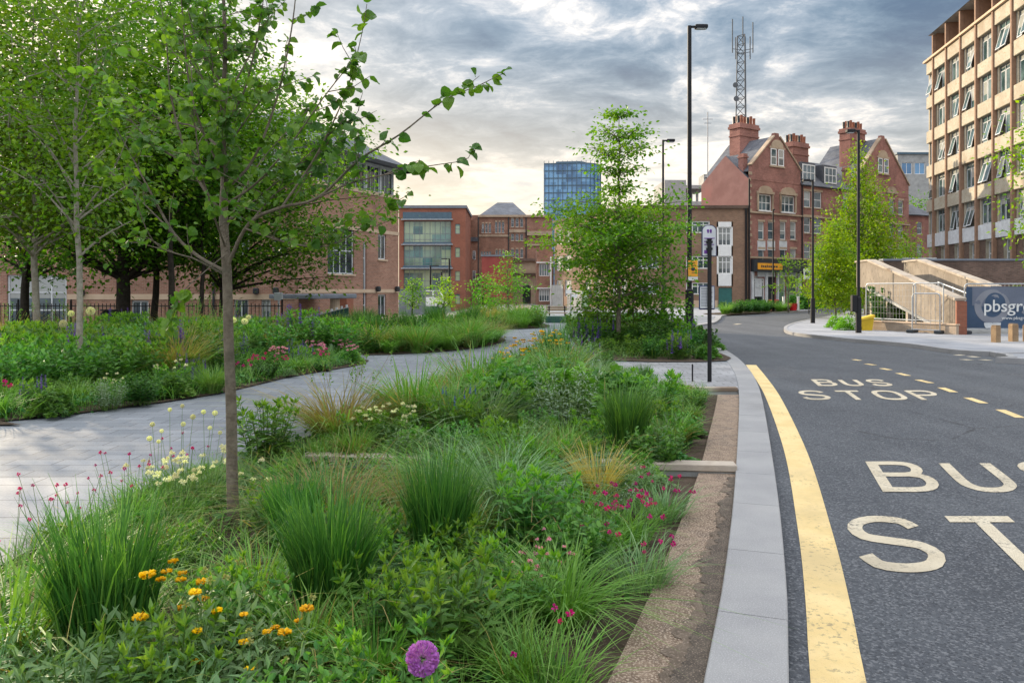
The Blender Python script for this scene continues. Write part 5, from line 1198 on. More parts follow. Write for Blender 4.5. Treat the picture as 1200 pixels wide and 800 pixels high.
LM['t_light'] = leafmat('tree_light', (.045, .12, .014), (.12, .22, .028), (.16, .25, .03), .4, .5)
LM['t_dark'] = leafmat('tree_dark', (.035, .11, .015), (.10, .22, .028), (.16, .29, .04), .52, .5)
LM['t_mid'] = leafmat('tree_mid', (.05, .15, .018), (.13, .27, .03), (.19, .31, .035), .45, .5)
LM['t_birch'] = leafmat('tree_birch', (.12, .22, .018), (.29, .38, .03), (.07, .16, .018), .45, .5)
LM['stemgreen'] = leafmat('stemgreen', (.09, .17, .04), (.14, .23, .06), None, .2, .6)
def fmat(n, a, b): return leafmat(n, a, b, None, .25, .6)
FM = {'magenta': fmat('petal_magenta', (.42, .03, .16), (.60, .06, .26)), 'pink': fmat('petal_pink', (.60, .22, .36), (.78, .42, .52)), 'cream': fmat('petal_cream', (.66, .64, .42), (.80, .78, .58)),
      'yellow': fmat('petal_yellow', (.66, .40, .03), (.80, .56, .06)), 'purple': fmat('petal_purple', (.13, .07, .36), (.24, .14, .50)), 'violet': fmat('petal_violet', (.36, .12, .46), (.55, .24, .62)),
      'bud': fmat('bud_green', (.28, .30, .10), (.38, .40, .16)), 'blue': fmat('petal_blue', (.07, .09, .42), (.14, .17, .55)), 'rust': fmat('seed_rust', (.30, .16, .10), (.42, .25, .17))}

# ------------------------------------------------------------------ plant kinds; each returns (foliage mesh, flower mesh data, flower spots, flower name)
def seedrng(s): return np.random.default_rng(s)
def k_grass(mat, n, h, base_r, lean, curl, w, seed, plumes=0, hv=.25, mix=None):
    r = seedrng(seed); mb = MB(); blades(mb, n, h, r, base_r, lean, curl, w, hv=hv)
    if mix: blades(mb, int(n * .25), h * .9, r, base_r, lean * 1.3, curl * 1.2, w, mi=1)
    if plumes:
        for _ in range(plumes):
            a = r.uniform(0, 6.28); top = (base_r * 2.2 * math.cos(a) + r.normal(0, .06), base_r * 2.2 * math.sin(a) + r.normal(0, .06), h * r.uniform(1.15, 1.5)); stem(mb, stempath((0, 0, 0), top, .03, r), .0022)
            P = np.array(top) + np.stack([r.normal(0, .006, 14), r.normal(0, .006, 14), -r.uniform(0, .12, 14)], 1); leaves(mb, P, rdir(14, r, .8), rdir(14, r), .018, T_DIA, 1 if mix else 0)
    return mb.mesh('grass', [LM[mat]] + ([LM[mix]] if mix else []))
def k_leafy(mat, n_st, h, rad, leaf, per, seed, T=T_LANCE, tipmat=None, droop=.2):
    r = seedrng(seed); mb = MB()
    for _ in range(n_st):
        a = r.uniform(0, 6.28); q = rad * math.sqrt(r.uniform(0, 1)); hh = h * r.uniform(.7, 1.1); b = np.array([q * .5 * math.cos(a), q * .5 * math.sin(a), 0]); t = np.array([q * 1.15 * math.cos(a), q * 1.15 * math.sin(a), hh])
        stem(mb, [tuple(b), tuple((b + t) / 2 + np.array([0, 0, hh * .08])), tuple(t)], .004, 1)
        u = np.linspace(.18, 1.0, per); P = b + (t - b) * u[:, None]; az = np.arange(per) * 2.4 + a
        A = np.stack([np.cos(az), np.sin(az), np.full(per, .35) + .9 * (u > .9)], 1) + r.normal(0, .15, (per, 3)); Nn = np.tile([0, 0, 1.], (per, 1)) + r.normal(0, .25, (per, 3))
        s = leaf * (1.1 - .55 * u) * r.uniform(.8, 1.2, per); leaves(mb, P, A, Nn, s, T, 0)
        if tipmat: leaves(mb, np.tile(t, (6, 1)), rdir(6, r, 1.2), rdir(6, r), leaf * .45, T, 2)
    return mb.mesh('foliage', [LM[mat], LM['stemgreen']] + ([LM[tipmat]] if tipmat else []))
def k_mound(mat, n, h, rad, leaf, seed, T=T_LOBE, flat=.5):
    r = seedrng(seed); mb = MB(); a = r.uniform(0, 6.28, n); u = np.sqrt(r.uniform(0, 1, n)); sh = .75 + .25 * np.sin(a * 3 + seed) * u + .15 * np.sin(a * 5 + 2 * seed)
    x, y = rad * u * np.cos(a) * sh, rad * u * np.sin(a) * sh; z = h * (1 - u ** 2.2) * r.uniform(.25, 1.05, n) + .03 + h * .1 * np.sin(x * 14 + seed) * np.cos(y * 13)
    A = np.stack([np.cos(a) + r.normal(0, .6, n), np.sin(a) + r.normal(0, .6, n), r.normal(.1, .3, n)], 1); Nn = np.stack([np.cos(a) * u * .5, np.sin(a) * u * .5, np.full(n, 1.)], 1) + r.normal(0, .35, (n, 3))
    leaves(mb, np.stack([x, y, np.maximum(z, .02)], 1), A, Nn, leaf * r.uniform(.6, 1.25, n), T)
    for _ in range(24):
        i = r.integers(0, n); stem(mb, [(0, 0, 0), (x[i] * .6, y[i] * .6, z[i] * .6), (x[i], y[i], z[i])], .003)
    return mb.mesh('foliage', [LM[mat]])
def f_head(kind, r=.016):
    g = seedrng(5); mb = MB()
    if kind == 'ball':
        n = 420; P = rdir(n, g); leaves(mb, P * r * .25, P, rdir(n, g), r * .85, (np.array([(0, 0, 0), (-.03, .7, 0), (.03, .7, 0), (-.15, .9, 0), (.15, .9, 0), (0, 1, 0)]), [(0, 2, 1), (1, 2, 4, 4)][:1] + [(1, 2, 4), (1, 4, 3), (3, 4, 5)]))
    elif kind == 'pin':
        n = 26; P = rdir(n, g, .35, .8); leaves(mb, P * r * .2, P, rdir(n, g), r * .9, T_DIA)
    elif kind == 'cluster':
        for c in rdir(7, g, .4, .5): n = 12; P = rdir(n, g, .3); leaves(mb, c * r * .62 + P * r * .1, P, rdir(n, g), r * .42, T_DIA)
    elif kind == 'whorl':
        n = 46; a = g.uniform(0, 6.28, n); A = np.stack([np.cos(a), np.sin(a), g.uniform(.15, .7, n)], 1); P = np.stack([np.cos(a), np.sin(a), g.normal(0, .25, n)], 1) * r * .35; leaves(mb, P, A, rdir(n, g, .8), r * .75, T_OVAL)
    elif kind == 'spike':
        n = 70; u = g.uniform(0, 1, n); a = g.uniform(0, 6.28, n); A = np.stack([np.cos(a), np.sin(a), g.uniform(.1, .6, n)], 1); P = np.stack([0 * a, 0 * a, (u - 1) * r * 7], 1); leaves(mb, P, A, rdir(n, g, .5), r * (1.15 - .7 * u), T_DIA)
    return mb
HEADS = {}
def head(kind, col, r):
    k = (kind, col, r)
    if k not in HEADS: HEADS[k] = f_head(kind, r).mesh('flower_head', [FM[col]])
    return HEADS[k]
def plant(name, label, cat, fol, spots=None, hd=None, group=None, fname='flower_head', stems=True, seed=0):
    """a plant: foliage mesh alone, or an Empty with foliage and each flower head as its own part"""
    if not spots:
        o = link_mesh(name, fol); tag(o, label, cat, group, 'thing'); return o
    t = thing(name, label, cat, (0, 0, 0), 0, group); link_mesh('foliage', fol, t)
    if stems:
        mb = MB(); r = seedrng(seed + 9)
        for p in spots: stem(mb, stempath((p[0] * .35, p[1] * .35, 0), p, .015, r), .0028)
        obj('stems', mb, LM['stemgreen'], t)
    for i, p in enumerate(spots): 
        h = hd[i % len(hd)] if isinstance(hd, list) else hd
        o = link_mesh(fname, h, t, p, (i * 1.7) % 6.28); s = .8 + .4 * ((i * 37) % 10) / 10; o.scale = (s, s, s)
    return t
def spots(n, rad, h0, h1, seed, cx=0, cy=0):
    r = seedrng(seed); out = []
    for _ in range(n): a = r.uniform(0, 6.28); q = rad * math.sqrt(r.uniform(0, 1)); out.append((cx + q * math.cos(a), cy + q * math.sin(a), r.uniform(h0, h1)))
    return out
PROTO = {}
def P_(key, f):
    PROTO[key] = f
FOL = {}
FOL['tall_grass'] = [k_grass('g_deep', 760, .60, .15, .05, .15, .0046, 11, hv=.18, mix='g_fresh'), k_grass('g_deep', 740, .60, .15, .055, .18, .0045, 12, hv=.18, mix='g_fresh')]
FOL['fresh_grass'] = [k_grass('g_fresh', 330, .44, .13, .26, .45, .0066, 13, hv=.35, mix='g_tan'), k_grass('g_fresh', 340, .42, .14, .30, .55, .0062, 14, hv=.3)]
FOL['arching_grass'] = [k_grass('g_blue', 400, .42, .10, .40, .85, .0048, 15, plumes=10), k_grass('g_fresh', 400, .42, .11, .40, .85, .0048, 16, plumes=8)]
FOL['tan_grass'] = [k_grass('g_tan', 480, .45, .10, .45, .70, .0040, 17, plumes=18, mix='g_fresh'), k_grass('g_tan', 460, .42, .10, .45, .75, .0040, 18, plumes=10, mix='g_fresh')]
FOL['gold_grass'] = [k_grass('g_gold', 380, .42, .09, .24, .30, .0042, 19, mix='g_fresh')]
FOL['leafy'] = [k_leafy('leaf_mid', 30, .42, .24, .13, 14, 21, tipmat='leaf_lime'), k_leafy('leaf_mid', 28, .40, .26, .12, 14, 22, tipmat='leaf_lime')]
FOL['bushy'] = [k_leafy('leaf_deep', 40, .45, .30, .085, 18, 23, T_OVAL, 'leaf_mid'), k_leafy('leaf_mid', 42, .42, .28, .08, 18, 24, T_OVAL)]
FOL['mound'] = [k_mound('leaf_mid', 1000, .34, .42, .075, 25), k_mound('leaf_bright', 950, .32, .40, .07, 26)]
FOL['lime_mound'] = [k_mound('leaf_lime', 1300, .36, .40, .055, 27, T_OVAL)]
FOL['low_mat'] = [k_mound('leaf_deep', 900, .12, .26, .04, 28, T_OVAL), k_mound('leaf_sage', 900, .14, .26, .035, 29, T_LANCE)]
FOL['silver'] = [k_leafy('leaf_silver', 44, .40, .26, .06, 20, 30)]
FOL['sage'] = [k_leafy('leaf_sage', 26, .40, .24, .13, 12, 31)]
FOL['fine'] = [k_grass('g_fresh', 240, .26, .14, .35, .5, .0035, 32), k_grass('g_blue', 240, .24, .14, .35, .5, .0035, 33)]
def mk(name, label, cat, folk, i=0, **kw):
    return plant(name, label, cat, FOL[folk][i % len(FOL[folk])], **kw)
def put(o, x, y, z=-.07, s=1.0, rz=None):
    o.location = (x, y, z); o.rotation_euler = (0, 0, random.uniform(0, 6.28) if rz is None else rz); o.scale = (s, s, s * random.uniform(.93, 1.07)); return o
def pz(px, d): return (px - 600) / FPX * d

# ------------------------------------------------------------------ foreground bed: the plants one can single out
HP = []
def hero(o, px, d, s=1.0, z=-.07, rz=None):
    x = pz(px, d); put(o, x, d, z, s, rz); HP.append((x, d, .24 * s)); return o
hero(mk('tall_grass_clump', 'dense upright dark green grass clump left of the yellow flowers, near the lower left corner', 'grass', 'tall_grass', 0), 125, 3.35, 1.12)
hero(mk('tall_grass_clump', 'tallest dense upright green grass clump, right of the yellow flowers and below the front tree', 'grass', 'tall_grass', 1), 388, 3.85, 1.05)
hero(mk('tall_grass_clump', 'upright green grass clump below the golden grass, left of the bushy leafy plant', 'grass', 'tall_grass', 0), 515, 4.6, 1.0)
hero(mk('tall_grass_clump', 'green grass clump just right of the front tree trunk base', 'grass', 'tall_grass', 1), 345, 4.75, .8)
hero(mk('tall_grass_clump', 'upright grass clump standing before the right end of the middle mound of foliage', 'grass', 'tall_grass', 1), 735, 7.6, 1.05)
hero(mk('fresh_grass_clump', 'light green arching grass clump cut by the left edge at the bottom', 'grass', 'fresh_grass', 0), 15, 3.3, 1.2)
hero(mk('fresh_grass_clump', 'light green grass tuft filling the bottom edge under the leafy lime tipped plant', 'grass', 'fresh_grass', 1), 600, 3.25, .55)
hero(mk('arching_grass_clump', 'wide silvery arching grass left of the golden grass tuft', 'grass', 'arching_grass', 0), 590, 5.7, 1.25)
hero(mk('arching_grass_clump', 'silvery arching grass in front of the stone edging wall, left of the widest one', 'grass', 'arching_grass', 1), 520, 5.9, 1.1)
hero(mk('arching_grass_clump', 'low arching green grass by the soil below the magenta flower heads', 'grass', 'arching_grass', 1), 660, 3.85, .85)
hero(mk('tan_grass_clump', 'brown tinted fine grass clump beside the paved path above the left edging wall', 'grass', 'tan_grass', 0), 398, 8.35, 1.6)
hero(mk('tan_grass_clump', 'tan arching grass spilling below the left end of the edging wall', 'grass', 'tan_grass', 1), 385, 5.25, 1.15)
hero(mk('gold_grass_clump', 'single straw gold grass tuft in the middle of the foreground bed', 'grass', 'gold_grass', 0), 700, 5.9, 1.0)
hero(mk('leafy_perennial', 'leafy plant with lime green shoot tips at the bottom centre behind the purple ball flower', 'leafy plant', 'leafy', 0), 520, 3.35, 1.0)
hero(mk('leafy_perennial', 'second leafy lime tipped plant, right behind the purple ball flower', 'leafy plant', 'leafy', 1), 600, 3.75, .9)
hero(mk('leafy_perennial', 'leafy lime tipped plant left of the purple ball flower beside the tall grass', 'leafy plant', 'leafy', 1), 452, 3.6, .95)
hero(mk('leafy_perennial', 'leafy green plant between the green grass clumps and the magenta flowers', 'leafy plant', 'leafy', 0), 625, 4.95, 1.15)
hero(mk('leafy_perennial', 'leafy green plant right of the front tree trunk beside the paved path', 'leafy plant', 'leafy', 0), 312, 7.3, 1.35)
hero(mk('leafy_perennial', 'tall leafy plant with blue flower tips above the edging wall', 'leafy plant', 'leafy', 1, spots=spots(7, .2, .45, .58, 4), hd=head('spike', 'blue', .012)), 533, 8.2, 1.15)
# yellow whorled flowers at the bottom
def phlomis(label, s_, seed, n=14, rad=.26, h0=.36, h1=.58):
    sp = spots(n, rad, h0, h1, seed); sp2 = [(p[0], p[1], p[2] - .13) for p in sp[::4]]
    return mk('yellow_flower_plant', label, 'flowering plant', 'sage', 0, spots=sp + sp2, hd=[head('whorl', 'yellow', .026), head('whorl', 'yellow', .029), head('pin', 'bud', .02)], seed=seed)
hero(phlomis('yellow whorled flowers on grey green leaves at the bottom, left of the tall grass', 1, 1, 16), 225, 3.15, .92)
hero(phlomis('yellow whorled flowers at the bottom directly left of the tallest grass clump', 1, 2, 10), 305, 3.05, .82)
hero(phlomis('tall yellow flowers at the far tip of the foreground bed, left one', 1, 3, 30, .3, .46, .66), 610, 12.9, 1.3)
hero(phlomis('tall yellow flowers at the far tip of the foreground bed, right one', 1, 4, 30, .3, .48, .70), 645, 13.6, 1.35)
hero(phlomis('low yellow flowers nearest the path at the far left of the bed tip', 1, 5, 16, .3, .38, .55), 588, 12.2, 1.15)
HP += [(pz(272, d), d, .26) for d in (4.3, 4.6, 4.9, 5.2)]
HP += [(pz(q, d), d, .34) for q in (385, 415, 445, 475) for d in (6.1, 6.5, 6.9)]
# the purple ball flower
t = thing('ball_flower', 'large round purple ball flower at the bottom centre', 'flower', (pz(495, 2.62), 2.62, -.07)); obj('stem', MB().tube([(0, 0, -.02), (.01, 0, .2), (0, 0, .41)], [.006, .005, .004], 6), LM['stemgreen'], t); link_mesh('flower_head', f_head('ball', .054).mesh('flower_head', [FM['violet']]), t, (0, 0, .415)); obj('leaf', (lambda m: (leaves(m, [(0, 0, 0)] * 4, [(1, 0, .8), (-1, .3, .7), (.2, 1, .9), (0, -1, .8)], [(0, 0, 1)] * 4, .3, T_LANCE), m)[1])(MB()), LM['leaf_sage'], t); HP.append((pz(495, 2.62), 2.62, .1))
def heads(label, folk, col, n, rad, h0, h1, seed, kind='pin', r=.017, i=0, name='flowering_perennial', cat='flowering plant'):
    return mk(name, label, cat, folk, i, spots=spots(n, rad, h0, h1, seed), hd=head(kind, col, r), seed=seed)
for k, (px, d, n, lb) in enumerate([(735, 5.1, 20, 'magenta pin flowers beside the gravel margin, the thickest patch'), (775, 5.6, 12, 'magenta flower heads just above the thickest patch'), (700, 4.8, 12, 'magenta flower heads left of the thickest patch'), (750, 4.3, 8, 'few magenta flowers close to the soil edge below the thickest patch'), (640, 3.1, 4, 'two or three low magenta flowers at the bottom edge')]):
    hero(heads(lb, 'fine', 'magenta', int(n * 1.2), .24, .22, .38, 40 + k, i=k, r=.017), px, d, 1.0)
hero(heads('pale pink flowers between the leafy plant and the magenta patch', 'fine', 'pink', 16, .2, .2, .36, 51, 'cluster', .018), 640, 4.25, .9)
hero(heads('pale pink flower cluster nearer the leafy lime tipped plant', 'fine', 'pink', 12, .16, .18, .3, 52, 'cluster', .018), 612, 4.0, .9)
hero(heads('pale pink low flowers beside the right edging wall', 'low_mat', 'pink', 16, .2, .08, .2, 53, 'pin', .012, i=1), 750, 6.5, 1.1)
for k, (px, d, n, lb) in enumerate([(75, 4.95, 12, 'dark magenta flower heads on thin stems by the path, left of the white flowers'), (150, 5.35, 14, 'dark magenta flower heads by the path, midway to the white flowers'), (12, 4.35, 10, 'dark magenta flower heads at the left edge beside the path'), (215, 6.1, 10, 'dark magenta flower heads beside the tall cream seed heads')]):
    hero(heads(lb, 'fine', 'magenta', n, .26, .30, .52, 60 + k, i=k + 1, r=.013), px, d, 1.0)
for k, (px, d, n, lb) in enumerate([(205, 5.45, 20, 'cream flower clusters left of the front tree trunk'), (240, 5.9, 10, 'cream flower clusters touching the front tree trunk'), (172, 5.75, 6, 'few cream flowers farthest left of the front tree trunk'), (300, 5.6, 4, 'few cream flowers right of the front tree trunk'), (428, 7.9, 16, 'cream flowers above the left edging wall, in front of the tan grass'), (465, 7.95, 14, 'cream flowers above the left edging wall, left of the blue tipped leafy plant')]):
    hero(heads(lb, 'fine' if k < 4 else 'leafy', 'cream', n, .2, .30, .50, 70 + k, 'cluster', .030, i=k), px, d, .95)
for k, (px, d) in enumerate([(185, 5.9), (213, 6.1), (238, 5.9)]):
    hero(heads(['tall cream seed heads by the path, the left group', 'tall cream seed heads by the path, the middle group', 'tall cream seed heads by the path, nearest the front tree'][k], 'fine', 'cream', 4, .14, .55, .78, 80 + k, 'ball', .019), px, d, .95)
# mounds of the middle
for k, (px, d, s, lb) in enumerate([(610, 9.6, 1.9, 'large rounded mound of lobed leaves in the middle of the bed, left one'), (665, 9.3, 2.0, 'largest rounded mound of lobed leaves in the middle of the bed'), (715, 9.8, 1.75, 'large rounded mound of lobed leaves in the middle of the bed, right one'), (560, 9.9, 1.5, 'rounded leaf mound left of the large middle mounds'), (640, 10.8, 2.0, 'leaf mound rising behind the largest middle mound'), (520, 9.4, 1.2, 'low leaf mound beside the paved path above the cream flowers')]):
    hero(mk('leaf_mound', lb, 'leafy plant', 'mound', k), px, d, s)
hero(heads('purple spiked flowers at the far tip of the bed left of the lamp', 'leafy', 'purple', 14, .25, .5, .8, 90, 'spike', .02), 690, 15.6, 1.0)
hero(heads('pink and mauve flowers right of the tall yellow flowers', 'leafy', 'pink', 14, .25, .4, .6, 91, 'pin', .02), 668, 15.0, 1.0)
hero(mk('low_shrub', 'lime green low shrub below the block paving at the bus stop', 'shrub', 'lime_mound', 0), 795, 11.4, .8)
hero(mk('low_shrub', 'yellow green low shrub left of the block paving', 'shrub', 'lime_mound', 0), 745, 11.6, .95)
hero(mk('low_shrub', 'dark green mat plant beside the right margin below the block paving', 'shrub', 'low_mat', 0), 800, 8.9, 1.2)

# fill of the bed: kinds the photo mixes without telling one plant from the next
def fill(poly, kinds, n, seed, zb, group_sfx, sizef, gap=.36, avoid=None, cond=None):
    r = random.Random(seed); xs_ = [p[0] for p in poly]; ys_ = [p[1] for p in poly]; done = []; tries = 0; protos = {}
    while len(done) < n and tries < n * 60:
        tries += 1; x, y = r.uniform(min(xs_), max(xs_)), r.uniform(min(ys_), max(ys_))
        if not inside((x, y), poly) or (cond and not cond(x, y)): continue
        if any((x - a) ** 2 + (y - b) ** 2 < gap ** 2 for a, b in done): continue
        if avoid and any((x - a) ** 2 + (y - b) ** 2 < (gap * .6 + c * .5) ** 2 for a, b, c in avoid): continue
        k = r.choices(kinds, [q[-1] for q in kinds])[0]; key = (k[0], k[1])
        if key not in protos: protos[key] = k[2](group_sfx); o = protos[key]
        else: o = dup(protos[key])
        s = sizef(x, y, k) * r.uniform(.85, 1.2); o.location = (x, y, zb); o.rotation_euler = (0, 0, r.uniform(0, 6.28)); o.scale = (s, s, s * r.uniform(.9, 1.15)); done.append((x, y))
    return done
def K(name, var, label, cat, folk, i, wt, **kw):
    def mkf(sfx): return mk(name, label + ' ' + sfx, cat, folk, i, group=label.split(',')[0] + ' ' + sfx, **kw)
    return (name, var, mkf, wt)
def kinds_for():
    return [K('fresh_grass_clump', 0, 'light green grass tuft', 'grass', 'fresh_grass', 0, 3), K('arching_grass_clump', 0, 'fine arching blue green grass tuft', 'grass', 'arching_grass', 0, 2), K('leafy_perennial', 0, 'upright leafy green plant', 'leafy plant', 'leafy', 1, 2.4), K('leaf_mound', 0, 'rounded mound of lobed leaves', 'leafy plant', 'mound', 1, 2.2),
            K('tan_grass_clump', 0, 'fine tan tinted grass', 'grass', 'tan_grass', 1, .9), K('low_mat', 0, 'low dark leafy mat plant', 'leafy plant', 'low_mat', 0, 1.2), K('bushy_plant', 0, 'dark bushy perennial', 'leafy plant', 'bushy', 1, 1.8), K('silver_plant', 0, 'silvery leaved plant', 'leafy plant', 'silver', 0, .5)]
def margin_ok(x, y): return x < KX(y) - (.42 + (.22 if y < 7 else .10)) - .25 * max(0, min(1, (7 - y) / 4))
fill(bedA, kinds_for() + [K('leafy_perennial', 6, 'lime tipped leafy plant', 'leafy plant', 'leafy', 0, 3), K('sage_plant', 6, 'broad grey green leaved plant', 'leafy plant', 'sage', 0, 1.5)], 120, 5, -.07, 'filling the near half of the foreground bed', lambda x, y, k: (.74 if x > -1.6 or y < 3.6 else .45), .27, HP, lambda x, y: 2.6 < y < 8.6 and margin_ok(x, y) and x > -y * .70 - .2)
fill(bedA, kinds_for() + [K('tall_grass_clump', 0, 'upright dark green grass clump', 'grass', 'tall_grass', 0, .5)], 105, 6, -.07, 'filling the far half of the foreground bed', lambda x, y, k: (.72 if any(math.dist((x, y), q) < 1.0 for q in bedA_left) else (.5 if (x > 1.2 and y > 9.6) else 1.4)), .38, HP, lambda x, y: 8.6 < y < 18.8 and margin_ok(x, y))
# seedlings and short weeds that nobody could count
def cover(name, label, poly, n, seed, zb, cond=None, h=.10, mats=('leaf_deep', 'g_fresh', 'leaf_mid')):
    r = np.random.default_rng(seed); P = np.array(poly); lo, hi = P.min(0), P.max(0); pts = []
    while len(pts) < n:
        q = r.uniform(lo, hi)
        if inside(q, poly) and (cond is None or cond(*q)): pts.append(q)
    pts = np.array(pts); mb = MB(); k = n // 2
    leaves(mb, np.column_stack([pts[:k], zb + r.uniform(0, h, k)]), rdir(k, r, .3), rdir(k, r, 1.2, .5), r.uniform(.03, .07, k), T_OVAL, 0)
    q = pts[k:]; m = len(q)
    sub = MB(); blades(sub, m, h * 1.7, r, .0, .4, .6, .0035, k=4); V = sub.v[0].reshape(m, -1, 3); V = V + np.column_stack([q, np.full(m, zb)])[:, None, :]; mb.add(V.reshape(-1, 3), sub.f[0][0], 1)
    j = k // 3; leaves(mb, np.column_stack([pts[:j] + .02, zb + r.uniform(0, h * 1.3, j)]), rdir(j, r, .5), rdir(j, r, 1, .5), .05, T_LANCE, 2)
    o = obj(name, mb, [LM[m_] for m_ in mats]); return tag(o, label, 'ground cover', kind='stuff')
cover('ground_cover', 'short mixed leaves and grass covering the soil of the foreground bed', bedA, 26000, 3, -.07, lambda x, y: 2.3 < y < 18.5 and margin_ok(x, y) and (x > -y * .72 - .3), .15)
r_ = np.random.default_rng(31); mb = MB()
for _ in range(420):
    y = r_.uniform(2.6, 8.5); x = r_.uniform(max(-2.9, -y * .7), KX(y) - .75); h = r_.uniform(.02, .34); a = r_.uniform(0, 6.28); l = r_.uniform(.10, .30)
    d = np.array([math.cos(a), math.sin(a), r_.uniform(-.5, .6)]) * l; p = np.array([x, y, -.05 + h]); sd = np.array([-math.sin(a), math.cos(a), .3]) * .0014
    m_ = p + d * .5 + np.array([0, 0, .03]); e = p + d; mb.add([p - sd, p + sd, m_ + sd, m_ - sd, e], [(0, 1, 2, 3), (3, 2, 4)])
tag(obj('dry_stems', mb, LM['g_gold']), 'dead straw coloured stems and bent dry blades caught among the foreground plants', 'plant litter', kind='stuff')
# sparse plants straying over the open soil at the margin
def strayc(x, y): return 2.6 < y < 12 and KX(y) - .95 < x < KX(y) - .50
cover('ground_cover', 'sparse seedlings and litter on the open soil beside the aggregate margin', bedA, 700, 8, -.068, strayc, .05)

# ------------------------------------------------------------------ other beds
bedL = [(-16.0, 8.95), (-8, 8.98), (-6.05, 9.3), (-5.3, 10.2), (-4.5, 11.85), (-4.1, 14.0), (-3.3, 16.5), (-3.6, 17.9), (-5.7, 20.0), (-8.7, 24), (-10, 27), (-19, 27)]
def edge_dist(x, y):
    e = [(-16.0, 8.95), (-8, 8.98), (-6.05, 9.3), (-5.3, 10.2), (-4.5, 11.85), (-4.1, 14.0), (-3.3, 16.5)]; b = 1e9
    for p, q in zip(e, e[1:]):
        d = np.array(q) - p; t = max(0, min(1, np.dot(np.array([x, y]) - p, d) / np.dot(d, d))); b = min(b, math.dist((x, y), tuple(np.array(p) + t * d)))
    return b
def vis(x, y): return x > -y * .70 - .4
front = [K('low_mat', 0, 'low leafy mat plant', 'leafy plant', 'low_mat', 1, 2), K('fresh_grass_clump', 0, 'light green grass tuft', 'grass', 'fresh_grass', 1, 1.4), K('leaf_mound', 0, 'rounded mound of lobed leaves', 'leafy plant', 'mound', 0, 2.2), K('silver_plant', 0, 'silvery leaved plant', 'leafy plant', 'silver', 0, .7), K('bushy_plant', 0, 'dark bushy perennial', 'leafy plant', 'bushy', 0, 1.6)]
mkp = lambda nm, lb, col, kind, r_, n_, h0, h1, folk, i, wt, seed: K(nm, 0, lb, 'flowering plant', folk, i, wt, spots=spots(n_, .24, h0, h1, seed), hd=head(kind, col, r_), seed=seed)
flw = [mkp('pink_flower_plant', 'pink flowering perennial', 'pink', 'cluster', .042, 12, .3, .48, 'mound', 0, .8, 101), mkp('purple_spike_plant', 'purple spiked salvia like plant', 'purple', 'spike', .03, 14, .35, .55, 'leafy', 0, .7, 102), mkp('cream_flower_plant', 'cream flowering perennial', 'cream', 'cluster', .036, 8, .35, .55, 'leafy', 1, .4, 103), mkp('magenta_flower_plant', 'magenta flowering perennial', 'magenta', 'pin', .032, 9, .3, .45, 'low_mat', 0, .3, 104)]
fill(bedL, front + [q[:3] + (q[3] * 3.6,) for q in flw], 100, 11, .02, 'along the front of the planting left of the path', lambda x, y, k: .85, .36, None, lambda x, y: edge_dist(x, y) < 1.5 and vis(x, y))
fill(bedL, [K('bushy_plant', 1, 'tall dark bushy perennial', 'leafy plant', 'bushy', 1, 3), K('leafy_perennial', 1, 'tall leafy green plant', 'leafy plant', 'leafy', 0, 2.5), K('silver_plant', 1, 'tall silvery leaved plant', 'leafy plant', 'silver', 0, .6), K('tan_grass_clump', 1, 'tall tan tinted grass', 'grass', 'tan_grass', 0, .8)] + flw[1:3], 110, 12, .02, 'deep in the planting left of the path', lambda x, y, k: 1.5 + .01 * y, .60, None, lambda x, y: edge_dist(x, y) >= 1.5 and vis(x, y) and edge_dist(x, y) < 8)
for k, (px, d, lb) in enumerate([(95, 12.5, 'cream globe seed head on a tall stem at the far left above the planting'), (290, 15.0, 'cream globe seed heads above the planting, right of the front tree trunk')]):
    o = heads(lb, 'fine', 'cream', 3, .3, 1.0, 1.25, 110 + k, 'ball', .06); put(o, pz(px, d), d, .02, 1.0)
cover('ground_cover', 'short leaves covering the soil of the planting left of the path', bedL, 9000, 13, .02, lambda x, y: edge_dist(x, y) < 2.5 and vis(x, y), .2)
bedB = [(-3.5, 19.0), (-2.2, 19.7), (-1.1, 21.3), (-.45, 23.5), (-.4, 25.0), (-1.1, 29), (-2.2, 32.5), (-7.8, 32.5), (-6.6, 26), (-4.5, 21)]
gr = [K('tall_grass_clump', 2, 'upright light green grass clump', 'grass', 'fresh_grass', 0, 3), K('fresh_grass_clump', 2, 'tall dense green grass clump', 'grass', 'tall_grass', 1, .8), K('arching_grass_clump', 2, 'fine arching green grass tuft', 'grass', 'arching_grass', 1, 1.5), K('leafy_perennial', 2, 'upright leafy green plant', 'leafy plant', 'leafy', 1, 2.6), K('silver_plant', 2, 'silvery leaved plant', 'leafy plant', 'silver', 0, .6), K('bushy_plant', 2, 'dark bushy perennial', 'leafy plant', 'bushy', 0, 1.2), K('tan_grass_clump', 2, 'fine tan tinted grass', 'grass', 'tan_grass', 1, .7)]
fill(bedB, gr, 85, 14, .02, 'in the planting before the glass office', lambda x, y, k: 1.35, .5, None, lambda x, y: y < 27)
cover('ground_cover', 'short leaves covering the soil of the planting before the glass office', bedB, 3500, 15, .02, lambda x, y: y < 25, .25)
bedC = [(-.1, 31.4), (1.2, 32.5), (1.3, 35.5), (-.8, 37), (-2.4, 35)]
fill(bedC, [K('leafy_perennial', 3, 'upright leafy green plant', 'leafy plant', 'leafy', 0, 2), K('tan_grass_clump', 3, 'yellow tan grass clump', 'grass', 'gold_grass', 0, 1.3), K('fresh_grass_clump', 3, 'light green grass tuft', 'grass', 'fresh_grass', 1, 2)], 22, 16, .02, 'in the far planting by the bench', lambda x, y, k: 1.6, .5)
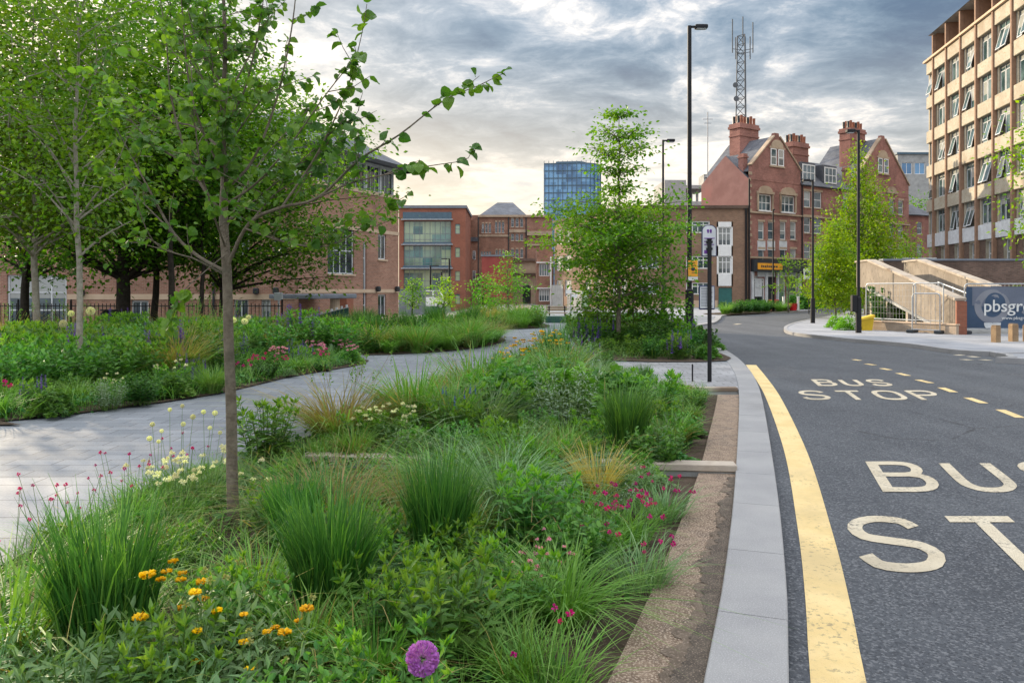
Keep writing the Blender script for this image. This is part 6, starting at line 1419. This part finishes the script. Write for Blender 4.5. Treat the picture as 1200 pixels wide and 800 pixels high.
bedD = [(2.1, 26), (2.0, 19.6), (2.5, 17.6), (KX(17.6) - .25, 17.6), (KX(20) - .25, 20), (KX(23) - .25, 23), (KX(27) - .25, 27), (5.7, 31), (3.6, 32), (2.5, 30)]
fill(bedD, [K('bushy_plant', 4, 'dark bushy perennial', 'leafy plant', 'bushy', 0, 3), K('leafy_perennial', 4, 'upright leafy green plant', 'leafy plant', 'leafy', 1, 2), K('leaf_mound', 4, 'rounded mound of lobed leaves', 'leafy plant', 'mound', 0, 2), K('fresh_grass_clump', 4, 'light green grass tuft', 'grass', 'fresh_grass', 0, 2), flw[1]], 95, 17, .02, 'around the middle tree', lambda x, y, k: .95 if y < 19 else 1.25, .42)
cover('ground_cover', 'short leaves covering the soil around the middle tree', bedD, 5000, 18, .02, lambda x, y: y < 23, .2)
put(heads('violet blue spiked flowers right at the foot of the tallest lamp', 'low_mat', 'blue', 14, .2, .3, .5, 120, 'spike', .02), pz(812, 20.5), 20.5, .02, 1.0)
bedE = [(14.4, 50.4), (19.4, 56.9), (22.0, 60.0), (20.8, 60.8), (13.3, 51.8)]
fill(bedE, [K('low_shrub', 5, 'low green shrub', 'shrub', 'bushy', 0, 2), K('fresh_grass_clump', 5, 'green grass tuft', 'grass', 'fresh_grass', 1, 2)], 26, 19, .02, 'in the strip before the brown offices', lambda x, y, k: 1.5, .7)
shb = []
for k in range(9):
    x = 24 + k * 1.55; y = 64.5 + k * 2.1
    o = shb and dup(shb[0]) or mk('hedge_shrub', 'clipped green hedge shrub along the street before the gabled terrace', 'shrub', 'mound', 0, group='hedge shrubs before the gabled terrace'); shb.append(o); put(o, x, y, -.02, 3.4)
for k, (px, d, s, lb) in enumerate([(992, 30.5, 1.5, 'small bright green shrub behind the lamp by the grit bin'), (980, 32.5, 1.4, 'small bright green shrub left of the grit bin'), (1192, 36, 3.5, 'green shrub above the banner at the right edge')]):
    put(mk('low_shrub', lb, 'shrub', 'lime_mound', 0), pz(px, d), d, .0 if k < 2 else .4, s)

# ------------------------------------------------------------------ trees
def branch_tree(name, label, loc, H, cb, prof, tr, wood, leafm, nl, lsz, limbs=26, T=T_DIA, seed=1, droop=0.0, flat=.45, clump=.5, group=None, wander=.03, lean=(0, 0), up=.35, cat='tree', crown_shift=(0, 0), rfork=None, dens=6, tiers=0, spw=1.8):
    """trunk with limbs that carry clumps of leaves; prof maps height fraction of the crown to radius"""
    r = np.random.default_rng(seed); t = thing(name, label, cat, loc, 0, group); w = MB(); L = MB()
    hs = np.linspace(0, H * .97, 12); tp = np.array([[lean[0] * (h / H) ** 1.3 + r.normal(0, wander) * (h > 0), lean[1] * (h / H) + r.normal(0, wander) * (h > 0), h] for h in hs]); tp[0, 2] = -.15
    w.tube(tp, [max(tr * (1 - .92 * (h / H)) * (1.25 if h == 0 else 1), .008) for h in hs], 9)
    cl = []; px_, py_ = zip(*prof)
    for i in range(limbs):
        f = (i + .5) / limbs; f = f ** .85; f = (math.floor(f * tiers) + .5 + r.normal(0, .06)) / tiers if tiers else f; f = min(1, max(0, f)); z = cb + (H - cb) * f; rad = np.interp(f, px_, py_) * r.uniform(.75, 1.1); az = i * 2.399 + r.normal(0, .3)
        z0 = max(cb * .82, z - rad * up * 1.3); j = np.interp(z0, tp[:, 2], range(12)); b = np.array([np.interp(j, range(12), tp[:, q]) for q in range(3)])
        e = np.array([b[0] + rad * math.cos(az) + crown_shift[0], b[1] + rad * math.sin(az) + crown_shift[1], z - droop * rad]); m = (b + e) / 2 + np.array([0, 0, rad * (.10 + droop * .5)]) + r.normal(0, rad * .05, 3)
        lr = max(.012, tr * .42 * (1 - f * .7)); pts = catmull([tuple(b), tuple(m), tuple(e)], max(.12, rad / 5)); w.tube(pts, np.linspace(lr, .006, len(pts)), 5, caps=False)
        P = np.array(pts); 
        for q in range(dens):
            u = r.uniform(.38, 1.0); c = P[int(u * (len(P) - 1))]; s2 = rad * .34 * r.uniform(.4, 1.0); d = rdir(1, r, .15, .5)[0]; c2 = c + d * s2
            w.tube([tuple(c), tuple((c + c2) / 2 + r.normal(0, .02, 3)), tuple(c2)], [lr * .35 + .003, lr * .2 + .003, .003], 3, caps=False); cl.append((c2, rad)); 
        cl.append((e, rad))
    top = tp[-1]; cl += [(top + r.normal(0, .1, 3), np.interp(1, px_, py_) + .2)] * 3
    RMX = max(b for a, b in prof); per = max(3, nl // len(cl)); PP, AA, NN = [], [], []
    for c, rad in cl:
        cr = clump * (0.35 + .5 * min(1, rad)); n = int(per * r.uniform(.5, 1.5) * (.06 + 1.0 * min(1, (rad / RMX) ** spw))); q = r.normal(0, 1, (n, 3)) * [cr, cr, cr * flat]; p = c + q
        if droop > .2: p[:, 2] -= np.abs(r.normal(0, cr * 2.2, n))
        PP.append(p); a = q + r.normal(0, cr * .6, (n, 3)); a[:, 2] -= cr * .3; AA.append(a); NN.append(np.tile([0, 0, 1.], (n, 1)) + r.normal(0, .45, (n, 3)))
    PP, AA, NN = map(np.vstack, (PP, AA, NN)); leaves(L, PP, AA, NN, lsz * r.uniform(.6, 1.25, len(PP)), T)
    obj('trunk', w, M[wood], t, smooth=True); obj('crown', L, LM[leafm], t); return t
ball = [(0, .55), (.25, .95), (.5, 1.0), (.75, .8), (1, .35)]
def sc(prof, k): return [(a, b * k) for a, b in prof]
# dark trees before the left wing
branch_tree('dark_tree', 'large dark tree with a thick forked black trunk before the brick office wing', (pz(145, 27), 27, 0), 9.0, 2.4, sc(ball, 4.2), .27, 'bark_dark', 't_dark', 23000, .20, 50, seed=21, clump=.75, flat=.4)
branch_tree('dark_tree', 'dark tree with a straight narrow trunk right of the forked one', (pz(182, 28.5), 28.5, 0), 8.2, 2.8, sc(ball, 3.3), .14, 'bark_dark', 't_dark', 10000, .20, 34, seed=22, clump=.7, flat=.4)
branch_tree('dark_tree', 'dark tree at the far left edge before the glazed entrance bay', (pz(30, 29), 29, 0), 9.5, 2.4, sc(ball, 4.2), .17, 'bark_dark', 't_dark', 15000, .20, 40, seed=23, clump=.75, flat=.4)
branch_tree('dark_tree', 'dark spreading tree behind the front tree trunk, its low branches reaching the brick tower', (pz(262, 29.5), 29.5, -.3), 10.4, 2.3, sc(ball, 4.3), .15, 'bark_dark', 't_dark', 42000, .18, 60, seed=24, clump=.65, flat=.35, crown_shift=(1.5, 0))
branch_tree('dark_tree', 'thin dark tree between the forked tree and the front tree trunk', (pz(236, 26), 26, 0), 7.0, 2.8, sc(ball, 2.4), .09, 'bark_dark', 't_dark', 7000, .18, 26, seed=25, clump=.6, flat=.4)
branch_tree('light_tree', 'bright green tree crown at the upper left behind the slim pale tree', (pz(40, 20), 20, 0), 9.4, 3.0, sc(ball, 3.2), .10, 'bark_pale', 't_light', 36000, .15, 58, seed=26, clump=.6, flat=.35)
branch_tree('light_tree', 'bright green tree crown behind the top of the front tree, above the dark trees', (pz(200, 24), 24, 0), 11.2, 4.5, sc(ball, 3.4), .11, 'bark_dark', 't_light', 38000, .16, 60, seed=44, clump=.6, flat=.4)
# slim pale tree at the left
branch_tree('slim_tree', 'slim tree with a pale trunk and thin light foliage at the left above the planting', (pz(92, 12.5), 12.5, 0), 7.8, 2.6, [(0, .7), (.3, 1.6), (.6, 1.9), (1, .8)], .058, 'bark_pale', 't_light', 13000, .085, 28, seed=27, clump=.45, flat=.6, up=.6, T=T_OVAL)
# middle tree
branch_tree('middle_tree', 'light green layered tree with a narrow upper spire beside the tallest street lamp', (pz(725, 20.5), 20.5, 0), 6.55, 1.15, [(0, .95), (.12, 1.55), (.34, 2.15), (.47, 2.05), (.53, 1.25), (.58, .35), (.66, .45), (.74, 1.05), (.84, .8), (.93, .45), (1, .12)], .07, 'bark', 't_mid', 50000, .10, 70, seed=28, clump=.33, flat=.30, tiers=11, spw=2.6, T=T_OVAL, up=.25, dens=7, wander=.012)
for k, (px, d, h, lb) in enumerate([(742, 21.5, 1.9, 'multi stemmed shrub just right of the middle tree trunk'), (700, 22, 1.7, 'leafy shrub just left of the middle tree trunk'), (775, 21, 1.6, 'leafy shrub between the middle tree and the tallest lamp')]):
    branch_tree('tall_shrub', lb, (pz(px, d), d, 0), h, .25, sc(ball, .75), .022, 'bark', 't_mid', 1800, .10, 14, seed=30 + k, clump=.25, T=T_OVAL, cat='shrub')
# trees farther off
branch_tree('young_tree', 'young light green tree before the dark red annexe', (pz(595, 45), 45, 0), 3.9, .7, [(0, 1.0), (.3, 1.4), (.6, .9), (1, .2)], .06, 'bark', 't_mid', 3600, .15, 26, seed=34, clump=.3, flat=.35)
branch_tree('bushy_tree', 'dark rounded bushy tree left of the young tree before the annexe', (pz(566, 48), 48, 0), 2.5, .2, sc(ball, 1.0), .06, 'bark_dark', 't_dark', 2400, .16, 16, seed=35, clump=.35)
branch_tree('young_tree', 'small round tree before the left part of the glass office', (pz(483, 62), 62, -.3), 2.9, .5, sc(ball, 1.2), .07, 'bark_dark', 't_mid', 1600, .2, 14, seed=36, clump=.35)
branch_tree('young_tree', 'small tree with yellow green leaves before the right part of the glass office', (pz(521, 64), 64, -.3), 3.0, .6, sc(ball, 1.3), .07, 'bark', 't_birch', 1600, .2, 14, seed=37, clump=.35)
branch_tree('birch_tree', 'tall weeping birch lit yellow green beside the ramp', (pz(1016, 50), 50, 0), 11.2, 2.2, [(0, 2.3), (.3, 2.7), (.55, 2.3), (.75, 1.5), (.9, .8), (1, .2)], .16, 'bark_pale', 't_birch', 34000, .20, 60, seed=38, clump=.42, flat=1.1, droop=.5, dens=6, up=1.0, lean=(-.6, 0))
branch_tree('birch_tree', 'lower bright yellow green tree left of the weeping birch', (pz(979, 43), 43, 0), 5.4, .7, [(0, .8), (.25, 1.55), (.6, 1.45), (1, .3)], .05, 'bark', 't_birch', 15000, .16, 40, seed=39, clump=.35, flat=.7, droop=.15)
branch_tree('street_tree', 'small thin street tree with sparse layered leaves before the shop', (pz(924, 57), 57, 0), 4.3, 1.5, [(0, 1.4), (.3, 1.6), (.6, .6), (.8, 1.0), (1, .3)], .05, 'bark', 't_mid', 1400, .20, 14, seed=40, clump=.3, flat=.3)
branch_tree('far_tree', 'round green tree between the gabled terrace and the concrete office', (pz(1077, 100), 100, 0), 13.5, 4, sc(ball, 2.6), .25, 'bark_dark', 't_mid', 4200, .40, 24, seed=41, clump=.9, flat=.8)
for k, (px, d) in enumerate([(1040, 35.5), (1068, 34.5)]):
    put(mk('dark_shrub', ['dark bushy shrub in the shade under the left part of the ramp', 'dark bushy shrub in the shade under the middle of the ramp'][k], 'shrub', 'bushy', k), pz(px, d), d, 0, 3.2)
branch_tree('far_tree', 'low green tree behind the ramp landing right of the birch', (pz(1062, 58), 58, 0), 5.4, 1, sc(ball, 1.9), .12, 'bark_dark', 't_mid', 4200, .2, 22, seed=42, clump=.6, flat=.7)
branch_tree('edge_tree', 'green tree reaching into the picture from the right edge before the concrete office', (pz(1232, 25), 25, .0), 8.3, 2.2, [(0, .7), (.4, 1.4), (.7, 1.3), (1, .6)], .10, 'bark', 't_birch', 5200, .14, 30, seed=43, clump=.35, flat=.6)

# ------------------------------------------------------------------ the tree in front, limb by limb
FT = (pz(272, 5.33), 5.33, -.08)
t = thing('front_tree', 'young tree in front with a slender trunk, bare looking limbs and round glossy leaves', 'tree', FT)
def rel(p): return (p[0] - FT[0], p[1] - FT[1], p[2] - FT[2])
w = MB(); trunk = [(274, 616, 5.33), (272, 560, 5.33), (271, 480, 5.33), (268, 400, 5.33), (266, 320, 5.33), (262, 260, 5.35), (263, 200, 5.36), (261, 130, 5.38), (264, 60, 5.36), (262, 0, 5.36), (263, -60, 5.36), (265, -130, 5.36)]
tp = catmull([rel(at(a, b, c)) for a, b, c in trunk], .1); tp[0] = (tp[0][0], tp[0][1], -.1); w.tube(tp, np.interp(np.arange(len(tp)) / len(tp), [0, .05, .46, .56, 1], [.044, .039, .030, .019, .005]), 10)
limb = [  # pixel x, y and depth of the joints, radius, leaves per twig point
 ([(266, 312, 5.33), (292, 262, 5.2), (330, 243, 5.05), (372, 232, 4.9), (420, 188, 4.8), (468, 158, 4.7), (520, 118, 4.65), (562, 100, 4.6)], .018, .55),
 ([(288, 268, 5.2), (340, 285, 5.1), (386, 288, 5.0), (430, 262, 4.95), (448, 244, 4.9)], .009, .9),
 ([(372, 232, 4.9), (410, 215, 4.8), (450, 205, 4.7), (500, 195, 4.65), (535, 190, 4.6)], .008, .75),
 ([(330, 243, 5.05), (366, 190, 5.1), (392, 140, 5.15), (410, 95, 5.2), (424, 40, 5.2), (430, 5, 5.2)], .011, .6),
 ([(264, 318, 5.33), (232, 300, 5.4), (205, 275, 5.45), (180, 232, 5.5), (150, 175, 5.5), (118, 120, 5.5)], .016, .35),
 ([(263, 322, 5.33), (225, 302, 5.2), (190, 292, 5.1), (172, 270, 5.0), (160, 235, 4.95)], .009, .35),
 ([(262, 252, 5.35), (235, 215, 5.4), (215, 170, 5.5), (200, 110, 5.55), (195, 50, 5.6), (185, -20, 5.6)], .015, .6),
 ([(263, 205, 5.36), (240, 160, 5.25), (222, 100, 5.15), (215, 30, 5.1), (210, -40, 5.1)], .011, .6),
 ([(262, 225, 5.36), (295, 190, 5.45), (320, 130, 5.55), (335, 70, 5.6), (345, 10, 5.65), (350, -60, 5.7)], .015, .7),
 ([(261, 150, 5.38), (285, 110, 5.3), (300, 50, 5.2), (312, -20, 5.1)], .011, .8),
 ([(264, 240, 5.35), (300, 215, 5.15), (340, 170, 4.95), (375, 120, 4.85), (400, 88, 4.8), (425, 60, 4.75)], .011, .8),
 ([(263, 180, 5.36), (230, 150, 5.6), (190, 140, 5.8), (150, 120, 5.9), (118, 78, 6.0)], .011, .7),
 ([(262, 100, 5.38), (235, 60, 5.45), (220, 10, 5.5), (205, -60, 5.5)], .009, .9),
 ([(262, 120, 5.38), (290, 70, 5.6), (315, 20, 5.8), (330, -50, 5.9)], .009, .9),
 ([(264, 290, 5.33), (250, 250, 5.0), (236, 200, 4.8), (228, 140, 4.7), (224, 80, 4.65)], .010, .6),
 ([(264, 270, 5.33), (282, 230, 5.7), (305, 190, 6.0), (340, 150, 6.2), (370, 120, 6.3)], .010, .8),
 ([(292, 262, 5.2), (325, 225, 5.3), (360, 205, 5.4), (395, 165, 5.5), (420, 130, 5.55)], .009, .8),
 ([(205, 275, 5.45), (170, 240, 5.6), (140, 210, 5.7), (120, 200, 5.8)], .008, .6),
 ([(263, 200, 5.36), (220, 190, 5.1), (180, 170, 5.0), (145, 130, 4.95)], .009, .6)]
_r = np.random.default_rng(5)
for _ in range(9):                                            # finer shoots rising from the crown of the tree
    y0 = _r.uniform(20, 300); x0 = 263; dd = _r.uniform(-.45, .45); a = _r.uniform(-1, 1); ln = _r.uniform(70, 170)
    x1, y1 = x0 + a * ln * .7, y0 - ln * (.45 + .4 * _r.random()); x2, y2 = x1 + a * ln * .45, y1 - ln * .35
    limb.append(([(x0, y0, 5.36), (x1, y1, 5.36 + dd * .7), (x2, y2, 5.36 + dd)], .008, .75))
rF = np.random.default_rng(77); LP, LA, LN, LS = [], [], [], []
def leafat(p, d, s):
    a = np.array(d) * .5 + rF.normal(0, .5, 3); a[2] -= .35; LP.append(np.array(p) + rF.normal(0, .012, 3)); LA.append(a); LN.append(np.array([0, -.35, 1.0]) + rF.normal(0, .6, 3)); LS.append(s)
for pts, r0, dn in limb:
    P = np.array(catmull([rel(at(*q)) for q in pts], .07)); w.tube(P, np.linspace(r0 * .8, .0024, len(P)), 6, caps=False)
    for i in range(2, len(P)):
        u = i / len(P); d = P[i] - P[i - 1]; d /= np.linalg.norm(d)
        for _rep in range(2 if u > .3 and pts[-1][0] < 320 and pts[-1][1] > 60 else 1):
          if u > .15 and rF.random() < .62 * dn + .16:
              td = d * .7 + rF.normal(0, .6, 3); td[2] = abs(td[2]) * .6 + .05; td /= np.linalg.norm(td); ln = rF.uniform(.10, .42) * (1.15 - .5 * u); tw = [P[i], P[i] + td * ln * .5 + rF.normal(0, .012, 3), P[i] + td * ln + np.array([0, 0, .02])]
              w.tube(tw, [.0035, .0025, .0015], 4, caps=False)
              for q in range(int(3 + ln * 22 * dn)): f = rF.uniform(.15, 1.0); leafat(tw[0] * (1 - f) + tw[2] * f, td, rF.uniform(.035, .08))
        if u > .55 and rF.random() < dn: leafat(P[i], d, rF.uniform(.05, .085))
    for q in range(4): leafat(P[-1] - (P[-1] - P[-4]) * rF.uniform(0, 1), P[-1] - P[-3], rF.uniform(.05, .09))
for i in range(len(tp) * 6 // 10, len(tp)):
    for q in range(3): 
        d = rdir(1, rF, .4)[0]; tw = [np.array(tp[i]), np.array(tp[i]) + d * .15, np.array(tp[i]) + d * .3]; w.tube(tw, [.004, .003, .0015], 4, caps=False)
        for _ in range(4): f = rF.uniform(.3, 1); leafat(tw[0] * (1 - f) + tw[2] * f, d, rF.uniform(.045, .085))
# small leafy side shoot low on the trunk
P = catmull([rel(at(258, 470, 5.3)), rel(at(235, 430, 5.1)), rel(at(205, 388, 5.0)), rel(at(196, 372, 5.0))], .05); 
P = catmull([rel(at(262, 300, 5.3)), rel(at(232, 325, 5.1)), rel(at(212, 345, 5.0)), rel(at(200, 380, 5.0))], .05); w.tube(P, np.linspace(.005, .0018, len(P)), 5, caps=False)
for k in range(int(len(P) * .55), len(P)):
    for _ in range(3): leafat(P[k], (0, 0, -1), rF.uniform(.06, .09))
obj('trunk', w, M['bark'], t, smooth=True)
L = MB(); leaves(L, np.array(LP), np.array(LA), np.array(LN), np.array(LS), T_ROUND); obj('crown', L, LM['t_front'], t)
